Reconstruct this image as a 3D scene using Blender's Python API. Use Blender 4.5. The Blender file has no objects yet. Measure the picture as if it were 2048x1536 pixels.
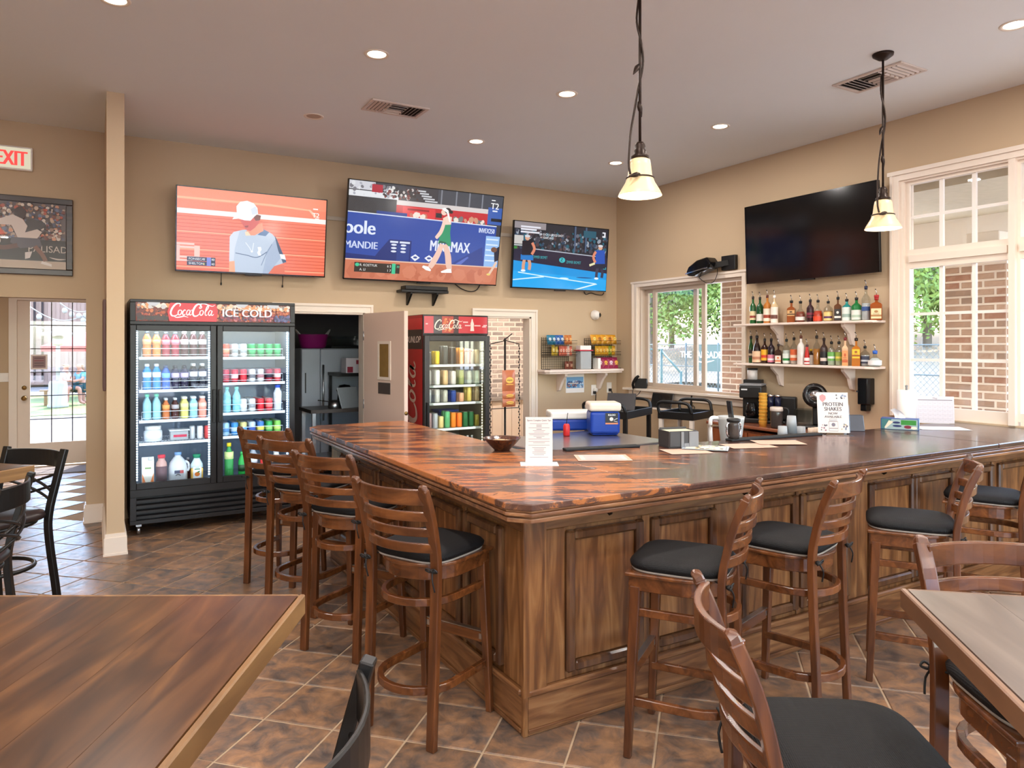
import bpy, bmesh, math, random
from mathutils import Vector, Matrix
random.seed(7)
scene = bpy.context.scene
col = scene.collection
R = math.radians

# ------------------------------------------------------------------ camera, world, sun, exposure
F_PX, CX, YH, CAM_H = 1446.0, 1024.0, 688.0, 1.66          # 2048 x 1536 frame
cam_data = bpy.data.cameras.new('camera')
cam_data.sensor_width = 36.0
cam_data.lens = 36.0 * F_PX / 2048.0
cam_data.shift_y = -(768.0 - YH) / 2048.0
cam_data.clip_start = 0.05
cam_data.clip_end = 300
cam = bpy.data.objects.new('camera', cam_data)
cam.location = (0, 0, CAM_H)
cam.rotation_euler = (R(90), 0, R(-30))
col.objects.link(cam)
scene.camera = cam

world = bpy.data.worlds.new('sky')
scene.world = world
world.use_nodes = True
wn = world.node_tree
sky = wn.nodes.new('ShaderNodeTexSky')
sky.sky_type = 'NISHITA'
sky.sun_disc = False
sky.sun_elevation = R(52)
sky.sun_rotation = R(40)
wn.nodes['Background'].inputs[1].default_value = 1.7
wn.links.new(sky.outputs[0], wn.nodes['Background'].inputs[0])

sun_data = bpy.data.lights.new('sun', 'SUN')
sun_data.energy = 7.5
sun_data.angle = R(0.6)
sun_data.color = (1.0, 0.95, 0.88)
sun = bpy.data.objects.new('sun', sun_data)
sun.rotation_euler = (R(40), 0, R(-205))
sun.location = (4, 20, 12)
col.objects.link(sun)

vs = scene.view_settings
vs.view_transform = 'Standard'
vs.look = 'None'
vs.gamma = 1.0
vs.use_curve_mapping = False
vs.exposure = 0.52
cy = scene.cycles
cy.use_denoising = True
cy.max_bounces = 12
cy.diffuse_bounces = 7
cy.glossy_bounces = 4
cy.transmission_bounces = 6
cy.transparent_max_bounces = 24
cy.caustics_reflective = False
cy.caustics_refractive = False
cy.sample_clamp_indirect = 6.0

WARM = (1.0, 0.94, 0.88)
CAN_POWER = 13.5

# ------------------------------------------------------------------ pixels of the photograph to points of the room
C30, S30 = math.cos(R(30)), 0.5
def ray(u, v):
    a, b = (u - CX) / F_PX, (YH - v) / F_PX
    return (S30 + a * C30, C30 - a * S30, b)
def PX(u, v, X=None, Y=None, Z=None):
    d = ray(u, v)
    t = X / d[0] if X is not None else (Y / d[1] if Y is not None else (Z - CAM_H) / d[2])
    return Vector((d[0] * t, d[1] * t, CAM_H + d[2] * t))
def proj(x, y, z):
    zz = S30 * x + C30 * y
    return (CX + F_PX * (C30 * x - S30 * y) / zz, YH - F_PX * (z - CAM_H) / zz) if zz > 0.01 else (1e6, 1e6)

# ------------------------------------------------------------------ helpers
def S(r, g, b, a=1.0):
    f = lambda c: (c / 255 / 12.92) if c / 255 <= 0.04045 else ((c / 255 + 0.055) / 1.055) ** 2.4
    return (f(r), f(g), f(b), a)

class MB:
    """collects geometry for ONE mesh object"""
    def __init__(s): s.v = []; s.f = []; s.m = []; s.sm = []
    def add(s, vs_, fs, mi=0, sm=False):
        o = len(s.v); s.v += [tuple(q) for q in vs_]
        for f in fs: s.f.append([i + o for i in f]); s.m.append(mi); s.sm.append(sm)
        return s
    def box(s, x0, x1, y0, y1, z0, z1, mi=0, M=None):
        p = [Vector((x, y, z)) for z in (z0, z1) for y in (y0, y1) for x in (x0, x1)]
        if M: p = [M @ q for q in p]
        return s.add(p, [(0, 2, 3, 1), (4, 5, 7, 6), (0, 1, 5, 4), (2, 6, 7, 3), (0, 4, 6, 2), (1, 3, 7, 5)], mi)
    def prism(s, pts, z0, z1, mi=0, M=None, sm=False):
        n = len(pts)
        p = [Vector((a, b, z)) for z in (z0, z1) for a, b in pts]
        if M: p = [M @ q for q in p]
        s.add(p, [tuple(reversed(range(n))), tuple(range(n, 2 * n))], mi)
        o = len(s.v) - 2 * n
        for i in range(n):
            j = (i + 1) % n
            s.f.append([o + i, o + j, o + n + j, o + n + i]); s.m.append(mi); s.sm.append(sm)
        return s
    def lathe(s, prof, n=16, c=(0, 0, 0), mi=0, sm=True, M=None, sx=1, sy=1, a0=0, a1=360):
        full = abs(a1 - a0) >= 360
        k = n if full else n + 1
        p = []
        for r, z in prof:
            for i in range(k):
                a = R(a0 + (a1 - a0) * i / n)
                p.append(Vector((c[0] + r * math.cos(a) * sx, c[1] + r * math.sin(a) * sy, c[2] + z)))
        if M: p = [M @ q for q in p]
        fs = []
        for j in range(len(prof) - 1):
            for i in range(n):
                i2 = (i + 1) % k
                fs.append((j * k + i, j * k + i2, (j + 1) * k + i2, (j + 1) * k + i))
        s.add(p, fs, mi, sm)
        if full:
            o = len(s.v) - len(p)
            if prof[0][0] > 1e-4: s.f.append([o + i for i in reversed(range(k))]); s.m.append(mi); s.sm.append(False)
            if prof[-1][0] > 1e-4: s.f.append([o + (len(prof) - 1) * k + i for i in range(k)]); s.m.append(mi); s.sm.append(False)
        return s
    def sweep(s, pts, prof, closed=False, mi=0, sm=True, up=(0, 0, 1), scale=None):
        """prof = list of (side, up) offsets swept along pts"""
        pts = [Vector(q) for q in pts]; n = len(pts); k = len(prof); up = Vector(up); p = []
        for i, q in enumerate(pts):
            if closed: t = pts[(i + 1) % n] - pts[i - 1]
            else: t = pts[min(i + 1, n - 1)] - pts[max(i - 1, 0)]
            t.normalize()
            side = t.cross(up)
            if side.length < 1e-3: side = t.cross(Vector((0, 1, 0.01)))
            side.normalize(); u2 = side.cross(t)
            sc = scale[i] if scale else 1
            p += [q + side * (a * sc) + u2 * (b * sc) for a, b in prof]
        fs = []
        for i in range(n if closed else n - 1):
            i2 = (i + 1) % n
            for j in range(k):
                j2 = (j + 1) % k
                fs.append((i * k + j, i * k + j2, i2 * k + j2, i2 * k + j))
        if not closed: fs += [tuple(reversed(range(k))), tuple((n - 1) * k + j for j in range(k))]
        return s.add(p, fs, mi, sm)
    def tube(s, pts, r, n=8, closed=False, mi=0, scale=None):
        return s.sweep(pts, [(r * math.cos(2 * math.pi * i / n), r * math.sin(2 * math.pi * i / n)) for i in range(n)], closed, mi, True, scale=scale)
    def bar(s, a, b, w, h, mi=0, w2=None, h2=None, up=(0, 0, 1)):
        """straight bar of rectangular section, may taper"""
        a, b = Vector(a), Vector(b); t = (b - a).normalized(); up = Vector(up)
        side = t.cross(up)
        if side.length < 1e-3: side = Vector((1, 0, 0))
        side.normalize(); u2 = side.cross(t); p = []
        for q, ww, hh in ((a, w, h), (b, w2 or w, h2 or h)):
            p += [q + side * (sx * ww / 2) + u2 * (sy * hh / 2) for sx, sy in ((-1, -1), (1, -1), (1, 1), (-1, 1))]
        return s.add(p, [(3, 2, 1, 0), (4, 5, 6, 7), (0, 1, 5, 4), (1, 2, 6, 5), (2, 3, 7, 6), (3, 0, 4, 7)], mi)
    def grid(s, fn, nu, nv, mi=0, sm=True):
        p = [fn(i / nu, j / nv) for j in range(nv + 1) for i in range(nu + 1)]
        return s.add(p, [(j * (nu + 1) + i, j * (nu + 1) + i + 1, (j + 1) * (nu + 1) + i + 1, (j + 1) * (nu + 1) + i) for j in range(nv) for i in range(nu)], mi, sm)
    def ball(s, c, rx, ry, rz, n=12, m=8, mi=0):
        return s.lathe([(math.sin(math.pi * j / m) if 0 < j < m else 0.0001, -rz * math.cos(math.pi * j / m)) for j in range(m + 1)], n, c, mi, True, sx=rx, sy=ry)
    def mesh(s, name, mats):
        me = bpy.data.meshes.new(name)
        me.from_pydata(s.v, [], s.f)
        for m in (mats if isinstance(mats, (list, tuple)) else [mats]): me.materials.append(m)
        me.polygons.foreach_set('material_index', s.m)
        me.polygons.foreach_set('use_smooth', s.sm)
        me.update()
        return me
    def build(s, name, mats, parent=None, loc=None, rot=None, bevel=0, seg=1):
        return put(name, s.mesh(name, mats), parent, loc, rot, bevel, seg)

def put(name, me, parent=None, loc=None, rot=None, bevel=0, seg=1):
    o = bpy.data.objects.new(name, me); col.objects.link(o)
    if parent is not None: o.parent = parent
    if loc is not None: o.location = loc
    if rot is not None: o.rotation_euler = rot
    if bevel:
        m = o.modifiers.new('bevel', 'BEVEL'); m.width = bevel; m.segments = seg; m.limit_method = 'ANGLE'; m.angle_limit = R(40)
    return o
def box(x0, x1, y0, y1, z0, z1): return MB().box(x0, x1, y0, y1, z0, z1)
def tag(o, label, cat, group=None):
    o['label'] = label; o['category'] = cat
    if group: o['group'] = group
    return o
def thing(name, label, cat, loc=(0, 0, 0), rz=0, group=None):
    o = bpy.data.objects.new(name, None); col.objects.link(o); o.empty_display_size = 0.1
    o.location = loc; o.rotation_euler = (0, 0, rz)
    return tag(o, label, cat, group)
def struct(o): o['kind'] = 'structure'; return o
def stuff(o): o['kind'] = 'stuff'; return o
def copy_tree(o, parent=None):
    c = o.copy(); col.objects.link(c); c.parent = parent
    for ch in list(o.children): copy_tree(ch, c)
    return c
def dup(root, loc, rz=0, label=None, group=None):
    c = copy_tree(root); c.location = loc; c.rotation_euler = (0, 0, rz)
    if label: c['label'] = label
    if group: c['group'] = group
    return c
def spline(pts, n=6, closed=False):
    """Catmull-Rom through pts"""
    P = [Vector(q) for q in pts]; out = []; N = len(P)
    for i in range(N if closed else N - 1):
        g = lambda k: P[k % N] if closed else P[max(0, min(N - 1, k))]
        a, b, c, d = g(i - 1), g(i), g(i + 1), g(i + 2)
        for j in range(n):
            t = j / n
            out.append(0.5 * ((2 * b) + (c - a) * t + (2 * a - 5 * b + 4 * c - d) * t * t + (3 * b - a - 3 * c + d) * t ** 3))
    if not closed: out.append(P[-1])
    return out

# ------------------------------------------------------------------ materials
MATS = {}
def nd(nt, kind, **kw):
    n = nt.nodes.new(kind)
    for k, v in kw.items():
        if hasattr(n, k): setattr(n, k, v)
        else: n.inputs[k.replace('_', ' ')].default_value = v
    return n
def base_mat(name):
    m = bpy.data.materials.new(name); m.use_nodes = True; nt = m.node_tree
    return m, nt, nt.nodes['Principled BSDF']
def plain(name, c, rough=0.5, metal=0.0, var=0.06, scale=6.0, bump=0.0, bscale=60.0, emit=0.0, trans=0.0, ior=1.45, coat=0.0, spec=None):
    """solid colour with slight procedural variation (and optional relief)"""
    if name in MATS: return MATS[name]
    m, nt, b = base_mat(name)
    c = S(*c)
    if var > 0:
        tc = nd(nt, 'ShaderNodeTexCoord'); nz = nd(nt, 'ShaderNodeTexNoise'); nz.inputs['Scale'].default_value = scale; nz.inputs['Detail'].default_value = 3
        nt.links.new(tc.outputs['Object'], nz.inputs['Vector'])
        mx = nd(nt, 'ShaderNodeMix', data_type='RGBA')
        mx.inputs[6].default_value = tuple(q * (1 - var) for q in c[:3]) + (1,)
        mx.inputs[7].default_value = tuple(min(1, q * (1 + var)) for q in c[:3]) + (1,)
        nt.links.new(nz.outputs['Fac'], mx.inputs[0]); nt.links.new(mx.outputs[2], b.inputs['Base Color'])
    else: b.inputs['Base Color'].default_value = c
    b.inputs['Roughness'].default_value = rough; b.inputs['Metallic'].default_value = metal
    b.inputs['Transmission Weight'].default_value = trans; b.inputs['IOR'].default_value = ior
    b.inputs['Coat Weight'].default_value = coat
    if spec is not None: b.inputs['Specular IOR Level'].default_value = spec
    if emit: b.inputs['Emission Color'].default_value = c; b.inputs['Emission Strength'].default_value = emit
    if bump:
        tc = nd(nt, 'ShaderNodeTexCoord'); nz = nd(nt, 'ShaderNodeTexNoise'); nz.inputs['Scale'].default_value = bscale
        nt.links.new(tc.outputs['Object'], nz.inputs['Vector'])
        bp = nd(nt, 'ShaderNodeBump'); bp.inputs['Strength'].default_value = bump; bp.inputs['Distance'].default_value = 0.004
        nt.links.new(nz.outputs['Fac'], bp.inputs['Height']); nt.links.new(bp.outputs[0], b.inputs['Normal'])
    MATS[name] = m
    return m
def ramp(nt, stops):
    r = nd(nt, 'ShaderNodeValToRGB'); e = r.color_ramp.elements
    while len(e) < len(stops): e.new(0.5)
    for el, (p, c) in zip(e, stops): el.position = p; el.color = S(*c)
    return r
def wood(name, stops, axis='x', scale=1.0, rough=0.35, stretch=12.0, coat=0.2, bump=0.15, coord='Object', detail=6, dist=1.2, rnd=True):
    if name in MATS: return MATS[name]
    m, nt, b = base_mat(name)
    tc = nd(nt, 'ShaderNodeTexCoord'); mp = nd(nt, 'ShaderNodeMapping')
    sc = {'x': (1, stretch, stretch), 'y': (stretch, 1, stretch), 'z': (stretch, stretch, 1)}[axis]
    mp.inputs['Scale'].default_value = tuple(q * scale for q in sc)
    nt.links.new(tc.outputs[coord], mp.inputs['Vector'])
    if rnd:
        oi = nd(nt, 'ShaderNodeObjectInfo'); vm = nd(nt, 'ShaderNodeVectorMath', operation='SCALE'); vm.inputs[0].default_value = (37, 19, 53)
        nt.links.new(oi.outputs['Random'], vm.inputs['Scale']); nt.links.new(vm.outputs[0], mp.inputs['Location'])
    nz = nd(nt, 'ShaderNodeTexNoise'); nz.inputs['Scale'].default_value = 1.0; nz.inputs['Detail'].default_value = detail; nz.inputs['Distortion'].default_value = dist
    nt.links.new(mp.outputs[0], nz.inputs['Vector'])
    r = ramp(nt, stops); nt.links.new(nz.outputs['Fac'], r.inputs[0]); nt.links.new(r.outputs[0], b.inputs['Base Color'])
    b.inputs['Roughness'].default_value = rough; b.inputs['Coat Weight'].default_value = coat; b.inputs['Coat Roughness'].default_value = 0.15
    if bump:
        bp = nd(nt, 'ShaderNodeBump'); bp.inputs['Strength'].default_value = bump; bp.inputs['Distance'].default_value = 0.002
        nt.links.new(nz.outputs['Fac'], bp.inputs['Height']); nt.links.new(bp.outputs[0], b.inputs['Normal'])
    MATS[name] = m
    return m
def glass(name, tint=(255, 255, 255), refl=1.0):
    """thin pane: clear with a Fresnel reflection, lets light straight through"""
    if name in MATS: return MATS[name]
    m = bpy.data.materials.new(name); m.use_nodes = True; nt = m.node_tree; nt.nodes.clear()
    out = nd(nt, 'ShaderNodeOutputMaterial'); mx = nd(nt, 'ShaderNodeMixShader'); t = nd(nt, 'ShaderNodeBsdfTransparent'); g = nd(nt, 'ShaderNodeBsdfGlossy'); fr = nd(nt, 'ShaderNodeLayerWeight')
    fr.inputs['Blend'].default_value = 0.5
    t.inputs[0].default_value = S(*tint); g.inputs['Roughness'].default_value = 0.02
    pw = nd(nt, 'ShaderNodeMath', operation='POWER'); pw.inputs[1].default_value = 5.0
    ml = nd(nt, 'ShaderNodeMath', operation='MULTIPLY_ADD'); ml.inputs[1].default_value = 0.9; ml.inputs[2].default_value = 0.045 * refl
    ml.use_clamp = True
    nt.links.new(fr.outputs['Facing'], pw.inputs[0]); nt.links.new(pw.outputs[0], ml.inputs[0]); nt.links.new(ml.outputs[0], mx.inputs[0])
    nt.links.new(t.outputs[0], mx.inputs[1]); nt.links.new(g.outputs[0], mx.inputs[2]); nt.links.new(mx.outputs[0], out.inputs[0])
    MATS[name] = m
    return m
def emit(name, c, strength):
    if name in MATS: return MATS[name]
    m = bpy.data.materials.new(name); m.use_nodes = True; nt = m.node_tree; nt.nodes.clear()
    out = nd(nt, 'ShaderNodeOutputMaterial'); e = nd(nt, 'ShaderNodeEmission'); e.inputs[0].default_value = S(*c); e.inputs[1].default_value = strength
    nt.links.new(e.outputs[0], out.inputs[0]); MATS[name] = m
    return m

M_wall = plain('tan_wall_paint', (194, 170, 140), 0.7, var=0.03, scale=2, bump=0.05, bscale=180)
M_ceil = plain('ceiling_paint', (234, 238, 240), 0.85, var=0.02, scale=1.5)
M_trim = plain('cream_trim_paint', (232, 218, 203), 0.4, var=0.02)
M_white = plain('white_paint', (238, 232, 225), 0.45, var=0.02)
M_black = plain('black_plastic', (22, 21, 21), 0.4, var=0.1)
M_blackgloss = plain('black_gloss', (14, 13, 14), 0.12, var=0.0)
M_blackmetal = plain('black_powder_coat', (30, 28, 27), 0.32, metal=0.3, var=0.1)
M_bronze = plain('oil_rubbed_bronze', (48, 36, 30), 0.4, metal=0.6, var=0.2)
M_steel = plain('brushed_steel', (190, 192, 195), 0.28, metal=1.0, var=0.08, scale=20)
M_chrome = plain('chrome', (225, 225, 228), 0.1, metal=1.0, var=0.0)
M_brass = plain('aged_brass', (150, 118, 70), 0.3, metal=0.9, var=0.15)
M_grey = plain('grey_plastic', (120, 120, 122), 0.5)
M_paper = plain('white_paper', (236, 228, 222), 0.7, var=0.02)
M_glass = glass('window_glass')
M_clear = glass('clear_plastic', (232, 236, 238), 1.6)
M_frost = plain('frosted_plastic', (225, 228, 230), 0.4, trans=0.55, var=0.03)
M_grout = plain('tile_grout', (182, 158, 130), 0.9, var=0.12, scale=12)
M_rubber = plain('black_rubber', (26, 26, 27), 0.7, bump=0.2, bscale=200)
M_brickmortar = plain('brick_mortar', (232, 222, 212), 0.95, var=0.08, scale=20, bump=0.4, bscale=90)

def tile_mat():
    m, nt, b = base_mat('slate_look_tile')
    tc = nd(nt, 'ShaderNodeTexCoord'); oi = nd(nt, 'ShaderNodeObjectInfo'); vm = nd(nt, 'ShaderNodeVectorMath', operation='SCALE'); vm.inputs[0].default_value = (41, 23, 11)
    ad = nd(nt, 'ShaderNodeVectorMath', operation='ADD')
    nt.links.new(oi.outputs['Random'], vm.inputs['Scale']); nt.links.new(tc.outputs['Object'], ad.inputs[0]); nt.links.new(vm.outputs[0], ad.inputs[1])
    n1 = nd(nt, 'ShaderNodeTexNoise'); n1.inputs['Scale'].default_value = 8; n1.inputs['Detail'].default_value = 9; n1.inputs['Roughness'].default_value = 0.65; n1.inputs['Distortion'].default_value = .7
    n2 = nd(nt, 'ShaderNodeTexNoise'); n2.inputs['Scale'].default_value = 26; n2.inputs['Detail'].default_value = 5
    nt.links.new(ad.outputs[0], n1.inputs['Vector']); nt.links.new(ad.outputs[0], n2.inputs['Vector'])
    r1 = ramp(nt, [(0.28, (70, 64, 64)), (0.42, (108, 90, 78)), (0.55, (142, 108, 82)), (0.72, (168, 126, 90))])
    nt.links.new(n1.outputs['Fac'], r1.inputs[0])
    mx = nd(nt, 'ShaderNodeMix', data_type='RGBA', blend_type='OVERLAY'); mx.inputs[0].default_value = 0.35
    nt.links.new(r1.outputs[0], mx.inputs[6]); nt.links.new(n2.outputs['Fac'], mx.inputs[7])
    hs = nd(nt, 'ShaderNodeHueSaturation'); mr = nd(nt, 'ShaderNodeMapRange'); mr.inputs[3].default_value = 0.82; mr.inputs[4].default_value = 1.15
    nt.links.new(oi.outputs['Random'], mr.inputs[0]); nt.links.new(mr.outputs[0], hs.inputs['Value']); nt.links.new(mx.outputs[2], hs.inputs['Color'])
    nt.links.new(hs.outputs[0], b.inputs['Base Color'])
    r2 = nd(nt, 'ShaderNodeMapRange'); r2.inputs[3].default_value = 0.22; r2.inputs[4].default_value = 0.5
    nt.links.new(n2.outputs['Fac'], r2.inputs[0]); nt.links.new(r2.outputs[0], b.inputs['Roughness'])
    bp = nd(nt, 'ShaderNodeBump'); bp.inputs['Strength'].default_value = 0.35; bp.inputs['Distance'].default_value = 0.006
    nt.links.new(n1.outputs['Fac'], bp.inputs['Height']); nt.links.new(bp.outputs[0], b.inputs['Normal'])
    return m
M_tile = tile_mat()
def brick_mat(name, stops):
    m, nt, b = base_mat(name)
    oi = nd(nt, 'ShaderNodeObjectInfo'); tc = nd(nt, 'ShaderNodeTexCoord'); nz = nd(nt, 'ShaderNodeTexNoise'); nz.inputs['Scale'].default_value = 25; nz.inputs['Detail'].default_value = 4
    nt.links.new(tc.outputs['Object'], nz.inputs['Vector'])
    ma = nd(nt, 'ShaderNodeMath', operation='MULTIPLY_ADD'); ma.inputs[1].default_value = 0.5; ma.inputs[2].default_value = -0.25
    nt.links.new(nz.outputs['Fac'], ma.inputs[0])
    m2 = nd(nt, 'ShaderNodeMath', operation='ADD'); nt.links.new(ma.outputs[0], m2.inputs[0]); nt.links.new(oi.outputs['Random'], m2.inputs[1])
    r = ramp(nt, stops); nt.links.new(m2.outputs[0], r.inputs[0]); nt.links.new(r.outputs[0], b.inputs['Base Color'])
    b.inputs['Roughness'].default_value = 0.9
    bp = nd(nt, 'ShaderNodeBump'); bp.inputs['Strength'].default_value = 0.6; bp.inputs['Distance'].default_value = 0.005
    nt.links.new(nz.outputs['Fac'], bp.inputs['Height']); nt.links.new(bp.outputs[0], b.inputs['Normal'])
    return m
M_brick = brick_mat('tumbled_brick', [(0.0, (150, 128, 116)), (0.35, (172, 142, 124)), (0.7, (188, 160, 142)), (1.0, (160, 118, 100))])
M_brickwhite = brick_mat('whitewashed_brick', [(0.0, (150, 140, 136)), (0.4, (186, 172, 164)), (0.75, (212, 200, 192)), (1.0, (170, 152, 142))])

# ================================================================== THE SHELL
XB, YA, ZC = 6.128, 7.78, 3.64          # right wall, back wall, ceiling
XL, YF = -5.0, -5.0

def pierced(u0, u1, z0, z1, openings, mk):
    """wall slab with rectangular openings: mk(mb, u0, u1, z0, z1) adds one block"""
    mb = MB(); us = sorted({u0, u1, *[q for o in openings for q in o[:2] if u0 < q < u1]})
    for a, b in zip(us, us[1:]):
        c = (a + b) / 2; ops = sorted([(o[2], o[3]) for o in openings if o[0] < c < o[1]]); z = z0
        for p, q in ops:
            if p > z + 1e-4: mk(mb, a, b, z, p)
            z = max(z, q)
        if z < z1 - 1e-4: mk(mb, a, b, z, z1)
    return mb

# ---- floor: slab of grout and the diagonal tiles
floor = struct(box(XL - .2, XB + .15, YF - .2, 12.0, -0.12, -0.004).build('floor', M_grout))
PITCH, U0, V0 = 0.3382, -0.20, 2.808
def tile_mesh(k):
    h, b, mb, rr = (PITCH - .009) / 2, .004, MB(), random.Random(k)
    pr = [(-h, -h), (h, -h), (h, h), (-h, h)]
    lo = [(x, y, -.010) for x, y in pr]
    mid = [(x, y, -.003) for x, y in pr]
    up = [(x * (1 - b / h), y * (1 - b / h), 0.0) for x, y in pr]
    mb.add(lo + mid + up, [(0, 1, 5, 4), (1, 2, 6, 5), (2, 3, 7, 6), (3, 0, 4, 7), (4, 5, 9, 8), (5, 6, 10, 9), (6, 7, 11, 10), (7, 4, 8, 11), (8, 9, 10, 11)])
    return mb
tmesh = tile_mesh(0).mesh('tile', M_tile)
cells = []
for i in range(-40, 40):
    for j in range(-30, 50):
        u, v = U0 + (i + .5) * PITCH, V0 + (j + .5) * PITCH
        x, y = (u + v) / 2 ** .5, (v - u) / 2 ** .5
        if not (XL + .1 < x < XB - .1 and YF + .1 < y < 11.6): continue
        if y > YA - .2 and not (-1.8 < x < -.25 or y < YA): continue
        px, py = proj(x, y, 0)
        inview = -120 < px < 2170 and 900 < py < 1640
        hidden = (x > 1.75 and y > 2.75) or (y < 3.4 and px < 560 and py > 1230 and x < .25)
        cells.append((0 if (inview and not hidden) else 1, x * x + y * y, x, y))
cells.sort()
rest = MB()
for k, (far, d, x, y) in enumerate(cells):
    if k < 300:
        put('tile', tmesh, floor, (x, y, 0), (0, 0, R(45 + 90 * random.randrange(4))))
    else:
        h = (PITCH - .007) / 2 * 2 ** .5
        rest.add([(x - h, y, 0), (x, y - h, 0), (x + h, y, 0), (x, y + h, 0)], [(0, 1, 2, 3)])
stuff(rest.build('tile_field', M_tile, floor))

struct(box(XL - .2, XB + .15, YF - .2, YA + .15, ZC, ZC + .12).build('ceiling', M_ceil))

# ---- back wall with entry opening, store room door, cased opening
A_OPEN = [(-1.7, -.069, -1, 2.077), (1.69, 2.60, -1, 2.004), (4.02, 4.76, -1, 2.0)]
wall_back = struct(pierced(XL - .2, XB + .15, 0, ZC, A_OPEN, lambda m, a, b, p, q: m.box(a, b, YA, YA + .15, p, q)).build('wall_back', M_wall))
W2 = [(2.943, 3.728), (2.070, 2.855), (1.197, 1.982)]
B_OPEN = [(5.575, 7.34, 1.09, 2.40), (1.12, 3.80, 1.03, 3.09), (-3.9, -.6, 0.95, 3.09)]
wall_right = struct(pierced(YF - .2, YA, 0, ZC, B_OPEN, lambda m, a, b, p, q: m.box(XB, XB + .15, a, b, p, q)).build('wall_right', M_wall))
wall_left = struct(box(XL - .15, XL, YF, YA, 0, ZC).build('wall_left', M_wall))
F_OPEN = [(-4.5, -.2, .35, 3.0), (.5, 5.5, .35, 3.0)]  # openings for the added front windows, oversized to let in more daylight
wall_front = struct(pierced(XL - .2, XB + .15, 0, ZC, F_OPEN, lambda m, a, b, p, q: m.box(a, b, YF - .15, YF, p, q)).build('wall_front', M_wall))
# partition stub beside the tall cooler
part_wall = struct(box(.081, .205, 6.49, YA, 0, ZC).build('wall_partition', M_wall))

# baseboards
def baseboard(name, x0, x1, y0, y1, h=.17, t=.018):
    mb = MB().box(x0 - t, x1 + t, y0 - t, y1 + t, 0, h - .03).box(x0 - t * .6, x1 + t * .6, y0 - t * .6, y1 + t * .6, h - .03, h)
    mb.box(x0 - t - .006, x1 + t + .006, y0 - t - .006, y1 + t + .006, 0, .018)
    return struct(mb.build(name, M_trim))
baseboard('baseboard_partition', .081, .205, 6.49, YA - .001)
baseboard('baseboard_back', -.069, .06, YA, YA + .15)
baseboard('baseboard_corner', 4.87, 6.10, YA, YA + .1)

# ---- casings round the two openings in the back wall
def casing(name, x0, x1, zt, w=.09, right=True, left=True):
    mb = MB(); y = YA
    for s, on_ in ((-1, left), (1, right)):
        if not on_: continue
        a = x0 if s < 0 else x1
        mb.box(min(a, a + s * w), max(a, a + s * w), y - .018, y, 0, zt + w)
        mb.box(min(a + s * w * .72, a + s * w), max(a + s * w * .72, a + s * w), y - .03, y - .018, 0, zt + w)
        mb.box(min(a, a + s * .012), max(a, a + s * .012), y - .024, y - .018, 0, zt)
        mb.box(min(a, a - s * .02), max(a, a - s * .02), y - .01, y + .15, 0, zt)
    mb.box(x0, x1, y - .018, y, zt, zt + w).box(x0 - w - .001, x1 + w + .001, y - .031, y - .018, zt + w * .72, zt + w + .001).box(x0, x1, y - .024, y - .018, zt, zt + .012)
    mb.box(x0, x1, y - .01, y + .15, zt - .02, zt)
    return struct(mb.build(name, M_trim))
casing('trim_1', 1.69, 2.60, 2.004)
casing('trim_2', 4.02, 4.76, 2.0)

# ---- windows
def pane(mb_w, parent, x, y0, y1, z0, z1):
    return box(x - .003, x + .003, y0, y1, z0, z1).build('pane', M_glass, parent)
M_sash = plain('taupe_window_frame', (196, 178, 160), 0.45, var=0.03)
w1 = struct(box(XB + .02, XB + .09, 5.575, 7.34, 1.09, 1.115).build('window_1', M_sash))
def part(mb, name, m, parent, **k): return mb.build(name, m, parent, **k)
fr = MB().box(XB + .02, XB + .13, 7.30, 7.34, 1.115, 2.40).box(XB + .02, XB + .13, 5.575, 5.605, 1.115, 2.40).box(XB + .02, XB + .13, 5.605, 7.30, 2.365, 2.40)
part(fr, 'window_frame', M_sash, w1)
for y0, y1, x in ((6.36, 7.30, XB + .105), (6.19, 7.11, XB + .07)):
    f = MB().box(x - .015, x + .015, y0, y0 + .06, 1.115, 2.365).box(x - .015, x + .015, y1 - .06, y1, 1.115, 2.365).box(x - .015, x + .015, y0 + .06, y1 - .06, 1.115, 1.165).box(x - .015, x + .015, y0 + .06, y1 - .06, 2.315, 2.365)
    sh = part(f, 'sash', M_sash, w1); pane(None, sh, x, y0 + .06, y1 - .06, 1.165, 2.315)
t = MB()
t.box(XB - .02, XB, 7.34, 7.43, 1.08, 2.47).box(XB - .02, XB, 5.52, 5.575, 1.08, 2.47).box(XB - .02, XB, 5.575, 7.34, 2.40, 2.47).box(XB - .03, XB - .02, 5.50, 7.45, 2.445, 2.47).box(XB - .03, XB - .02, 7.405, 7.43, 1.08, 2.445)
t.box(XB, XB + .02, 7.325, 7.34, 1.08, 2.40)
part(t, 'casing', M_trim, w1)
part(MB().box(XB - .075, XB + .02, 5.42, 7.56, 1.062, 1.088).box(XB - .018, XB, 5.46, 7.50, .975, 1.062), 'window_sill', M_trim, w1)

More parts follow.
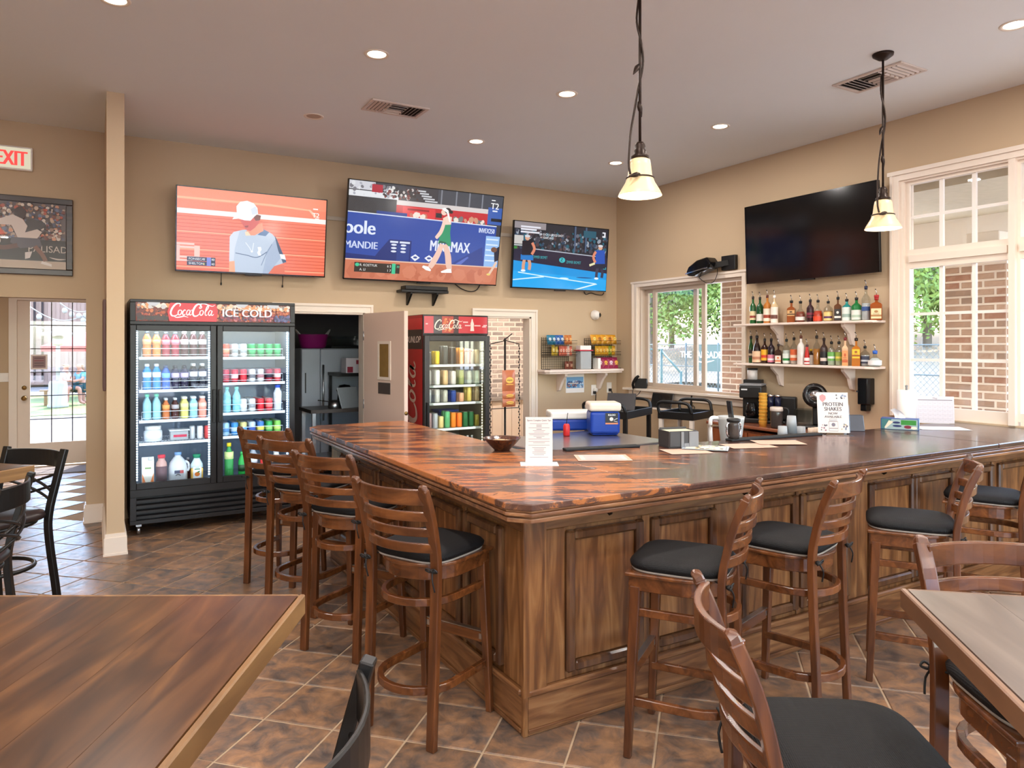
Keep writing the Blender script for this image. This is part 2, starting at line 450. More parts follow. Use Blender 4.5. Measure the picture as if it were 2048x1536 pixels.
def tall_unit(n, y0, y1):
    x = XB + .06
    w = struct(MB().box(x - .03, x + .03, y0, y1, 2.317, 2.48).build('window_%d' % n, M_trim))
    fr = MB()
    for a, b in ((y0 - .04, y0), (y1, y1 + .04)): fr.box(x - .03, x + .03, a, b, 1.06, 3.09)
    fr.box(x - .03, x + .03, y0, y1, 1.03, 1.125).box(x - .03, x + .03, y0, y1, 3.05, 3.09)
    fr.box(x - .05, x - .03, y0, y1, 2.37, 2.43)
    part(fr, 'window_frame', M_trim, w)
    wd = (y1 - y0) / 3
    for z0, z1, rows in ((1.125, 2.317, 3), (2.48, 3.05, 2)):
        for i in (1, 2): part(box(x - .012, x + .012, y0 + wd * i - .016, y0 + wd * i + .016, z0, z1), 'muntin', M_white, w)
        for j in range(1, rows):
            zz = z0 + (z1 - z0) * j / rows
            part(box(x - .010, x + .010, y0, y1, zz - .012, zz + .012), 'muntin', M_white, w)
        for i in range(3):
            for j in range(rows):
                pane(None, w, x, y0 + wd * i, y0 + wd * (i + 1), z0 + (z1 - z0) * j / rows, z0 + (z1 - z0) * (j + 1) / rows)
    return w
for k, (a, b) in enumerate(W2): tall_unit(2 + k, a, b)
tr = MB()
tr.box(XB - .02, XB, 3.80, 3.875, 1.03, 3.165).box(XB - .02, XB, 1.05, 1.12, 1.03, 3.165).box(XB - .02, XB, 1.12, 3.80, 3.09, 3.165).box(XB - .035, XB - .02, 1.03, 3.895, 3.14, 3.175).box(XB - .03, XB - .02, 3.85, 3.875, 1.03, 3.14)
tr.box(XB, XB + .12, 3.765, 3.80, 1.03, 3.09).box(XB, XB + .12, 1.12, 3.765, 3.075, 3.09)
for q in (2.855, 1.982): tr.box(XB - .012, XB + .10, q + .02, q + .068, 1.03, 3.09)
struct(tr.build('trim_3', M_trim))
# unseen windows behind the camera; front pair added and enlarged to brighten the ceiling
for n, (y0, y1) in enumerate(((-3.9, -2.25), (-2.25, -.6))):
    w = struct(MB().box(XB + .03, XB + .09, y0, y0 + .06, .95, 3.09).box(XB + .03, XB + .09, y1 - .06, y1, .95, 3.09).box(XB + .03, XB + .09, y0, y1, 3.03, 3.09).box(XB + .03, XB + .09, y0, y1, .95, 1.01).build('window_%d' % (6 + n), M_trim))
    pane(None, w, XB + .06, y0 + .06, y1 - .06, 1.01, 3.03)
for n, (x0, x1) in enumerate(((-4.5, -.2), (.5, 5.5))):
    w = struct(MB().box(x0, x0 + .06, YF - .1, YF - .04, .35, 3).box(x1 - .06, x1, YF - .1, YF - .04, .35, 3).box(x0, x1, YF - .1, YF - .04, 2.94, 3).box(x0, x1, YF - .1, YF - .04, .35, .41).build('window_%d' % (8 + n), M_trim))
    box(x0 + .06, x1 - .06, YF - .073, YF - .067, .41, 2.94).build('pane', M_glass, w)

# ---- entry vestibule behind the opening
struct(pierced(-3.2, .6, 0, 2.75, [(-.90, .03, -1, 2.25)], lambda m, a, b, p, q: m.box(a, b, 11.7, 11.85, p, q)).build('wall_entry', M_wall))
struct(box(-.069, .06, YA + .15, 11.7, 0, 2.75).build('wall_entry_right', M_wall))
struct(box(-2.6, -2.5, YA + .15, 11.7, 0, 2.75).build('wall_entry_left', M_wall))
struct(box(-2.6, .06, YA + .15, 11.85, 2.75, 2.85).build('ceiling_entry', M_ceil))
struct(MB().box(-2.5, -.99, 11.68, 11.7, 0, .14).build('baseboard_entry', M_trim))
struct(MB().box(-.99, -.90, 11.675, 11.7, 0, 2.34).box(-.90, -.069, 11.675, 11.7, 2.25, 2.34).build('trim_4', M_trim))
d1 = struct(MB().box(-.90, -.755, 11.72, 11.765, .01, 2.25).box(-.755, .03, 11.72, 11.765, .01, .317).box(-.755, .03, 11.72, 11.765, 2.235, 2.25).box(-.02, .03, 11.72, 11.765, .317, 2.235).build('door_1', plain('cream_door_paint', (226, 208, 190), .4, var=.02)))
DW, DH = (-.02 + .755), (2.235 - .317)
M_lead = plain('dark_came', (58, 44, 38), .5, metal=.5)
for i in range(3):
    for j in range(6):
        box(-.755 + DW / 3 * i, -.755 + DW / 3 * (i + 1), 11.740, 11.746, .317 + DH / 6 * j, .317 + DH / 6 * (j + 1)).build('pane', M_glass, d1)
for i in (1, 2): box(-.755 + DW / 3 * i - .006, -.755 + DW / 3 * i + .006, 11.73, 11.756, .317, 2.235).build('muntin', M_lead, d1)
for j in range(1, 6): box(-.755, -.02, 11.73, 11.756, .317 + DH / 6 * j - .006, .317 + DH / 6 * j + .006).build('muntin', M_lead, d1)
MB().lathe([(.034, 0), (.034, .008), (.012, .012), (.012, .03), (.03, .04), (.032, .055), (.02, .066), (.0001, .068)], 16, M=Matrix.Translation((-.82, 11.72, .93)) @ Matrix.Rotation(R(90), 4, 'X')).build('door_handle', M_brass, d1)
MB().lathe([(.03, 0), (.03, .01), (.022, .02), (.0001, .021)], 16, M=Matrix.Translation((-.82, 11.72, 1.07)) @ Matrix.Rotation(R(90), 4, 'X')).build('deadbolt', M_brass, d1)

# ---- store room (dark) and the brick passage behind the cased opening
M_store = plain('grey_store_wall', (120, 118, 118), .7)
sr = MB().box(1.0, 3.8, 10.6, 10.7, 0, 2.9).box(1.0, 1.1, YA + .15, 10.6, 0, 2.9).box(3.72, 3.8, YA + .15, 10.6, 0, 2.9)
struct(sr.build('wall_storeroom', M_store))
struct(box(1.0, 3.8, YA + .15, 10.7, 2.9, 3.0).build('ceiling_storeroom', M_store))
pr = struct(MB().box(3.8, 6.4, 9.93, 10.05, 0, 2.9).build('wall_passage', plain('white_mortar', (232, 222, 212), .95, var=.05)))
struct(box(3.8, 6.4, YA + .15, 10.05, 2.9, 3.0).build('ceiling_passage', M_white))
struct(box(6.3, 6.4, YA + .15, 9.93, 0, 2.9).build('wall_passage_right', M_white))
BM = {}
def brick(parent, m, L, h, d, loc, rz=0):
    key = (round(L, 3), h, d, m.name)
    if key not in BM:
        e = .006
        mb = MB(); x, y, z = L / 2, d / 2, h / 2
        a = [(-x + e, -y, -z + e), (x - e, -y, -z + e), (x - e, -y, z - e), (-x + e, -y, z - e)]
        b = [(-x, -y + e, -z), (x, -y + e, -z), (x, -y + e, z), (-x, -y + e, z)]
        c = [(-x, y, -z), (x, y, -z), (x, y, z), (-x, y, z)]
        mb.add(a + b + c, [(0, 1, 2, 3), (0, 4, 5, 1), (1, 5, 6, 2), (2, 6, 7, 3), (3, 7, 4, 0), (4, 8, 9, 5), (5, 9, 10, 6), (6, 10, 11, 7), (7, 11, 8, 4)])
        BM[key] = mb.mesh('brick', m)
    return put('brick', BM[key], parent, loc, (0, 0, rz))
rb = random.Random(3)
for j in range(19):
    z = .86 + j * .074
    x = 4.95 + (.105 if j % 2 else 0)
    while x < 6.2:
        brick(pr, M_brickwhite, .190, .056, .03, (x, 9.941 + rb.uniform(-.002, .002), z)); x += .21
# counter below the brick
pc = thing('passage_counter', 'pale panelled counter with a grey ledge below the brick in the passage', 'counter', (4.95, 9.72, 0))
box(-1.1, 1.3, -.12, .16, .80, .84).build('ledge', plain('grey_ledge', (150, 142, 136), .5), pc)
box(-1.1, 1.3, -.06, .16, 0, .80).build('body', M_trim, pc)
for i in range(14): box(-1.08 + i * .17, -1.08 + i * .17 + .15, -.075, -.06, .06, .78).build('panel', M_trim, pc)

# ---- open slab door of the store room
hx, hy = 2.60, YA - .035
ang = math.atan2(6.98 - hy, 2.752 - hx)
d2 = struct(box(0, .815, -.022, .022, .01, 1.998).build('door_2', plain('pinkish_door_paint', (222, 196, 180), .45, var=.02), None, (hx, hy, 0), (0, 0, ang)))
lite = MB().box(.30, .56, -.03, -.022, 1.28, 1.31).box(.30, .56, -.03, -.022, 1.66, 1.69).box(.30, .335, -.03, -.022, 1.31, 1.66).box(.525, .56, -.03, -.022, 1.31, 1.66)
lite.build('lite_frame', M_trim, d2)
box(.335, .525, -.026, -.022, 1.31, 1.66).build('lite_glass', plain('amber_lite', (140, 112, 66), .1, var=.25, scale=9), d2)
box(.31, .55, -.027, -.022, 1.13, 1.25).build('name_plate', plain('door_plate', (78, 70, 66), .4), d2)
MB().lathe([(.02, 0), (.02, .006), (.008, .008), (.0001, .009)], 12, M=Matrix.Translation((.8151, 0, .95)) @ Matrix.Rotation(R(90), 4, 'Y')).build('latch', M_brass, d2)
for z in (.25, 1.0, 1.75): MB().lathe([(.009, -.05), (.009, .05)], 8, (-.004, -.022, z)).build('hinge', M_steel, d2)

struct(box(-25, 25, -40, YF - .16, -.16, -.06).build('bounce_ground_front', plain('pale_concrete', (206, 198, 190), .9, var=.08, scale=.8, bump=.2, bscale=20)))  # unseen pale ground added to bounce sunlight up to the ceiling

# ================================================================== THE BAR
def inset(poly, d):
    """offset a counter-clockwise polygon inwards by d (mitred)"""
    n = len(poly); out = []
    for i in range(n):
        p0, p1, p2 = Vector(poly[i - 1]), Vector(poly[i]), Vector(poly[(i + 1) % n])
        e1, e2 = (p1 - p0).normalized(), (p2 - p1).normalized()
        n1, n2 = Vector((-e1.y, e1.x)), Vector((-e2.y, e2.x))
        k = 1 + n1.dot(n2)
        out.append(tuple(p1 + (n1 + n2) * (d / k)))
    return out
def bartop_mat():
    m, nt, b = base_mat('distressed_bar_top')
    tc = nd(nt, 'ShaderNodeTexCoord'); m0 = nd(nt, 'ShaderNodeMapping'); m0.inputs['Rotation'].default_value = (0, 0, R(30)); mp = nd(nt, 'ShaderNodeMapping'); mp.inputs['Scale'].default_value = (1.5, 4.6, 3)
    nt.links.new(tc.outputs['Object'], m0.inputs['Vector']); nt.links.new(m0.outputs[0], mp.inputs['Vector'])
    n1 = nd(nt, 'ShaderNodeTexNoise'); n1.inputs['Scale'].default_value = 2.2; n1.inputs['Detail'].default_value = 10; n1.inputs['Roughness'].default_value = .72; n1.inputs['Distortion'].default_value = .6
    n2 = nd(nt, 'ShaderNodeTexNoise'); n2.inputs['Scale'].default_value = 1.1; n2.inputs['Detail'].default_value = 3
    nt.links.new(mp.outputs[0], n1.inputs['Vector']); nt.links.new(tc.outputs['Object'], n2.inputs['Vector'])
    # worn orange patches gather on the left leg and at the corner (x + y small), the long leg keeps its dark stain
    sp = nd(nt, 'ShaderNodeSeparateXYZ'); nt.links.new(tc.outputs['Object'], sp.inputs[0])
    wear = nd(nt, 'ShaderNodeMapRange'); wear.inputs[1].default_value = 1.9; wear.inputs[2].default_value = 3.2; wear.inputs[3].default_value = .02; wear.inputs[4].default_value = -.17
    nt.links.new(sp.outputs[0], wear.inputs[0])
    a1 = nd(nt, 'ShaderNodeMath', operation='ADD'); nt.links.new(n1.outputs['Fac'], a1.inputs[0]); nt.links.new(wear.outputs[0], a1.inputs[1])
    m2 = nd(nt, 'ShaderNodeMath', operation='MULTIPLY_ADD'); m2.inputs[1].default_value = .5; m2.inputs[2].default_value = -.25
    nt.links.new(n2.outputs['Fac'], m2.inputs[0])
    a2 = nd(nt, 'ShaderNodeMath', operation='ADD'); nt.links.new(a1.outputs[0], a2.inputs[0]); nt.links.new(m2.outputs[0], a2.inputs[1])
    r = ramp(nt, [(.26, (56, 38, 34)), (.42, (84, 54, 44)), (.485, (100, 68, 54)), (.505, (160, 96, 56)), (.58, (182, 112, 64)), (.75, (176, 102, 54))])
    nt.links.new(a2.outputs[0], r.inputs[0]); nt.links.new(r.outputs[0], b.inputs['Base Color'])
    b.inputs['Roughness'].default_value = .26; b.inputs['Coat Weight'].default_value = .22; b.inputs['Coat Roughness'].default_value = .08
    n3 = nd(nt, 'ShaderNodeTexNoise'); n3.inputs['Scale'].default_value = 9; nt.links.new(mp.outputs[0], n3.inputs['Vector'])
    bp = nd(nt, 'ShaderNodeBump'); bp.inputs['Strength'].default_value = .12; bp.inputs['Distance'].default_value = .004
    nt.links.new(n3.outputs['Fac'], bp.inputs['Height']); nt.links.new(bp.outputs[0], b.inputs['Normal'])
    return m
M_bartop = bartop_mat()
M_mould = wood('bar_moulding_wood', [(.3, (92, 58, 40)), (.5, (128, 84, 56)), (.7, (160, 112, 74))], 'x', 3, .28, 6, .5)
M_frame = wood('dark_panel_moulding', [(.3, (58, 34, 20)), (.5, (84, 52, 30)), (.7, (112, 76, 46))], 'z', 3, .32, 6, .4)
M_barwood = wood('glazed_bar_panel_wood', [(.25, (70, 38, 16)), (.42, (100, 60, 28)), (.58, (128, 84, 46)), (.8, (158, 114, 72))], 'z', 2.2, .42, 9, .2)
M_barwood_h = wood('glazed_bar_rail_wood', [(.25, (70, 40, 20)), (.42, (102, 62, 32)), (.58, (132, 88, 52)), (.8, (160, 118, 78))], 'x', 2.2, .42, 9, .2)
M_barwood_y = wood('glazed_bar_rail_wood_y', [(.25, (70, 40, 20)), (.42, (102, 62, 32)), (.58, (132, 88, 52)), (.8, (160, 118, 78))], 'y', 2.2, .42, 9, .2)

ZT = 1.02
BX, BY, IX, IY, EY = 1.433, 2.452, 2.234, 3.375, 5.69
outline = [(1.433, 2.545), (1.508, 2.452), (6.115, 2.452), (6.115, 3.36), (4.47, 3.365), (3.64, 3.455), (2.95, 3.55), (2.42, 3.66), (IX, 3.80), (IX, EY), (1.52, EY), (1.433, 5.60)]
top = thing('wooden_worktop', 'glossy distressed brown bar top with a moulded edge and worn orange patches', 'bar top', (0, 0, 0))
seam = 2.222
S1 = [(seam, 2.452), (seam, 3.80), (IX, 3.80)]
MB().prism([(1.433, 2.545), (1.508, 2.452), (seam, 2.452), (seam, 3.805), (IX, 3.80), (IX, EY), (1.52, EY), (1.433, 5.60)], ZT - .028, ZT).build('slab', M_bartop, top, bevel=.006, seg=2)
MB().prism([(seam + .002, 2.452), (5.02, 2.452), (5.02, 3.363), (4.47, 3.365), (3.64, 3.455), (2.95, 3.55), (2.42, 3.66), (IX + .004, 3.798), (seam + .002, 3.80)], ZT - .028, ZT).build('slab', M_bartop, top, bevel=.006, seg=2)
MB().prism([(5.022, 2.452), (6.115, 2.452), (6.115, 3.36), (5.022, 3.363)], ZT - .028, ZT).build('slab', M_bartop, top, bevel=.006, seg=2)
for z0, z1, d in ((.981, .9915, .012), (.966, .981, .004), (.957, .966, .022), (.938, .957, .016)):
    MB().prism(inset(outline, d), z0, z1).build('edge_moulding', M_mould, top, bevel=.004, seg=2)

base = thing('bar_counter', 'panelled wooden bar front with raised panels and scuffed plinth', 'bar', (0, 0, 0))
FX, FY = 1.567, 2.612
core = [(FX + .02, FY + .02), (6.10, FY + .02), (6.10, FY + .16), (FX + .16, FY + .16), (FX + .16, 5.50), (FX + .02, 5.50)]
MB().prism(core, 0.0, .9375).build('carcass', M_barwood, base)
# plinth, rails, posts and raised panels of the long (camera-facing) side and of the left side
def face_parts(axis, spans, start, end):
    """axis 'x': along the long side (face at y=FY); axis 'y': along the left side (face at x=FX)"""
    def blk(a, b, z0, z1, p0, p1, name, m, bevel=.003):
        # a..b along the side, p0..p1 proud of the core plane (p0 deeper)
        if axis == 'x': mb = box(a, b, FY + .02 - p1, FY + .02 - p0, z0, z1)
        else: mb = box(FX + .02 - p1, FX + .02 - p0, a, b, z0, z1)
        return mb.build(name, m, base, bevel=bevel)
    mr = M_barwood_h if axis == 'x' else M_barwood_y
    blk(start, end, 0, .165, 0, .020, 'plinth', mr)
    blk(start, end, .165, .195, 0, .032, 'plinth_moulding', mr, .008)
    blk(start, end, .012, .03, .020, .028, 'shoe_strip', mr)
    blk(start, end, .86, 0.9375, 0, .012, 'top_rail', mr)
    last = start
    for a, b in spans:
        blk(last, a - .045, .195, .86, 0, .010, 'stile', M_barwood)
        last = b + .045
        for c, d, e, f in ((a - .045, a, .225, .845), (b, b + .045, .225, .845)):
            blk(c, d, e, f, 0, .032, 'panel_moulding', M_frame, .009)
        for e, f in ((.225, .27), (.80, .845)):
            blk(a, b, e, f, 0, .032, 'panel_moulding', M_frame, .009)
        blk(a, b, .27, .80, 0, .008, 'panel', M_barwood)
    blk(last, end, .195, .86, 0, .010, 'stile', M_barwood)
xs = []
for u0, u1 in ((1150, 1272), (1318, 1420), (1497, 1585), (1612, 1690), (1748, 1822), (1838, 1900)):
    xs.append((PX(u0, 1100, Y=FY).x, PX(u1, 1100, Y=FY).x))
x = xs[-1][1] + .15
while x + .3 < 5.95: xs.append((x, x + .33)); x += .48
face_parts('x', xs, FX + .02, 6.10)
ys = []; y = 2.85
while y + .3 < 5.4: ys.append((y, y + .29)); y += .415
face_parts('y', ys, FY + .02, 5.50)
box(FX - .004, FX + .02, FY - .004, FY + .02, 0, 0.9375).build('corner_post', M_barwood, base, bevel=.004)
box(FX - .004, FX + .11, FY - .006, FY, .165, 0.9375).build('corner_board', M_barwood, base, bevel=.003)
box(FX + .03, FX + .15, 5.50, 5.52, 0, 0.9375).build('end_panel', M_barwood, base)
for x in (1.98, 2.83, 3.98):
    MB().tube([(x, FY - .02, .926), (x, FY - .035, .912), (x, FY - .05, .904), (x, FY - .062, .912), (x, FY - .064, .924)], .006, 6).build('bag_hook', M_bronze, base)
# inner ledge mat: black service rail on the bar
a_, b_ = Vector((3.62, 3.415, 0)), Vector((4.42, 3.33, 0))
tag(MB().bar((a_.x, a_.y, ZT + .0072), (b_.x, b_.y, ZT + .0072), .07, .014).build('bar_mat', M_rubber, bevel=.004), 'long narrow black rubber bar mat on the inner edge of the bar', 'bar mat')
tag(MB().bar((2.44, 3.60, ZT + .0072), (2.93, 3.505, ZT + .0072), .06, .014).build('bar_mat', M_rubber, bevel=.004), 'short dark bar mat between the standing menu and the steel table', 'bar mat')

# ================================================================== STOOLS AND TABLES
M_stool = wood('walnut_stain_stool', [(.3, (62, 31, 14)), (.5, (86, 46, 21)), (.7, (110, 62, 30))], 'z', 2.0, .3, 8, .35)
M_stool_l = wood('walnut_stain_stool_rail', [(.3, (70, 36, 16)), (.5, (96, 53, 25)), (.7, (122, 71, 35))], 'x', 2.0, .26, 8, .4)
def fabric_mat(name, c):
    m, nt, b = base_mat(name)
    tc = nd(nt, 'ShaderNodeTexCoord'); ck = nd(nt, 'ShaderNodeTexWave'); ck.inputs['Scale'].default_value = 70; ck2 = nd(nt, 'ShaderNodeTexWave'); ck2.inputs['Scale'].default_value = 70; ck2.bands_direction = 'Y'
    nt.links.new(tc.outputs['Object'], ck.inputs['Vector']); nt.links.new(tc.outputs['Object'], ck2.inputs['Vector'])
    ad = nd(nt, 'ShaderNodeMath', operation='ADD'); nt.links.new(ck.outputs['Fac'], ad.inputs[0]); nt.links.new(ck2.outputs['Fac'], ad.inputs[1])
    bp = nd(nt, 'ShaderNodeBump'); bp.inputs['Strength'].default_value = .35; bp.inputs['Distance'].default_value = .002
    nt.links.new(ad.outputs[0], bp.inputs['Height']); nt.links.new(bp.outputs[0], b.inputs['Normal'])
    b.inputs['Base Color'].default_value = S(*c); b.inputs['Roughness'].default_value = .6; b.inputs['Specular IOR Level'].default_value = .22
    return m
M_cushion = fabric_mat('black_woven_cushion', (17, 16, 17))
M_piping = plain('pale_cushion_underside', (150, 138, 128), .8)
M_ribbon = plain('black_ribbon', (18, 16, 16), .6)

def cushion_mb(w, d, h, puff=1.0):
    """puffy pad: superellipse outline, domed top, flat bottom"""
    mb = MB(); n = 40; rings = [(0.02, 1.0), (.35, .99), (.65, .95), (.85, .85), (.95, .68), (1.0, .45), (.99, .2), (.95, .05), (.9, 0.0)]
    p = []
    for r, z in rings:
        for i in range(n):
            a = 2 * math.pi * i / n; c, s_ = math.cos(a), math.sin(a); e = 2 / 4.2
            p.append((r * w / 2 * math.copysign(abs(c) ** e, c), r * d / 2 * math.copysign(abs(s_) ** e, s_), h * z))
    fs = [tuple(range(n))]
    for j in range(len(rings) - 1):
        for i in range(n): fs.append((j * n + i, (j + 1) * n + i, (j + 1) * n + (i + 1) % n, j * n + (i + 1) % n))
    fs.append(tuple(reversed([(len(rings) - 1) * n + i for i in range(n)])))
    return mb.add(p, fs, 0, True)
def u_ring(z, hw, front, back, th, tk):
    """bentwood U: arms forward, round end behind"""
    pts = [(-hw, front, z), (-hw, 0.0, z), (-hw, back + hw * .95, z)]
    for i in range(1, 12):
        a = math.pi + math.pi * i / 12
        pts.append((hw * math.cos(a), back + hw * .95 + hw * .95 * math.sin(a), z))
    pts += [(hw, back + hw * .95, z), (hw, 0.0, z), (hw, front, z)]
    return MB().sweep(pts, [(-tk, -th), (tk, -th), (tk, th), (-tk, th)], sm=False)
def make_stool():
    t = thing('ladder_back_stool', '', 'bar stool')
    for s in (-1, 1):
        post = [(s * .180, -.205, 0), (s * .180, -.190, .35), (s * .182, -.178, .72), (s * .184, -.196, .86), (s * .186, -.228, .98), (s * .188, -.268, 1.075)]
        mb = MB().sweep(spline(post, 4), [(-.021, -.0145), (.021, -.0145), (.021, .0145), (-.021, .0145)], sm=False, up=(0, 1, 0))
        mb.build('back_post', M_stool, t, bevel=.004, seg=2)
        MB().sweep([(s * .188, -.265, 1.068), (s * .188, -.272, 1.085), (s * .187, -.285, 1.092)], [(-.018, -.014), (.018, -.014), (.018, .014), (-.018, .014)], sm=False, up=(0, 1, 0), scale=[1, .95, .5]).build('post_tip', M_stool, t, bevel=.004)
        MB().bar((s * .190, .190, 0), (s * .172, .160, .69), .030, .030, w2=.042, h2=.042, up=(0, 1, 0)).build('leg', M_stool, t, bevel=.004)
    # ladder slats bow backwards between the posts
    for z0, z1, zy in ((1.008, 1.074, -.248), (.938, .978, -.222), (.872, .908, -.204), (.803, .842, -.190)):
        pts = []
        for i in range(13):
            a = -1 + 2 * i / 12
            pts.append((a * .180, zy - .050 * (1 - a * a), (z0 + z1) / 2))
        h = (z1 - z0) / 2
        MB().sweep(pts, [(-.009, -h), (.009, -h), (.011, h), (-.007, h)], sm=False).build('slat', M_stool_l, t, bevel=.004, seg=2)
    # seat: D-shaped frame, rounded behind
    d = [(-.205, .200), (-.205, .02)] + [(.205 * math.cos(math.pi + math.pi * i / 14), -.03 + .175 * math.sin(math.pi + math.pi * i / 14)) for i in range(15)] + [(.205, .02), (.205, .200)]
    d = list(reversed(d))[::-1]
    MB().prism(d, .730, .746).build('seat', M_stool_l, t, bevel=.005, seg=2)
    MB().prism([(x * .93, y * .93) for x, y in d], .672, .731).build('apron', M_stool_l, t, bevel=.003)
    c = cushion_mb(.40, .40, .052).build('cushion', M_cushion, t, (0, .005, .752))
    pp = []
    for i in range(40):
        a = 2 * math.pi * i / 40; cc, ss = math.cos(a), math.sin(a); e = 2 / 4.2
        pp.append((.188 * math.copysign(abs(cc) ** e, cc), .005 + .188 * math.copysign(abs(ss) ** e, ss), .7515))
    MB().tube(pp, .0055, 6, True).build('cushion_edge', M_piping, t)
    for s in (-1, 1):
        k = MB().ball((s * .186, -.205, .735), .014, .012, .010, 8, 6)
        for dx, dz in ((.03, .012), (-.03, .010)):
            k.tube(spline([(s * .186, -.208, .735), (s * .186 + dx * .6, -.218, .735 + dz), (s * .186 + dx, -.214, .735 + dz * .2), (s * .186 + dx * .4, -.210, .730), (s * .186, -.208, .735)], 4), .0038, 5)
        k.tube(spline([(s * .186, -.208, .735), (s * .186 + .012, -.222, .70), (s * .186 + .018, -.215, .655)], 4), .0035, 5)
        k.tube([(s * .186, -.21, .735), (s * .17, -.16, .742), (s * .15, -.13, .752)], .0035, 5)
        k.build('ribbon_tie', M_ribbon, t)
    u_ring(.585, .172, .165, -.215, .016, .011).build('upper_ring', M_stool_l, t, bevel=.003)
    u_ring(.225, .178, .185, -.235, .017, .012).build('lower_ring', M_stool_l, t, bevel=.003)
    MB().bar((-.18, .178, .335), (.18, .178, .335), .022, .05).build('foot_rest', M_stool_l, t, bevel=.004)
    box(-.165, .165, .165, .191, .3605, .3635).build('kick_plate', M_steel, t)
    for s in (-1, 1): box(s * .16 - .014, s * .16 + .014, .1665, .1668 + .0005, .325, .350).build('bracket', M_steel, t)
    return t
stool0 = make_stool()
def place_stool(mid, ang, label):
    a = R(ang); x, y = mid[0] - math.sin(a) * .262, mid[1] + math.cos(a) * .262
    global stool0_used
    if not stool0_used:
        stool0_used = True; o = stool0; o.location = (x, y, 0); o.rotation_euler = (0, 0, a); o['label'] = label; o['group'] = 'ladder-back bar stools'
        return o
    return dup(stool0, (x, y, 0), a, label, 'ladder-back bar stools')
stool0_used = False
def mids(a, b, z=1.085):
    p, q = PX(*a, Z=z), PX(*b, Z=z); d = q - p
    return ((p.x + q.x) / 2, (p.y + q.y) / 2), math.degrees(math.atan2(d.y, d.x))
for a, b, lb in (((718, 955), (858, 975), 'brown ladder-back stool with black cushion, nearest the bar corner on the left side'),
                 ((597, 902), (706, 912), 'second brown ladder-back stool from the corner on the left side of the bar'),
                 ((522, 873), (627, 880), 'third brown ladder-back stool from the corner, in front of the tall cooler'),
                 ((1490, 993), (1513, 961), 'brown ladder-back stool turned left, nearest the corner on the long side of the bar'),
                 ((1667, 963), (1720, 942), 'second brown ladder-back stool along the long side of the bar, sheen on its cushion'),
                 ((1955, 935), (1934, 912), 'third brown ladder-back stool along the long side of the bar, ribbed cushion'),
                 ((1400, 1146), (1478, 1277), 'close ladder-back stool seen from behind at the bottom right, pulled to the grey table')):
    m, ang = mids(a, b); place_stool((m[0] - (.015 if a[0] < 720 else 0), m[1]), ang, lb)
place_stool((1.00, 5.10), -46, 'farthest brown ladder-back stool on the left side of the bar, before the cooler')
p = PX(2045, 893, Z=1.085); place_stool((p.x + .15, p.y - .02), 24, 'brown ladder-back stool cut off by the right picture edge at the bar')
p = PX(1850, 1080, Z=1.085); a = R(-33.5); place_stool((p.x + math.cos(a) * .18, p.y + math.sin(a) * .18), 146.5, 'brown ladder-back stool behind the grey table, facing the camera')

# ---- black metal cross-back stools
M_vinyl = plain('brown_black_vinyl', (46, 36, 34), .3, var=.1)
def make_xstool():
    t = thing('cross_back_stool', '', 'bar stool')
    for s in (-1, 1):
        pts = spline([(s * .215, -.225, 0), (s * .205, -.20, .3), (s * .190, -.165, .62), (s * .188, -.165, .76), (s * .195, -.205, .93), (s * .20, -.25, 1.09)], 4)
        MB().sweep(pts, [(-.019, -.013), (.019, -.013), (.019, .013), (-.019, .013)], sm=False, up=(0, 1, 0)).build('back_post', M_blackmetal, t, bevel=.003)
        MB().tube(spline([(s * .205, .215, 0), (s * .195, .19, .35), (s * .165, .15, .72)], 5), .014, 8).build('leg', M_blackmetal, t)
    pts = [(a * .185, -.235 - .05 * (1 - a * a), 1.035) for a in [-1 + i / 6 for i in range(13)]]
    MB().sweep(pts, [(-.005, -.045), (.005, -.045), (.005, .045), (-.005, .045)], sm=False).build('top_rail', M_blackmetal, t, bevel=.003)
    for dz in (0, .055):
        for s in (-1, 1):
            q = [(s * a * .185, -.195 - .028 * (a + 1) / 2 - .045 * (1 - a * a), .855 + dz + .055 * a) for a in [-1 + i / 5 for i in range(11)]]
            MB().tube(q, .0075, 6).build('cross_bar', M_blackmetal, t)
    cushion_mb(.40, .40, .06).build('seat', M_vinyl, t, (0, 0, .735))
    MB().tube([(.19 * math.cos(2 * math.pi * i / 32), .19 * math.sin(2 * math.pi * i / 32), .728) for i in range(32)], .012, 8, True).build('seat_frame', M_blackmetal, t)
    for z, r in ((.50, .185), (.24, .20)):
        MB().tube([(r * math.cos(2 * math.pi * i / 32), r * math.sin(2 * math.pi * i / 32), z) for i in range(32)], .011, 8, True).build('foot_ring', M_blackmetal, t)
    return t
xs0 = make_xstool()
def place_x(mid, ang, label, first=False):
    a = R(ang); loc = (mid[0] - math.sin(a) * .25, mid[1] + math.cos(a) * .25, 0)
    if first:
        xs0.location = loc; xs0.rotation_euler = (0, 0, a); xs0['label'] = label; xs0['group'] = 'black cross-back stools'; return xs0
    return dup(xs0, loc, a, label, 'black cross-back stools')
m, ang = mids((22, 893), (122, 898), 1.09); place_x(m, ang + 180, 'black metal cross-back stool beyond the far left table, seen whole back', True)
p = PX(62, 945, Z=1.09); a = R(77); place_x((p.x - math.cos(a) * .19, p.y - math.sin(a) * .19), 77, 'black metal cross-back stool at the left picture edge, nearer than its twin')
p = PX(738, 1318, Z=1.09); a = R(58); place_x((p.x - math.cos(a) * .2, p.y - math.sin(a) * .2), 58, 'black metal stool at the bottom centre, only its curved back in view')

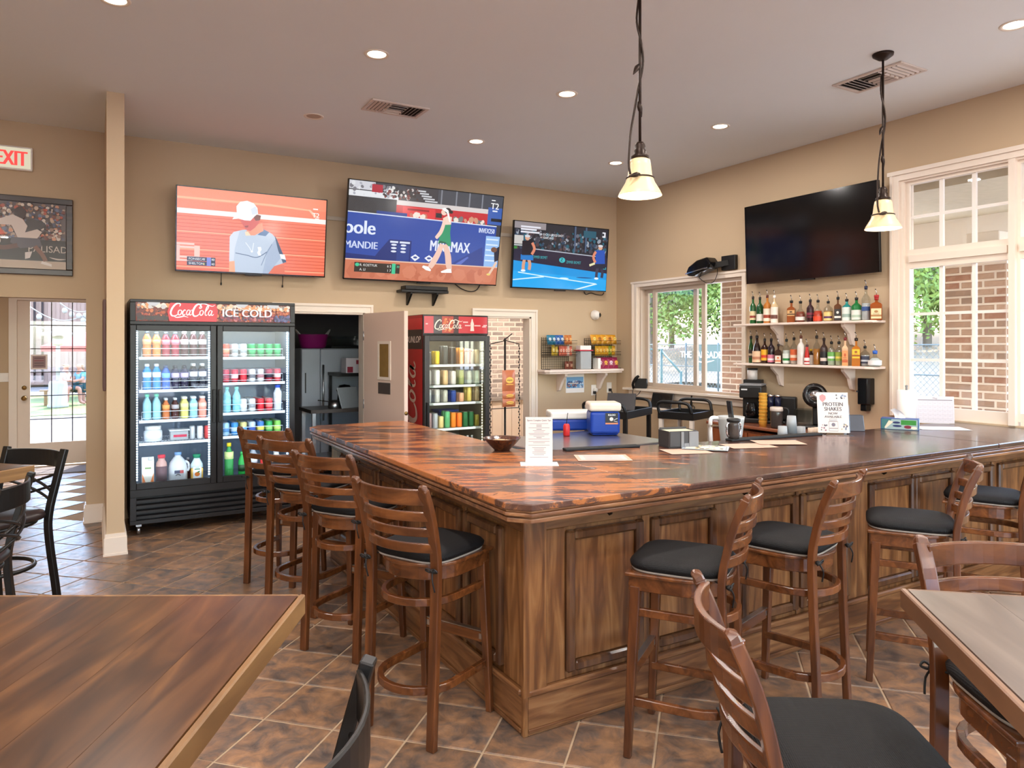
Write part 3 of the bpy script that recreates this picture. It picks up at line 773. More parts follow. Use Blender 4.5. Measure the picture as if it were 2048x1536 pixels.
# ---- high tables
M_tabA = wood('table_board_wood', [(.28, (42, 23, 11)), (.45, (66, 39, 19)), (.58, (84, 52, 26)), (.68, (102, 66, 34)), (.80, (146, 100, 52))], 'y', 1.6, .3, 7, .3, .06, dist=2.0)
M_tabEdge = wood('table_edge_wood', [(.3, (96, 66, 38)), (.6, (132, 96, 58)), (.85, (162, 124, 80))], 'y', 2.0, .4, 6, .2, dist=1.5)
M_tabB = wood('grey_table_wood', [(.25, (78, 66, 60)), (.5, (98, 84, 76)), (.75, (118, 104, 94))], 'y', 1.2, .3, 7, .35, .05)
M_tabBe = wood('brown_table_edge', [(.3, (92, 64, 46)), (.7, (128, 92, 66))], 'y', 2.0, .35, 6, .3)
def high_table(label, corner, ang, w, l, th, boards, mt, me, zt=1.05):
    """corner = one top corner; table spans w along local -x... and l along local -y from it"""
    t = thing('high_table', label, 'table', (corner[0], corner[1], 0), ang)
    bw = (w - .03) / boards
    for i in range(boards):
        box(-.015 - bw * (i + 1) + .0003, -.015 - bw * i - .0003, -l + .015, -.015, zt - th, zt).build('board', mt, t)
    MB().box(-.015, 0, -l, 0, zt - th, zt - .001).box(-w, -w + .015, -l, 0, zt - th, zt - .001).box(-w + .015, -.015, -.015, 0, zt - th, zt - .001).box(-w + .015, -.015, -l, -l + .015, zt - th, zt - .001).build('edge_band', me, t, bevel=.003)
    box(-w / 2 - .05, -w / 2 + .05, -l / 2 - .05, -l / 2 + .05, .03, zt - th - .02).build('pedestal', M_blackmetal, t, bevel=.006)
    box(-w / 2 - .3, -w / 2 + .3, -l / 2 - .3, -l / 2 + .3, zt - th - .02, zt - th).build('mount_plate', M_blackmetal, t)
    MB().box(-w / 2 - .32, -w / 2 + .32, -l / 2 - .05, -l / 2 + .05, 0, .03).box(-w / 2 - .05, -w / 2 + .05, -l / 2 - .32, -l / 2 + .32, .0, .03).build('foot', M_blackmetal, t, bevel=.006)
    return t
c = PX(611, 1187, Z=1.05); e = PX(331, 1536, Z=1.05)
ang = math.atan2(c.y - e.y, c.x - e.x) - R(90)
high_table('high square wooden table with pale streaks in the left foreground', (c.x, c.y), ang, .92, .92, .05, 7, M_tabA, M_tabEdge)
c = PX(1800, 1175, Z=1.05); e = PX(2048, 1420, Z=1.05)
ang = math.atan2(c.y - e.y, c.x - e.x) - R(90)
# the near-left corner belongs to this one: build it mirrored to the right of its left edge
q = Vector((c.x + math.cos(ang) * .92, c.y + math.sin(ang) * .92))
high_table('high grey-brown wooden table cut by the right picture edge', (q.x, q.y), ang, .92, .92, .05, 5, M_tabB, M_tabBe)
c = PX(70, 930, Z=1.05)
high_table('far high wooden table at the left picture edge', (c.x, c.y), R(-46), .92, .92, .06, 7, M_tabA, M_tabEdge)

# ================================================================== FLAT PRINT: pictures made of coloured facets
def art_mat(name, emis=0.0, rough=.4):
    if name in MATS: return MATS[name]
    m, nt, b = base_mat(name)
    at = nd(nt, 'ShaderNodeAttribute'); at.attribute_name = 'Col'
    if emis:
        b.inputs['Base Color'].default_value = (.01, .01, .01, 1)
        nt.links.new(at.outputs['Color'], b.inputs['Emission Color']); b.inputs['Emission Strength'].default_value = emis
    else: nt.links.new(at.outputs['Color'], b.inputs['Base Color'])
    b.inputs['Roughness'].default_value = rough
    MATS[name] = m
    return m
M_screen = art_mat('lit_screen', .72, .15)
M_backlit = art_mat('backlit_sign', .72, .3)
M_print = art_mat('printed_paper', 0, .5)
TXT = {}
def text_tris(s):
    if s in TXT: return TXT[s]
    cu = bpy.data.curves.new('t', 'FONT'); cu.body = s; cu.size = 1.0; cu.resolution_u = 3
    ob = bpy.data.objects.new('t', cu); col.objects.link(ob)
    dg = bpy.context.evaluated_depsgraph_get(); me = bpy.data.meshes.new_from_object(ob.evaluated_get(dg))
    r = ([(v.co.x, v.co.y) for v in me.vertices], [tuple(p.vertices) for p in me.polygons])
    bpy.data.objects.remove(ob); bpy.data.curves.remove(cu); bpy.data.meshes.remove(me)
    TXT[s] = r
    return r
class Art:
    """coloured flat shapes in a w x h picture (x right, y down, top-left origin) on the local XZ plane facing -Y"""
    def __init__(s, w, h): s.w, s.h, s.v, s.f, s.c, s.k = w, h, [], [], [], 0
    def _add(s, pts, faces, c):
        o = len(s.v); s.k += 1; y = -s.k * s.step
        s.v += [(p[0], y, s.h - p[1]) for p in pts]
        cc = S(*c)
        for f in faces: s.f.append([i + o for i in f]); s.c.append(cc)
        return s
    step = .00004
    def poly(s, c, *pts):
        pts = pts[0] if len(pts) == 1 else pts
        return s._add(pts, [tuple(range(len(pts)))], c)
    def rect(s, c, x0, y0, x1, y1): return s.poly(c, (x0, y0), (x1, y0), (x1, y1), (x0, y1))
    def ell(s, c, cx, cy_, rx, ry, n=20, rot=0):
        cr, sr_ = math.cos(R(rot)), math.sin(R(rot))
        return s.poly(c, [(cx + rx * math.cos(2 * math.pi * i / n) * cr - ry * math.sin(2 * math.pi * i / n) * sr_, cy_ + rx * math.cos(2 * math.pi * i / n) * sr_ + ry * math.sin(2 * math.pi * i / n) * cr) for i in range(n)])
    def line(s, c, pts, w, taper=None, n=5):
        q = spline([(a, b, 0) for a, b in pts], n) if n > 1 else [Vector((a, b, 0)) for a, b in pts]
        out = []; N = len(q)
        for i, p in enumerate(q):
            t = q[min(i + 1, N - 1)] - q[max(i - 1, 0)]
            t = t.normalized() if t.length > 1e-9 else Vector((1, 0, 0)); k = i / (N - 1)
            ww = w if taper is None else w * (taper[0] + (taper[1] - taper[0]) * math.sin(math.pi * k))
            out.append((p.x - t.y * ww / 2, p.y + t.x * ww / 2)); out.append((p.x + t.y * ww / 2, p.y - t.x * ww / 2))
        return s._add(out, [(2 * i, 2 * i + 1, 2 * i + 3, 2 * i + 2) for i in range(N - 1)], c)
    def text(s, c, txt, x, y, size, sx=1.0, shear=0.0, align='l', bold=0):
        v, f = text_tris(txt)
        wid = max((p[0] for p in v), default=0) * size * sx
        x0 = x - (wid / 2 if align == 'c' else wid if align == 'r' else 0)
        for dx in ((0,) if not bold else (-bold, 0, bold)):
            s._add([(x0 + dx + (p[0] + shear * p[1]) * size * sx, y - p[1] * size) for p in v], f, c)
        return s
    def crowd(s, x0, y0, x1, y1, n, pal, r0, r1, seed=1):
        rr = random.Random(seed)
        for _ in range(n):
            c = rr.choice(pal); r = rr.uniform(r0, r1)
            s.ell(c, rr.uniform(x0 + r, x1 - r), rr.uniform(y0 + r, y1 - r), r, r * rr.uniform(.7, 1.3), 6, rr.uniform(0, 90))
        return s
    def clip(s):
        """keep everything inside the picture frame"""
        s.v = [(min(max(x, 0), s.w), y, min(max(z, 0), s.h)) for x, y, z in s.v]
        return s
    def build(s, name, m, parent, loc=(0, 0, 0), rot=None):
        s.clip(); me = bpy.data.meshes.new(name); me.from_pydata(s.v, [], s.f); me.materials.append(m)
        ca = me.color_attributes.new('Col', 'FLOAT_COLOR', 'CORNER'); data = []
        for p, c in zip(me.polygons, s.c): data += list(c) * p.loop_total
        ca.data.foreach_set('color', data); me.update()
        return put(name, me, parent, loc, rot)
def script_logo(A, c, x, y, w, shadow=None):
    """flowing two-word script wordmark, drawn with pen strokes in a 10 x 3.6 box"""
    k = w / 10.0; L = []
    f = lambda pts: [(x + a * k, y - b * k) for a, b in pts]
    st = [([(2.25, 2.55), (2.45, 3.0), (2.05, 3.3), (1.35, 2.95), (.7, 2.05), (.42, 1.05), (.72, .42), (1.4, .42), (1.95, .8)], .40, (.35, 1.0)),
          ([(.95, .42), (1.6, .05), (2.5, .18), (3.3, .34), (4.1, .05)], .26, (.2, 1.1)),
          ([(2.45, 1.75), (2.1, 1.6), (1.95, 1.0), (2.15, .62), (2.5, .8), (2.72, 1.4), (2.5, 1.78)], .24, (.8, 1.0)),
          ([(3.55, 1.62), (3.35, 1.8), (3.0, 1.4), (2.92, .85), (3.15, .6), (3.5, .85)], .26, (.6, 1.05)),
          ([(4.4, 1.72), (4.05, 1.75), (3.75, 1.2), (3.82, .68), (4.1, .7), (4.45, 1.3), (4.52, 1.72), (4.35, .95), (4.5, .6), (4.8, .85)], .24, (.7, 1.0)),
          ([(4.75, 1.72), (5.05, 1.8)], .22, (1, 1)),
          ([(6.55, 2.35), (6.7, 2.9), (6.35, 3.2), (5.75, 2.85), (5.25, 2.0), (5.05, 1.05), (5.35, .42), (6.0, .5), (6.4, .9)], .42, (.35, 1.0)),
          ([(6.35, 2.45), (6.6, 2.15), (6.95, 2.5), (6.75, 3.15), (7.4, 3.35), (8.3, 3.05), (9.3, 2.75), (9.8, 3.1)], .24, (.3, 1.1)),
          ([(7.05, 1.75), (6.7, 1.6), (6.55, 1.0), (6.75, .62), (7.1, .8), (7.32, 1.4), (7.1, 1.78)], .24, (.8, 1.0)),
          ([(7.6, 1.2), (8.1, 1.9), (8.45, 2.6), (8.2, 2.75), (7.85, 1.9), (7.7, 1.0), (7.85, .6), (8.15, .8)], .24, (.6, 1.0)),
          ([(9.1, 1.72), (8.75, 1.75), (8.42, 1.2), (8.5, .68), (8.8, .7), (9.12, 1.3), (9.2, 1.72), (9.02, .95), (9.2, .6), (9.55, .9)], .24, (.7, 1.0))]
    for pts, wd, tp in st:
        if shadow: A.line(shadow, [(a + .12 * k, b + .12 * k) for a, b in f(pts)], (wd + .12) * k, tp)
    for pts, wd, tp in st: A.line(c, f(pts), wd * k, tp)
    return A

# ================================================================== TELEVISIONS
def tv_frame(label, bl, br, tl, tr, art=None, cat='television', extra=None):
    """corner points in the room -> a tilted flat screen"""
    bl, br, tl, tr = map(Vector, (bl, br, tl, tr))
    w = ((br - bl).length + (tr - tl).length) / 2
    xa = ((br - bl) + (tr - tl)); xa.z = 0; xa.normalize()
    up = ((tl - bl) + (tr - br)).normalized(); h = ((tl - bl).length + (tr - br).length) / 2
    nrm = xa.cross(up).normalized()          # towards the room
    c = (bl + br + tl + tr) / 4
    t = thing('television', label, cat, c)
    Mx = Matrix((xa, -nrm, up)).transposed()
    t.rotation_euler = Mx.to_euler()
    b = .010
    MB().box(-w / 2, w / 2, .004, .035, -h / 2, h / 2).box(-w / 2 + .1, w / 2 - .1, .035, .06, -h / 2 + .08, h / 2 - .15).build('housing', M_black, t, bevel=.003)
    MB().box(-w / 2, w / 2, -.003, .004, -h / 2, -h / 2 + .014).box(-w / 2, w / 2, -.003, .004, h / 2 - b, h / 2).box(-w / 2, -w / 2 + b, -.003, .004, -h / 2, h / 2).box(w / 2 - b, w / 2, -.003, .004, -h / 2, h / 2).build('bezel', M_blackgloss, t)
    MB().box(-.08, .08, -.004, .02, -h / 2 - .014, -h / 2).build('badge', M_black, t)
    sw, sh = w - 2 * b, h - b - .014
    sc = box(-sw / 2, sw / 2, .001, .0039, -h / 2 + .014, h / 2 - b).build('screen', M_blackgloss, t)
    # wall mount
    MB().box(-.25, .25, .06, .075, -.15, .15).box(-.03, .03, .07, .16, -.05, .05).build('wall_mount', M_black, t)
    if art:
        A = Art(sw, sh); art(A, sw, sh); A.build('picture', M_screen, sc, (-sw / 2, .0009, -h / 2 + .014))
    if extra: extra(t, w, h)
    return t
def tv1(A, w, h):
    P = lambda *q: [(a * w, b * h) for a, b in q]
    A.rect((250, 138, 104), 0, 0, w, h)
    A.rect((252, 128, 96), 0, .15 * h, w, .25 * h)
    A.poly((255, 178, 138), P((0, .115), (.6, .115), (.88, .14), (.88, .16), (.6, .14), (0, .14)))
    A.poly((255, 190, 160), P((.87, .145), (.885, .14), (.945, .235), (.915, .235)))
    A.rect((252, 120, 88), 0, .26 * h, w, h)
    A.rect((255, 240, 236), 0, .255 * h, w, .315 * h)
    for i in range(16):
        y = .345 + i * .0425; A.rect((206, 74, 46), 0, y * h, w, (y + .007) * h)
        if i % 5 == 4: A.rect((255, 168, 128), 0, (y + .01) * h, w, (y + .025) * h)
    for y, x1 in ((.67, .11), (.71, .14), (.83, .13), (.87, .10)): A.rect((255, 200, 186), 0, y * h, x1 * w, (y + .025) * h)
    A.rect((255, 196, 180), .11 * w, .70 * h, .145 * w, .84 * h); A.rect((255, 190, 176), 0, .70 * h, .02 * w, .88 * h)
    # player: arms, shirt, neck, face, cap
    A.poly((250, 170, 128), P((.335, .86), (.375, .86), (.385, 1), (.335, 1)))
    A.poly((226, 110, 78), P((.62, .88), (.71, .88), (.715, 1), (.60, 1)))
    A.poly((186, 200, 218), P((.335, .56), (.36, .50), (.42, .465), (.56, .44), (.62, .49), (.655, .56), (.725, .84), (.64, .90), (.60, 1), (.375, 1), (.37, .86), (.335, .87)))
    A.poly((210, 218, 232), P((.335, .56), (.36, .50), (.40, .48), (.37, .70), (.365, .86), (.335, .87)))
    A.poly((164, 180, 204), P((.59, .70), (.64, .56), (.66, .60), (.70, .75), (.64, .90), (.60, 1), (.56, 1)))
    A.poly((58, 82, 112), P((.635, .50), (.655, .56), (.725, .84), (.70, .855), (.665, .70)))
    A.line((92, 112, 142), P((.375, .76), (.45, .78), (.52, .80), (.59, .72)), .006 * w); A.line((120, 140, 168), P((.55, .90), (.58, .76), (.62, .62)), .005 * w)
    A.poly((70, 112, 158), P((.52, .515), (.56, .44), (.60, .47), (.575, .525)))
    A.poly((240, 150, 116), P((.45, .44), (.55, .36), (.56, .46), (.50, .525), (.44, .53)))
    A.poly((255, 214, 178), P((.435, .49), (.455, .48), (.475, .53), (.44, .535)))
    A.poly((214, 92, 84), P((.40, .35), (.49, .28), (.525, .26), (.53, .36), (.50, .43), (.47, .475), (.44, .46), (.425, .42)))
    A.poly((150, 60, 56), P((.432, .415), (.458, .405), (.455, .43), (.437, .435)))
    A.poly((120, 62, 54), P((.49, .30), (.51, .26), (.54, .27), (.535, .33), (.505, .34)))
    A.poly((252, 252, 253), P((.38, .29), (.375, .18), (.40, .12), (.445, .10), (.49, .125), (.515, .18), (.52, .25), (.50, .28), (.47, .345), (.43, .345), (.39, .33), (.35, .345), (.36, .315)))
    A.poly((214, 222, 238), P((.47, .20), (.50, .16), (.515, .2), (.518, .25), (.48, .27)))
    A.line((225, 232, 240), P((.44, .62), (.47, .69), (.485, .73), (.495, .62)), .006 * w); A.ell((236, 240, 245), .484 * w, .73 * h, .008 * w, .012 * h)
    A.poly((244, 248, 250), P((.522, .67), (.545, .665), (.55, .70), (.54, .73), (.548, .775), (.53, .775), (.52, .74), (.528, .71)))
    A.poly((240, 244, 248), P((.675, .74), (.71, .745), (.72, .81), (.685, .80)))
    A.text((255, 250, 246), 'T2', .9 * w, .235 * h, .085 * h, 1.0, 0, 'l', .001); A.rect((255, 250, 246), .905 * w, .12 * h, .94 * w, .135 * h); A.rect((255, 240, 236), .92 * w, .215 * h + .03 * h, .95 * w, .265 * h)
    A.rect((24, 34, 66), .065 * w, .835 * h, .19 * w, .885 * h); A.rect((24, 34, 66), .065 * w, .89 * h, .19 * w, .94 * h); A.rect((120, 130, 210), .19 * w, .835 * h, .217 * w, .94 * h); A.rect((20, 24, 40), .217 * w, .835 * h, .245 * w, .94 * h)
    for i, (n, s1, s2) in enumerate((('FONSECA', '3', '40'), ('SHELTON', '6', '40'))):
        y = (.874 + .055 * i) * h
        A.text((245, 246, 250), n, .075 * w, y, .038 * h, 1.05); A.text((245, 246, 250) if i == 0 else (240, 220, 60), s1, .168 * w, y, .038 * h); A.text((245, 246, 250), s2, .219 * w, y, .038 * h)
def tv2(A, w, h):
    P = lambda *q: [(a * w, b * h) for a, b in q]
    A.rect((62, 60, 66), 0, 0, w, h)
    A.rect((206, 206, 214), 0, 0, .155 * w, .085 * h); A.rect((226, 228, 232), 0, .095 * h, .30 * w, .155 * h)
    A.crowd(.0, .0, .30 * w, .15 * h, 26, [(170, 172, 182), (220, 222, 226), (120, 118, 126)], .006 * w, .014 * w, 4)
    A.rect((176, 40, 56), .135 * w, .02 * h, .2 * w, .10 * h)
    A.crowd(.2 * w, .01 * h, .44 * w, .15 * h, 60, [(70, 42, 40), (200, 190, 186), (48, 44, 46), (120, 60, 58), (224, 222, 220)], .006 * w, .012 * w, 5)
    for i in range(6): A.rect((206, 208, 214), (.42 + .012 * i) * w, (.03 + .025 * i) * h, (.47 + .02 * i) * w, (.045 + .025 * i) * h)
    A.rect((70, 72, 80), .55 * w, 0, w, .19 * h)
    for x in (.57, .67, .76, .85): A.rect((128, 132, 142), x * w, 0, (x + .009) * w, .2 * h)
    A.poly((62, 60, 62), P((0, .155), (.30, .155), (.30, .32), (0, .32)))
    A.rect((214, 206, 204), .29 * w, .155 * h, .92 * w, .205 * h)
    A.rect((196, 42, 50), .29 * w, .205 * h, .90 * w, .335 * h); A.rect((226, 60, 66), .33 * w, .215 * h, .54 * w, .335 * h); A.rect((150, 30, 40), .36 * w, .23 * h, .50 * w, .25 * h)
    A.rect((50, 46, 52), .545 * w, .25 * h, .585 * w, .30 * h)
    A.rect((36, 62, 140), .17 * w, .285 * h, .36 * w, .335 * h)
    A.crowd(.37 * w, .26 * h, .52 * w, .335 * h, 7, [(240, 226, 214), (200, 120, 100)], .011 * w, .018 * w, 6); A.crowd(.64 * w, .255 * h, .90 * w, .34 * h, 16, [(236, 222, 210), (208, 150, 120), (244, 240, 238), (120, 120, 120)], .010 * w, .019 * w, 9)
    A.rect((60, 96, 176), .90 * w, .13 * h, w, .32 * h); A.rect((32, 32, 40), .925 * w, .25 * h, w, .285 * h)
    A.poly((44, 76, 164), P((0, .315), (.97, .335), (.97, .80), (0, .80))); A.poly((228, 236, 250), P((0, .312), (.97, .332), (.97, .342), (0, .322)))
    A.poly((30, 50, 120), P((.20, .70), (.26, .57), (.40, .57), (.40, .80), (.16, .80))); A.rect((40, 66, 140), .31 * w, .62 * h, .39 * w, .80 * h)
    A.poly((36, 60, 140), P((.66, .80), (.80, .66), (.88, .58), (.90, .8))); A.poly((90, 110, 196), P((.70, .79), (.78, .70), (.79, .71), (.74, .79)))
    A.poly((30, 50, 118), P((0, .74), (.22, .76), (.22, .8), (0, .8)))
    A.text((226, 234, 252), 'oole', -.02 * w, .535 * h, .20 * h, .95, 0, 'l', .006); A.text((206, 216, 244), 'MANDIE', -.012 * w, .685 * h, .105 * h, .92, 0, 'l', .003)
    A.rect((220, 228, 246), .265 * w, .585 * h, .315 * w, .605 * h); A.rect((220, 228, 246), .325 * w, .585 * h, .39 * w, .605 * h)
    for x in (.275, .335):
        for y in (.625, .66, .695): A.ell((228, 234, 248), (x + .015) * w, y * h, .018 * w, .011 * h, 10)
    for x in (.43, .52): A.poly((236, 240, 248), P((x - .03, .745), (x, .71), (x + .03, .745), (x, .785))); A.ell((60, 80, 150), x * w, .745 * h, .014 * w, .012 * h, 8)
    A.text((226, 232, 248), 'MIRAMAX', .52 * w, .66 * h, .165 * h, .66, 0, 'l', .004); A.text((216, 226, 248), 'INVEX250', .845 * w, .42 * h, .075 * h, .62, 0, 'l', .002)
    A.rect((150, 190, 240), .90 * w, .45 * h, w, .80 * h)
    for i in range(5): A.rect((220, 236, 252), .905 * w, (.48 + .06 * i) * h, .99 * w, (.495 + .06 * i) * h)
    A.rect((206, 122, 92), 0, .80 * h, w, h); A.rect((232, 196, 176), 0, .795 * h, w, .807 * h)
    A.crowd(0, .82 * h, w, h, 40, [(214, 132, 102), (196, 112, 84)], .01 * w, .05 * w, 11)
    A.poly((40, 40, 60), P((.965, .60), (1, .56), (1, .72), (.975, .74))); A.ell((120, 80, 62), .965 * w, .60 * h, .022 * w, .03 * h); A.line((236, 200, 176), P((.99, .74), (.965, .82), (.945, .88)), .016 * w); A.ell((236, 210, 120), .94 * w, .885 * h, .014 * w, .012 * h)
    # player
    A.line((240, 200, 182), P((.60, .58), (.575, .70), (.545, .80), (.53, .845)), .034 * w, (.8, 1.1)); A.line((236, 194, 176), P((.62, .58), (.645, .70), (.655, .80), (.665, .855)), .036 * w, (.8, 1.15))
    A.poly((250, 246, 244), P((.485, .825), (.52, .835), (.54, .87), (.535, .885), (.505, .875), (.478, .845))); A.poly((250, 246, 244), P((.645, .85), (.675, .845), (.68, .89), (.61, .895), (.605, .88)))
    A.poly((46, 150, 104), P((.60, .37), (.65, .35), (.648, .45), (.662, .59), (.645, .60), (.62, .565), (.585, .565), (.572, .585), (.585, .44)))
    A.poly((30, 96, 66), P((.585, .545), (.62, .555), (.645, .59), (.62, .57), (.585, .57), (.572, .585)))
    A.poly((244, 212, 196), P((.592, .30), (.62, .27), (.652, .28), (.65, .36), (.60, .37))); A.line((244, 208, 190), P((.605, .30), (.598, .38), (.585, .45), (.565, .50), (.555, .52)), .022 * w, (.8, 1.1))
    A.ell((244, 206, 190), .597 * w, .235 * h, .019 * w, .033 * h); A.ell((50, 40, 38), .622 * w, .215 * h, .022 * w, .032 * h); A.poly((250, 250, 250), P((.578, .20), (.60, .185), (.625, .21), (.64, .30), (.645, .34), (.635, .33), (.615, .235))); A.ell((50, 40, 38), .645 * w, .225 * h, .012 * w, .018 * h)
    A.text((252, 252, 252), 'T2', .915 * w, .145 * h, .095 * h, 1.0, 0, 'l', .0015); A.rect((252, 252, 252), .918 * w, .045 * h, .945 * w, .055 * h); A.rect((236, 240, 250), .93 * w, .16 * h, .965 * w, .175 * h)
    A.rect((58, 48, 42), .055 * w, .83 * h, .335 * w, .93 * h); A.rect((70, 200, 150), .285 * w, .825 * h, .308 * w, .935 * h); A.ell((70, 200, 150), .072 * w, .855 * h, .013 * w, .018 * h)
    A.text((245, 244, 240), 'R. KOSTYUK', .087 * w, .868 * h, .036 * h, .95); A.text((245, 244, 240), 'A. LI', .087 * w, .915 * h, .036 * h, .95)
    A.text((245, 244, 240), '6 5', .255 * w, .868 * h, .036 * h); A.text((245, 244, 240), '1 7', .255 * w, .915 * h, .036 * h); A.text((110, 220, 180), '30', .313 * w, .868 * h, .034 * h)
def tv3(A, w, h):
    P = lambda *q: [(a * w, b * h) for a, b in q]
    A.rect((38, 40, 50), 0, 0, w, h)
    A.rect((150, 142, 146), 0, 0, .32 * w, .10 * h)
    A.crowd(0, .10 * h, w, .45 * h, 260, [(30, 32, 40), (66, 66, 80), (100, 104, 118), (44, 70, 96), (84, 62, 66), (150, 156, 168), (36, 96, 116), (60, 52, 58)], .008 * w, .02 * w, 12)
    for x in (.62, .74): A.rect((74, 92, 120), x * w, 0, (x + .018) * w, .40 * h)
    A.rect((40, 90, 110), .72 * w, .05 * h, .86 * w, .16 * h)
    A.rect((204, 200, 196), 0, .21 * h, .09 * w, .34 * h); A.rect((190, 196, 196), 0, .35 * h, .09 * w, .37 * h); A.rect((60, 140, 60), 0, .38 * h, .03 * w, .47 * h)
    A.poly((40, 34, 58), P((0, .42), (.2, .40), (1, .46), (1, .72), (0, .60))); A.poly((180, 186, 200), P((.2, .395), (.92, .445), (.92, .46), (.2, .41)))
    A.poly((18, 150, 226), P((0, .595), (1, .715), (1, 1), (0, 1))); A.poly((24, 168, 242), P((0, .75), (1, .82), (1, 1), (0, 1)))
    wl = (214, 246, 255)
    A.poly(wl, P((.05, .765), (.30, .805), (.88, .885), (.88, .90), (.30, .82), (.05, .78))); A.poly(wl, P((0, .885), (.30, .815), (.32, .83), (0, .90))); A.poly(wl, P((.88, .885), (.90, .90), (.68, 1), (.64, 1)))
    A.ell((216, 244, 255), .53 * w, .83 * h, .05 * w, .012 * h); A.ell((16, 60, 120), .75 * w, .805 * h, .09 * w, .008 * h)
    A.text((60, 180, 190), 'ZIMMER BIOMET', .19 * w, .545 * h, .06 * h, .62, -.05); A.ell((60, 190, 200), .50 * w, .545 * h, .032 * w, .042 * h); A.text((30, 40, 60), 'Z', .483 * w, .565 * h, .07 * h, 1.0, 0, 'l', .002); A.text((60, 180, 190), 'ZIMMER BIOMET', .545 * w, .59 * h, .062 * h, .62)
    A.rect((60, 180, 190), .93 * w, .615 * h, .99 * w, .65 * h)
    for cx, k in ((.13, 1), (.915, -1)):
        y0 = .0 if k > 0 else .06
        A.line((216, 160, 130) if k > 0 else (60, 60, 84), P((cx - .02, .56 + y0), (cx - .03, .66 + y0), (cx - .03, .73 + y0)), .03 * w); A.line((216, 160, 130) if k > 0 else (50, 52, 76), P((cx + .02, .56 + y0), (cx + .035, .64 + y0), (cx + .03, .73 + y0)), .03 * w)
        A.poly((30, 120, 200) if k > 0 else (36, 40, 60), P((cx - .06, .50 + y0), (cx + .06, .49 + y0), (cx + .07, .58 + y0), (cx - .06, .58 + y0)))
        A.poly((34, 24, 34) if k > 0 else (40, 84, 180), P((cx - .05, .29 + y0), (cx + .05, .28 + y0), (cx + .06, .50 + y0), (cx - .05, .51 + y0)))
        A.ell((226, 176, 150), cx + .005 * w * 0 + cx * 0, 0, 0.001, 0.001); A.ell((220, 168, 140), cx * w, (.24 + y0) * h, .024 * w, .04 * h); A.ell((210, 214, 222), cx * w, (.215 + y0) * h, .028 * w, .02 * h)
        A.line((224, 140, 110), P((cx + k * .05, .31 + y0), (cx + k * .075, .40 + y0), (cx + k * .05, .49 + y0)), .026 * w)
        A.ell((236, 244, 248), (cx - .03) * w, (.745 + y0) * h, .024 * w, .018 * h)
    A.line((230, 226, 180), P((.86, .56), (.80, .60)), .02 * w)
    for y, x1 in ((.06, .26), (.10, .22), (.14, .25)): A.rect((226, 226, 236), .06 * w, y * h, x1 * w, (y + .026) * h)
    A.text((246, 246, 250), '>> SUCH A GOOD SHOT.', .255 * w, .185 * h, .05 * h, .78); A.text((246, 246, 250), '>> YEAH, AND', .255 * w, .235 * h, .05 * h, .78)
    A.rect((238, 238, 244), .93 * w, .05 * h, .965 * w, .135 * h); A.rect((38, 40, 50), .93 * w, .07 * h, .95 * w, .11 * h)
def tvcorners(bl, br, tl, tr, y, d): return PX(*bl, Y=y), PX(*br, Y=y), PX(*tl, Y=y - d), PX(*tr, Y=y - d)
def pulls(t, w, h):
    for x in (-.30, .30):
        MB().tube([(x, .05, -h / 2 + .05), (x, .055, -h / 2 - .05), (x, .055, -h / 2 - .10)], .004, 6).tube([(x, .055, -h / 2 - .10), (x, .055, -h / 2 - .125)], .008, 6).build('mount_cord', M_black, t)
tv_frame('left television showing a tennis player in a white cap on orange clay', *tvcorners((349, 541), (649.5, 555.5), (353.5, 367.5), (655, 401), 7.66, .10), tv1, extra=pulls)
tv_frame('big middle television showing a player in green before blue banners', *tvcorners((686, 556), (993, 573.5), (697.5, 356.5), (1007, 392.5), 7.66, .20), tv2)
tv_frame('smallest television showing a blue tennis court, beside the corner', *tvcorners((1022.5, 575), (1213.5, 584.5), (1028, 440.5), (1216, 457.5), 7.66, .07), tv3)
c4 = [PX(1492, 567.5, X=6.03), PX(1757, 545, X=6.03), PX(1490.5, 412, X=6.0), PX(1757, 362, X=6.0)]
tv_frame('large switched-off television with a dark glossy screen above the bottles', *c4)
# white cable channel between the televisions
for n, (u0, u1, v0, v1, lb) in enumerate(((648, 700, 433, 441, 'white cable channel on the wall between left and middle television'), (1000, 1032, 467, 473, 'white cable channel on the wall between middle and smallest television'))):
    a, b = PX(u0, v0, Y=YA - .02), PX(u1, v1, Y=YA - .02); zm = (a.z + b.z) / 2
    tag(box(a.x, b.x, YA - .02, YA - .001, zm - .022, zm + .022).build('cable_channel', plain('grey_cable_cover', (190, 176, 158), .5), bevel=.004), lb, 'cable cover')
for pts, lb in (([(908, 566), (922, 577), (940, 583), (953, 580), (960, 570)], 'thin black cable looping below the middle television'), ([(1168, 583), (1172, 589), (1182, 586), (1192, 589), (1204, 590), (1208, 585)], 'thin black cable sagging below the smallest television')):
    tag(MB().tube(spline([PX(u, v, Y=YA - .03) for u, v in pts], 5), .006, 6).build('cable', M_black), lb, 'cable')
sh = thing('wall_shelf', 'small black bracket shelf on the wall below the middle television', 'shelf', PX(840, 582, Y=YA))
p0 = PX(793, 577, Y=YA - .12); p1 = PX(888, 584, Y=YA - .12); zz = sh.location.z
wv = (p1.x - p0.x) / 2
box(-wv, wv, -.16, -.001, -.03, .0).build('board', M_black, sh, bevel=.004)
box(-wv * .84, wv * .95, -.17, -.02, .001, .045).build('board_lip', M_black, sh, bevel=.004)
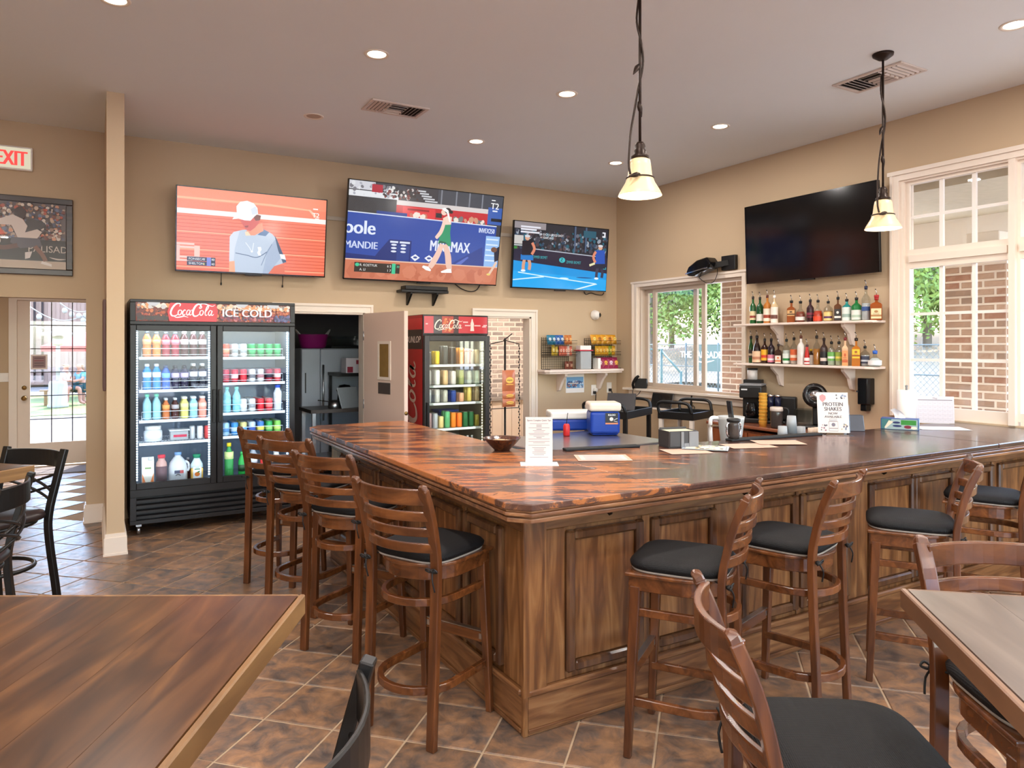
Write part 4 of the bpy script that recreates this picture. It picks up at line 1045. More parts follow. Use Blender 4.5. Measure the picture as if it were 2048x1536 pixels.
for s in (-1, 1): MB().prism([(-.001, -.03), (-.14, -.03), (-.14, -.045), (-.03, -.15), (-.001, -.17)], s * wv * .55 - .012, s * wv * .55 + .012, M=Matrix(((0, 0, 1, 0), (1, 0, 0, 0), (0, 1, 0, 0), (0, 0, 0, 1)))).build('bracket', M_black, sh)

# ================================================================== TALL DRINK COOLERS
M_coolblack = plain('cooler_black_enamel', (34, 32, 33), .35, var=.08)
M_liner = plain('cooler_liner', (118, 132, 152), .4, var=.02)
M_shelfw = plain('white_wire_shelf', (228, 234, 242), .4, var=.02)
M_led = emit('cool_led', (214, 236, 255), 5.0)
M_led2 = emit('warm_led', (255, 236, 196), 4.0)
M_doorglass = glass('cooler_door_glass', (246, 250, 252), .6)
def cooler_light(parent, loc, sx, sz, e, c, rot=(R(90), 0, 0)):
    ld = bpy.data.lights.new('cooler_lamp', 'AREA'); ld.shape = 'RECTANGLE'; ld.size = sx; ld.size_y = sz; ld.energy = e; ld.color = c
    o = bpy.data.objects.new('cooler_lamp', ld); col.objects.link(o); o.parent = parent; o.location = loc; o.rotation_euler = rot
    return o
CX0, CX1, CYF, CYB = .262, 1.656, 7.01, 7.72
ck = thing('display_cooler', 'tall two-door black drink cooler with red and amber sign and lit shelves', 'cooler', ((CX0 + CX1) / 2, CYF, 0))
W = (CX1 - CX0) / 2
D = CYB - CYF
MB().box(-W, -W + .04, .05, D, .12, 2.048).box(W - .04, W, .05, D, .12, 2.048).box(-W + .04, W - .04, D - .04, D, .12, 2.048).box(-W + .04, W - .04, .05, D - .04, 1.835, 2.048).box(-W + .04, W - .04, .05, D - .04, .12, .40).build('cabinet', M_coolblack, ck)
MB().box(-W + .04, -W + .046, .06, D - .04, .40, 1.835).box(W - .046, W - .04, .06, D - .04, .40, 1.835).box(-W + .046, W - .046, D - .046, D - .04, .40, 1.835).box(-W + .046, W - .046, .06, D - .046, .40, .41).box(-W + .046, W - .046, .06, D - .046, 1.825, 1.835).build('liner', M_liner, ck)
# sign box
MB().box(-W, W, .0, .05, 1.83, 1.86).box(-W, W, .0, .05, 2.022, 2.048).box(-W, -W + .045, 0, .05, 1.86, 2.022).box(W - .045, W, 0, .05, 1.86, 2.022).build('sign_frame', M_coolblack, ck, bevel=.003)
sg = box(-W + .045, W - .045, .006, .05, 1.86, 2.022).build('sign_panel', M_black, ck)
A = Art(2 * W - .09, .162); w_, h_ = A.w, A.h
A.rect((120, 40, 24), 0, 0, w_, h_)
A.crowd(0, .3 * h_, w_, h_, 420, [(150, 50, 22), (196, 84, 40), (92, 26, 18), (220, 120, 66), (70, 20, 24), (176, 60, 30)], .004, .018, 2)
A.crowd(.52 * w_, .6 * h_, w_, h_, 140, [(120, 30, 70), (60, 20, 50), (160, 50, 60), (36, 24, 60), (200, 110, 110)], .005, .016, 3)
A.crowd(0, 0, w_, .38 * h_, 200, [(236, 200, 160), (214, 206, 200), (230, 150, 90), (240, 226, 206), (150, 130, 120)], .008, .022, 4)
A.crowd(.88 * w_, .55 * h_, w_, h_, 60, [(30, 40, 96), (40, 40, 80), (90, 90, 140)], .006, .016, 8); A.crowd(0, .7 * h_, .2 * w_, h_, 60, [(40, 22, 18), (60, 30, 24)], .006, .02, 8)
for x in (.10, .38, .66, .87): A.poly((206, 204, 206), (x * w_ - .05, 0), (x * w_ + .06, 0), (x * w_ + .02, .2 * h_), (x * w_ - .03, .15 * h_))
A.poly((226, 34, 52), [(.205 * w_ - .0, 0), (.49 * w_, 0), (.505 * w_, .4 * h_), (.495 * w_, h_), (.20 * w_, h_), (.187 * w_, .5 * h_)])
script_logo(A, (252, 248, 246), .195 * w_, .80 * h_, .295 * w_)
A.text((252, 250, 250), 'ICE COLD', .53 * w_, .70 * h_, .098, 1.0, 0, 'l', .0028)
A.build('sign_art', M_backlit, sg, (-W + .045, .0055, 1.86))
# base grille
gr = MB().box(-W, W, .0, .05, .10, .135).box(-W, W, 0, .05, .335, .40).box(-W, -W + .05, 0, .05, .135, .335).box(W - .05, W, 0, .05, .135, .335)
gr.build('grille_frame', M_coolblack, ck, bevel=.003)
for i in range(4): MB().prism([(0.0, .0), (.03, .012), (.03, .03), (0.0, .022)], -W + .05, W - .05, M=Matrix(((0, 0, 1, 0), (1, 0, 0, .006), (0, 1, 0, .147 + i * .046), (0, 0, 0, 1)))).build('louvre', M_coolblack, ck)
box(-W + .05, W - .05, .045, .05, .135, .335).build('grille_back', M_black, ck)
for sx in (-1, 1):
    for y in (.07, D - .08):
        cst = MB().box(sx * (W - .07) - .022, sx * (W - .07) + .022, y - .03, y + .03, .075, .12).lathe([(.035, -.012), (.038, -.008), (.038, .008), (.035, .012)], 14, M=Matrix.Translation((sx * (W - .07), y + .01, .038)) @ Matrix.Rotation(R(90), 4, 'Y'))
        cst.build('caster', M_steel, ck)
def cooler_door(parent, x0, x1, z0, z1, hinge, mf, led):
    d = MB().box(x0, x0 + .05, 0, .045, z0, z1).box(x1 - .05, x1, 0, .045, z0, z1).box(x0 + .05, x1 - .05, 0, .045, z0, z0 + .055).box(x0 + .05, x1 - .05, 0, .045, z1 - .05, z1).build('door', mf, parent, bevel=.004)
    box(x0 + .05, x1 - .05, .018, .024, z0 + .055, z1 - .05).build('pane', M_doorglass, d)
    hx_ = x1 - .022 if hinge < 0 else x0 + .022
    MB().box(hx_ - .012, hx_ + .012, -.022, 0, z0 + .55, z0 + .85).build('handle', M_black, d, bevel=.004)
    return d
z0d, z1d = .40, 1.826
cooler_door(ck, -W, -.003, z0d, z1d, -1, M_coolblack, M_led); cooler_door(ck, .003, W, z0d, z1d, 1, M_coolblack, M_led)
for x in (-W + .058, -.058, W - .058):
    st = MB()
    for k in range(60): st.box(x - .006, x + .006, .062, .068, .47 + k * .0225, .47 + k * .0225 + .014)
    st.build('led_strip', M_led, ck)
box(-.02, .02, .05, .075, .40, 1.83).build('centre_mullion', M_coolblack, ck)
for s in (-1, 1): cooler_light(ck, (s * W / 2, .075, 1.80), W * .8, .03, 1.6, (.82, .92, 1.0), (R(30), 0, 0))
for s in (-1, 1): cooler_light(ck, (s * W / 2, .075, 1.1), W * .85, 1.2, 2.2, (.82, .92, 1.0), (R(90), 0, 0))
SHL = [1.535, 1.245, .978, .780]; SHR = [1.528, 1.292, 1.013, .797]
def shelf(parent, x0, x1, z, y0, y1, fence=True):
    s = MB().box(x0, x1, y0, y0 + .012, z - .012, z + .012).build('shelf', M_shelfw, parent)
    wires = MB()
    for i in range(24): xx = x0 + (x1 - x0) * (i + .5) / 24; wires.box(xx - .002, xx + .002, y0 + .012, y1, z + .004, z + .008)
    for yy in (y0 + .2, y1 - .01): wires.box(x0, x1, yy - .004, yy + .004, z - .004, z + .004)
    wires.build('shelf_wires', M_shelfw, s)
    if fence:
        MB().tube([(x0 + .02, y0 + .006, z + .008), (x0 + .02, y0 + .004, z + .085), (x1 - .02, y0 + .004, z + .085), (x1 - .02, y0 + .006, z + .008)], .0025, 6).tube([(x0 + .02, y0 + .004, z + .03), (x1 - .02, y0 + .004, z + .03)], .002, 6).build('front_wire', M_shelfw, s)
for z in SHL: shelf(ck, -W + .075, -.03, z, .085, D - .06, z != SHL[3])
for z in SHR: shelf(ck, .03, W - .075, z, .085, D - .06)

# ================================================================== DRINKS
def cm(c, rough=.25, trans=0.0): return plain('tint_%d_%d_%d_%d_%d' % (*c, int(rough * 100), int(trans * 100)), c, rough, var=.05, scale=30, trans=trans)
PETM = {}
def pet(label, group, loc, r, h, liquid, lab=None, cap=(200, 205, 210), shape='sport', span=(.48, .68), cat='bottle'):
    """plastic bottle: body of drink, wrapped label, cap"""
    key = (r, h, liquid, lab, cap, shape)
    t = thing('drink_bottle', label, cat, loc, 0, group)
    if key not in PETM:
        if shape == 'sport': pr = [(r * .86, 0), (r, .03 * h), (r, .12 * h), (r * .93, .17 * h), (r, .22 * h), (r, .36 * h), (r * .86, .43 * h), (r, .48 * h), (r, .68 * h), (r * .9, .75 * h), (r * .5, .86 * h), (r * .46, .9 * h)]
        elif shape == 'water': pr = [(r * .86, 0), (r, .03 * h), (r, .2 * h), (r * .95, .24 * h), (r, .28 * h), (r * .95, .33 * h), (r, .38 * h), (r, .62 * h), (r * .75, .74 * h), (r * .42, .84 * h), (r * .40, .9 * h)]
        else: pr = [(r * .9, 0), (r, .03 * h), (r, .62 * h), (r * .92, .72 * h), (r * .62, .80 * h), (r * .6, .87 * h)]
        b = MB().lathe(pr, 14).mesh('body', cm(liquid, .12))
        l = MB().lathe([(r + .0008, span[0] * h), (r + .0008, span[1] * h)], 14).mesh('label', cm(lab, .4)) if lab else None
        cr = r * (.5 if shape != 'wide' else .68)
        c = MB().lathe([(cr, pr[-1][1]), (cr, pr[-1][1] + .085 * h), (cr * .9, pr[-1][1] + .1 * h), (.0001, pr[-1][1] + .1 * h)], 12).mesh('cap', cm(cap, .4))
        PETM[key] = (b, l, c)
    b, l, c = PETM[key]
    put('body', b, t)
    if l: put('label', l, t)
    put('cap', c, t)
    return t
CANM = {}
def can_(label, group, loc, c, band=None, r=.033, h=.122):
    key = (c, band, r, h)
    t = thing('drink_can', label, 'can', loc, 0, group)
    if key not in CANM:
        b = MB().lathe([(r * .82, 0), (r * .95, .008), (r, .016), (r, h - .014), (r * .84, h - .002)], 14).mesh('body', plain('can_%d_%d_%d' % c, c, .28, metal=.35, var=.05, scale=40))
        l = MB().lathe([(r * .84, h - .002), (r * .86, h), (r * .8, h), (r * .78, h - .004), (.0001, h - .004)], 14).mesh('lid', M_steel)
        bd = MB().lathe([(r + .0006, h * .3), (r + .0006, h * .62)], 14).mesh('band', cm(band, .35)) if band else None
        CANM[key] = (b, l, bd)
    b, l, bd = CANM[key]
    put('body', b, t); put('lid', l, t)
    if bd: put('band', bd, t)
    return t
ORD = ['leftmost', 'second', 'third', 'fourth', 'fifth', 'sixth', 'rightmost']
GX = (CX0 + CX1) / 2
def row_bottles(z, x0, step, specs, rows, shelf_name):
    for i, (nm, r, h, liq, lab, cap, shp) in enumerate(specs):
        for k in range(rows):
            lb = '%s, %s on %s%s' % (nm, ORD[i], shelf_name, '' if k == 0 else ', behind')
            pet(lb, 'bottles on the %s of the two-door cooler' % shelf_name, (GX + x0 + step * i, CYF + .128 + .078 * k, z + .013), r, h, liq, lab, cap, shp)
LXS = -W + .14
row_bottles(SHL[0], LXS, .0755, [('orange sports drink bottle with pale label', .034, .225, (226, 128, 72), (240, 170, 120), (70, 80, 96), 'sport')] * 1 + [('orange sports drink bottle', .034, .22, (230, 134, 70), (236, 156, 100), (90, 100, 116), 'sport')] + [('crimson sports drink bottle', .034, .22, (150, 24, 60), (230, 130, 150), (90, 100, 116), 'sport')] * 2 + [('dark maroon drink bottle with white cap', .033, .225, (74, 26, 44), (230, 222, 226), (240, 240, 244), 'sport')] * 3, 2, 'top cooler shelf')
row_bottles(SHL[1], LXS, .0755, [('aqua blue drink bottle with white cap', .034, .225, (20, 130, 190), (226, 238, 244), (236, 240, 246), 'sport')] * 2 + [('bright blue sports drink bottle', .034, .21, (24, 90, 186), (120, 180, 236), (60, 80, 120), 'sport')] + [('dark purple drink bottle with lilac label', .033, .21, (36, 30, 58), (196, 176, 220), (40, 44, 66), 'sport')] * 2 + [('near-black drink bottle with white cap', .033, .225, (26, 26, 40), (226, 228, 234), (236, 238, 244), 'sport')] * 2, 2, 'second cooler shelf')
row_bottles(SHL[2], LXS, .0755, [('clear water bottle with green cap', .034, .225, (150, 196, 206), None, (90, 190, 150), 'water')] * 2 + [('orange soda bottle', .03, .185, (196, 110, 60), (240, 160, 90), (210, 214, 220), 'water'), ('dark cola bottle', .03, .185, (70, 30, 30), (176, 170, 176), (210, 214, 220), 'water'), ('yellow hydration drink with white cap', .034, .20, (214, 206, 120), (232, 226, 160), (230, 228, 214), 'wide'), ('pale blue hydration drink with white cap', .034, .20, (150, 196, 226), (190, 220, 240), (226, 232, 240), 'wide'), ('coral hydration drink with white cap', .034, .20, (240, 150, 130), (250, 190, 170), (236, 220, 214), 'wide')], 2, 'third cooler shelf')
z = SHL[3] + .013
t = thing('storage_jar', 'large white storage jar with screw lid on the fourth cooler shelf', 'jar', (GX - W + .19, CYF + .19, z))
MB().lathe([(.07, 0), (.075, .01), (.075, .09), (.06, .105)], 18).build('body', cm((222, 226, 230), .3), t); MB().lathe([(.066, .105), (.066, .135), (.0001, .136)], 18).build('lid', M_white, t); MB().lathe([(.0758, .02), (.0758, .08)], 18).build('label', cm((240, 240, 242), .5), t)
t = thing('food_tub', 'clear plastic tub with red contents on the fourth cooler shelf', 'tub', (GX - W + .40, CYF + .18, z))
MB().prism([(-.075, -.06), (.075, -.06), (.075, .06), (-.075, .06)], 0, .085).build('body', M_frost, t, bevel=.01, seg=2); box(-.085, .085, -.07, .07, .085, .097).build('lid', cm((214, 220, 226), .4), t, bevel=.004); box(-.05, .06, -.0612, -.0605, .03, .052).build('contents', cm((190, 40, 70), .4), t)
for i, (c, nm) in enumerate((((206, 208, 212), 'grey'), ((222, 222, 224), 'white'), ((206, 70, 70), 'red'))):
    can_('single %s can at the right end of the fourth cooler shelf' % nm, 'cans on the fourth cooler shelf', (GX - .185 + .062 * i, CYF + .15 + .03 * (i == 0), z), c, r=.027)
zb = .4105
t = thing('juice_carton', 'white and orange juice carton at the bottom left of the cooler', 'carton', (GX - W + .145, CYF + .14, zb))
box(-.048, .048, -.045, .045, 0, .2).build('body', cm((232, 226, 212), .45), t, bevel=.004); MB().prism([(-.045, .2), (.045, .2), (0, .25)], -.048, .048, M=Matrix(((0, 0, 1, 0), (1, 0, 0, 0), (0, 1, 0, 0), (0, 0, 0, 1)))).build('gable', cm((226, 222, 210), .45), t); A = Art(.09, .19); A.rect((236, 230, 216), 0, 0, .09, .19); A.poly((230, 120, 40), (0, .08), (.035, .19), (0, .19)); A.poly((230, 120, 40), (.09, .08), (.055, .19), (.09, .19)); A.rect((120, 150, 90), .02, .03, .07, .045); A.build('print', M_print, t, (-.045, -.0456, .005)); MB().lathe([(.018, 0), (.018, .02), (.0001, .021)], 12, (.02, -.02, .225)).build('cap', cm((214, 216, 220)), t)
pet('creamer bottle with red cap and brown wrap on the cooler floor', None, (GX - W + .255, CYF + .14, zb), .046, .27, (196, 150, 140), (92, 60, 66), (214, 36, 56), 'wide', (.08, .6))
t = thing('milk_jug', 'half-empty clear gallon jug with blue cap on the cooler floor', 'jug', (GX - W + .39, CYF + .16, zb))
MB().lathe([(.072, 0), (.08, .012), (.08, .13), (.07, .18), (.038, .225), (.026, .235), (.026, .25)], 18).build('body', plain('milky_plastic', (206, 210, 218), .35, var=.04), t); MB().lathe([(.03, .25), (.03, .272), (.0001, .273)], 14).build('cap', cm((120, 160, 210)), t); A = Art(.075, .05); A.rect((50, 54, 80), 0, 0, .045, .028); A.rect((160, 60, 60), .045, 0, .075, .028); A.line((40, 40, 48), [(.01, .045), (.03, .034), (.05, .046)], .006); A.build('label', M_print, t, (-.035, -.0815, .07)); MB().tube(spline([(.06, -.01, .19), (.085, -.02, .17), (.088, -.02, .12), (.078, -.02, .1)], 4), .01, 8).build('grip', plain('milky_plastic', (206, 210, 218), .35), t)
pet('small dark drink bottle behind the juice on the cooler floor', None, (GX - W + .485, CYF + .28, zb), .026, .2, (90, 40, 36), (220, 214, 214), (180, 180, 186), 'water')
t = thing('juice_bottle', 'square orange juice bottle with green cap on the cooler floor', 'bottle', (GX - W + .545, CYF + .14, zb))
box(-.05, .05, -.045, .045, 0, .125).build('juice', cm((226, 178, 84), .15), t, bevel=.012, seg=2); MB().lathe([(.055, .125), (.05, .16), (.028, .2), (.024, .215)], 4 * 4, sx=1, sy=.9).build('shoulder', cm((206, 222, 226), .12), t); MB().lathe([(.03, .215), (.034, .245), (.0001, .246)], 12).build('cap', cm((20, 130, 90)), t); A = Art(.07, .10); A.rect((232, 236, 240), 0, 0, .07, .10); A.ell((226, 120, 40), .035, .065, .022, .02); A.ell((60, 120, 50), .045, .045, .014, .006, 10, -30); A.rect((70, 120, 90), .012, .015, .058, .025); A.build('label', M_print, t, (-.035, -.0458, .035))
# cans, right door
RX = .115
def can_cols(z, x0, step, cols, rows, nm):
    for i, (cname, c, band) in enumerate(cols):
        if cname is None: continue
        for k in range(rows):
            can_('%s can, %s column on the %s can shelf%s' % (cname, ORD[i], nm, [', front row', ', second row', ', third row', ', fourth row', ', fifth row'][k]), 'cans on the %s can shelf' % nm, (GX + x0 + step * i, CYF + .125 + .07 * k, z + .013), c, band)
can_cols(SHR[0], RX - .02, .0775, [('coral red', (222, 84, 70), (240, 150, 120)), ('silver', (200, 204, 208), (150, 156, 160)), ('silver', (206, 208, 212), (160, 164, 168))] + [('green', (18, 140, 78), (60, 176, 110))] * 4, 3, 'top')
can_cols(SHR[1], RX - .02, .0775, [('red', (186, 26, 52), (150, 20, 50)), ('red', (200, 34, 56), (236, 200, 206)), ('red', (204, 40, 54), None), ('silver', (210, 210, 214), (120, 120, 128)), ('silver', (206, 200, 204), (170, 120, 128)), ('maroon', (150, 30, 50), (40, 36, 54)), ('red', (206, 60, 66), (236, 200, 200))], 5, 'second')
can_cols(SHR[2], RX - .02, .0775, [(None,) * 3, (None,) * 3, ('silver', (204, 206, 212), (230, 230, 234)), ('silver', (208, 210, 214), (150, 154, 160)), ('red', (204, 36, 50), None), ('red', (200, 40, 52), (230, 120, 120)), (None,) * 3], 4, 'third')
for i in range(2): pet('aqua tinted water bottle with pale cap, %s on the third shelf of the right door' % ('left' if i == 0 else 'right'), 'aqua water bottles', (GX + RX - .01 + .085 * i, CYF + .13, SHR[2] + .013), .036, .235, (130, 190, 206), (150, 210, 222), (120, 210, 190), 'water', (.3, .5))
pet('tall white bottle with blue cap at the right of the third can shelf', None, (GX + RX + .45, CYF + .14, SHR[2] + .013), .037, .25, (206, 212, 226), (216, 220, 232), (40, 80, 190), 'wide')
can_cols(SHR[3], RX - .02, .0775, [('pale blue', (150, 190, 220), (90, 140, 190)), ('blue', (60, 130, 190), (180, 200, 220)), ('gold and blue', (196, 186, 120), (80, 150, 200)), ('silver blue', (180, 196, 214), (50, 80, 160)), ('blue and yellow', (60, 110, 180), (226, 206, 90)), ('green', (50, 150, 80), (150, 200, 110)), ('lime', (120, 180, 80), (190, 210, 110))], 4, 'lowest')
pet('green lemon-lime bottle with a yellow cap on the cooler floor', None, (GX + RX + .01, CYF + .14, zb), .04, .33, (60, 150, 80), (214, 226, 150), (236, 206, 40), 'water', (.55, .75))
pet('short green soda bottle on the cooler floor', None, (GX + RX + .125, CYF + .14, zb), .034, .24, (40, 160, 70), (36, 70, 40), (60, 170, 90), 'water', (.25, .5))
pet('grey drink bottle with white label on the cooler floor', None, (GX + RX + .225, CYF + .14, zb), .04, .28, (150, 156, 170), (226, 228, 234), (200, 204, 212), 'sport')
pet('red labelled drink bottle behind the stool slats on the cooler floor', None, (GX + RX + .33, CYF + .14, zb), .04, .27, (226, 220, 214), (206, 50, 46), (220, 224, 228), 'wide', (.2, .6))
pet('pale drink bottle at the right end of the cooler floor', None, (GX + RX + .44, CYF + .15, zb), .04, .24, (226, 220, 208), (230, 170, 120), (220, 224, 228), 'wide', (.2, .6))

# ---- single-door red cooler
C2 = thing('single_door_cooler', 'narrow red and black drink cooler with a bowed red sign beside the open door', 'cooler', (3.376, 7.0, 0))
w2, D2, h2 = .386, .72, 1.972
M_red = plain('cooler_red', (176, 22, 30), .35, var=.08)
M_c2 = plain('cooler_charcoal', (62, 60, 60), .3, metal=.3, var=.06)
MB().box(-w2, -w2 + .05, .06, D2, .08, h2).box(w2 - .05, w2, .06, D2, .08, h2).box(-w2 + .05, w2 - .05, D2 - .05, D2, .08, h2).box(-w2 + .05, w2 - .05, .06, D2 - .05, 1.76, h2).box(-w2 + .05, w2 - .05, .06, D2 - .05, .08, .36).build('cabinet', M_coolblack, C2)
M_liner2 = plain('cooler_liner_dim', (128, 124, 112), .5)
MB().box(-w2 + .05, -w2 + .055, .07, D2 - .05, .36, 1.76).box(w2 - .055, w2 - .05, .07, D2 - .05, .36, 1.76).box(-w2 + .055, w2 - .055, D2 - .055, D2 - .05, .36, 1.76).build('liner', M_liner2, C2)
box(-w2 - .004, -w2, .065, D2 - .005, .08, h2 - .005).build('side_panel', M_red, C2)
A = Art(.655, 1.88); A.rect((178, 20, 28), 0, 0, .655, 1.88); A.rect((206, 40, 46), 0, .03, .655, .15); A.rect((40, 30, 28), 0, .15, .655, .36); A.text((232, 226, 216), 'DUNLOP', .60, .29, .10, 1.0, .25, 'r', .002)
A.rect((178, 20, 28), 0, .36, .655, .37)
# vertical wordmark, reading upwards
B = Art(1.45, .55); script_logo(B, (206, 186, 170), .0, .50, 1.42)
o0 = len(A.v); A.v += [(.07 + (.55 - (B.h - zq)) * -1 + .52 if False else .06 + (B.h - zq) * 1.0, -.004 + yq, (1.88 - .40) - (1.45 - xq)) for xq, yq, zq in B.v]
A.f += [[i + o0 for i in f] for f in B.f]; A.c += B.c
A.build('side_art', M_print, C2, (-w2 - .0045, D2 - .005, .085), (0, 0, R(-90)))
# bowed sign
def bow(i, n, z): a = -1 + 2 * i / n; return (a * w2, -.002 - .055 * (1 - a * a) + .05, z)
sgm = MB(); n = 14
sgm.add([bow(i, n, 1.762) for i in range(n + 1)] + [bow(i, n, 1.968) for i in range(n + 1)] + [(w2, .06, 1.762), (w2, .06, 1.968), (-w2, .06, 1.762), (-w2, .06, 1.968)], [(i, i + 1, n + 2 + i, n + 1 + i) for i in range(n)])
sgp = sgm.build('sign_housing', M_black, C2)
A = Art(2 * w2 - .02, .18); w_, h_ = A.w, A.h
def sub(c, x0, y0, x1, y1, k=8):
    for i in range(k): A.rect(c, x0 + (x1 - x0) * i / k, y0, x0 + (x1 - x0) * (i + 1) / k, y1)
sub((216, 40, 48), 0, 0, w_, h_, 24); sub((60, 20, 20), .13 * w_, 0, .25 * w_, h_, 4); sub((196, 60, 34), .25 * w_, 0, .42 * w_, h_, 6); sub((70, 24, 24), .42 * w_, 0, .50 * w_, h_, 4)
A.crowd(.26 * w_, 0, .44 * w_, h_, 30, [(226, 110, 50), (170, 40, 30), (240, 150, 80)], .006, .02, 3)
script_logo(A, (250, 232, 206), .13 * w_, .82 * h_, .44 * w_)
A.poly((250, 226, 206), [(.712 * w_, .14 * h_), (.732 * w_, .14 * h_), (.735 * w_, .26 * h_), (.752 * w_, .42 * h_), (.748 * w_, .62 * h_), (.756 * w_, .86 * h_), (.69 * w_, .86 * h_), (.698 * w_, .62 * h_), (.694 * w_, .42 * h_), (.708 * w_, .26 * h_)])
for x0, x1, y in ((.60, .69, .50), (.76, .87, .50), (.92, .99, .48), (.57, .65, .30), (.02, .05, .42), (.9, .97, .56)): sub((250, 200, 190), x0 * w_, y * h_, x1 * w_, (y + .07) * h_, 3)
A.clip(); A.v = [(x, y - .0005 - .055 * (1 - ((x - w_ / 2) / w2) ** 2) + .048, z) for x, y, z in A.v]
A.build('sign_art', M_backlit, sgp, (-w_ / 2, 0, 1.775))
d = MB().box(-w2, -w2 + .055, 0, .05, .36, 1.75).box(w2 - .055, w2, 0, .05, .36, 1.75).box(-w2 + .055, w2 - .055, 0, .05, .36, .42).box(-w2 + .055, w2 - .055, 0, .05, 1.69, 1.75).build('door', M_c2, C2, bevel=.006, seg=2)
box(-w2 + .055, w2 - .055, .02, .026, .42, 1.69).build('pane', glass('cooler_pane_reflective', (240, 244, 240), 2.2), d)
box(-w2 + .012, -w2 + .042, -.03, 0, .62, 1.05).build('handle', M_black, d, bevel=.006)
box(-w2, w2, .01, .06, .05, .355).build('kick_grille', M_coolblack, C2)
for sx in (-1, 1): MB().lathe([(.02, 0), (.02, .05)], 10, (sx * (w2 - .06), .12, 0)).lathe([(.02, 0), (.02, .08)], 10, (sx * (w2 - .06), D2 - .1, 0)).build('foot', M_black, C2)
for sx in (-1, 1):
    st = MB()
    for k in range(40): st.box(sx * (w2 - .062) - .004, sx * (w2 - .062) + .004, .066, .07, .44 + k * .031, .44 + k * .031 + .018)
    st.build('led_strip', M_led2, C2)
cooler_light(C2, (0, .08, 1.15), .5, 1.1, 2.0, (1, .92, .78), (R(90), 0, 0)); cooler_light(C2, (0, .1, 1.7), .5, .05, 1.5, (1, .92, .78), (R(30), 0, 0))
S2 = [PX(905, v, Y=7.09).z for v in (731, 772, 807, 858)]
for zz in S2: shelf(C2, -w2 + .06, w2 - .06, zz, .085, D2 - .07, False)
rows2 = [[('dark grey', (96, 100, 106), .03, .135), ('yellow', (226, 190, 40), .03, .145), ('charcoal', (70, 74, 78), .033, .2), ('black', (48, 42, 40), .033, .185), ('amber', (206, 130, 40), .033, .18), ('mauve', (176, 146, 146), .033, .17), ('tan', (196, 180, 150), .033, .16)],
         [('pale grey', (196, 196, 204), .03, .16), ('white', (216, 220, 226), .034, .165), ('tan', (206, 172, 130), .033, .16), ('white', (200, 196, 200), .033, .15), ('olive green', (150, 156, 100), .034, .16), ('grey', (170, 176, 170), .033, .15), ('pale green', (190, 204, 190), .033, .15)],
         [('white', (204, 206, 212), .03, .145), ('silver', (190, 190, 192), .033, .145), ('silver', (180, 178, 174), .03, .135), ('navy', (30, 60, 140), .034, .13), ('salmon', (216, 160, 130), .033, .1), ('yellow striped', (200, 180, 100), .03, .16), ('beige', (170, 150, 120), .03, .165)],
         [('pink and white', (216, 176, 186), .033, .17), ('lilac grey', (170, 174, 190), .033, .165), ('cream', (216, 196, 140), .03, .13), ('mint green', (90, 170, 120), .033, .18), ('orange', (232, 130, 40), .033, .165), ('orange red', (236, 120, 44), .033, .16), ('dark green', (28, 100, 60), .034, .165), ('dark green', (24, 92, 56), .034, .165), ('olive and gold', (150, 140, 60), .028, .13)]]
SN = ['top', 'second', 'third', 'lowest']
for zz, row, sn in zip(S2, rows2, SN):
    st = (2 * w2 - .196) / (len(row) - 1)
    for i, (nm, c, r, h) in enumerate(row):
        for k in range(2):
            can_('%s can, number %s from left, %s shelf of red cooler%s' % (nm, ['one', 'two', 'three', 'four', 'five', 'six', 'seven', 'eight', 'nine'][i], sn, '' if k == 0 else ', behind'), 'cans in the red single-door cooler', (3.376 - w2 + .098 + st * i, 7.0 + .13 + .075 * k, zz + .013), c, None, min(r, st * .47), h)
for i in range(7):
    pet('small clear water bottle at the bottom of the red cooler, %s from left' % ['first', 'second', 'third', 'fourth', 'fifth', 'sixth', 'seventh'][i], 'water bottles at the bottom of the red cooler', (3.376 - .08 + .055 * i, 7.17, .50), .025, .15, (170, 178, 196), (200, 206, 220), (220, 226, 236), 'water')
box(-w2 + .06, w2 - .06, .09, D2 - .07, .48, .499).build('floor_rack', M_shelfw, C2)
t = thing('plastic_bin', 'blue plastic bin on the lowest rack gap of the red cooler', 'bin', (3.376 + .02, 7.38, S2[3] + .013))
MB().prism([(-.11, -.1), (.11, -.1), (.11, .1), (-.11, .1)], 0, .16).build('body', cm((34, 70, 160), .4), t, bevel=.01); box(-.12, .12, -.11, .11, .16, .175).build('rim', cm((34, 70, 160), .4), t)

# ================================================================== LIQUOR SHELVES ON THE RIGHT WALL
M_shelfpaint = plain('pinkish_white_shelf', (232, 214, 202), .45, var=.02)
def wallB_shelf(z, label):
    y0, y1 = PX(1772, 648, X=XB).y, PX(1495, 650, X=XB).y
    t = thing('bottle_shelf', label, 'shelf', (XB, (y0 + y1) / 2, z), 0, 'white bottle shelves')
    L = (y1 - y0) / 2
    MB().prism([(-.001, -L), (-.001, L), (-.22, L), (-.22, -L + .06), (-.19, -L)], -.022, 0).build('board', M_shelfpaint, t, bevel=.004)
    for u in (1552, 1694):
        yy = PX(u, 690, X=XB - .1).y - (y0 + y1) / 2
        pts = [(-.001, -.022), (-.17, -.022), (-.165, -.05), (-.12, -.085), (-.08, -.12), (-.06, -.18), (-.04, -.22), (-.001, -.235)]
        MB().prism(pts, yy - .018, yy + .018, M=Matrix(((1, 0, 0, 0), (0, 0, 1, 0), (0, 1, 0, 0), (0, 0, 0, 1)))).build('bracket', M_shelfpaint, t, bevel=.003)
    return t
ZU, ZLO = 1.872, 1.458
wallB_shelf(ZU, 'upper white bottle shelf with curved brackets under the dark television')
wallB_shelf(ZLO, 'lower white bottle shelf with curved brackets above the coffee makers')
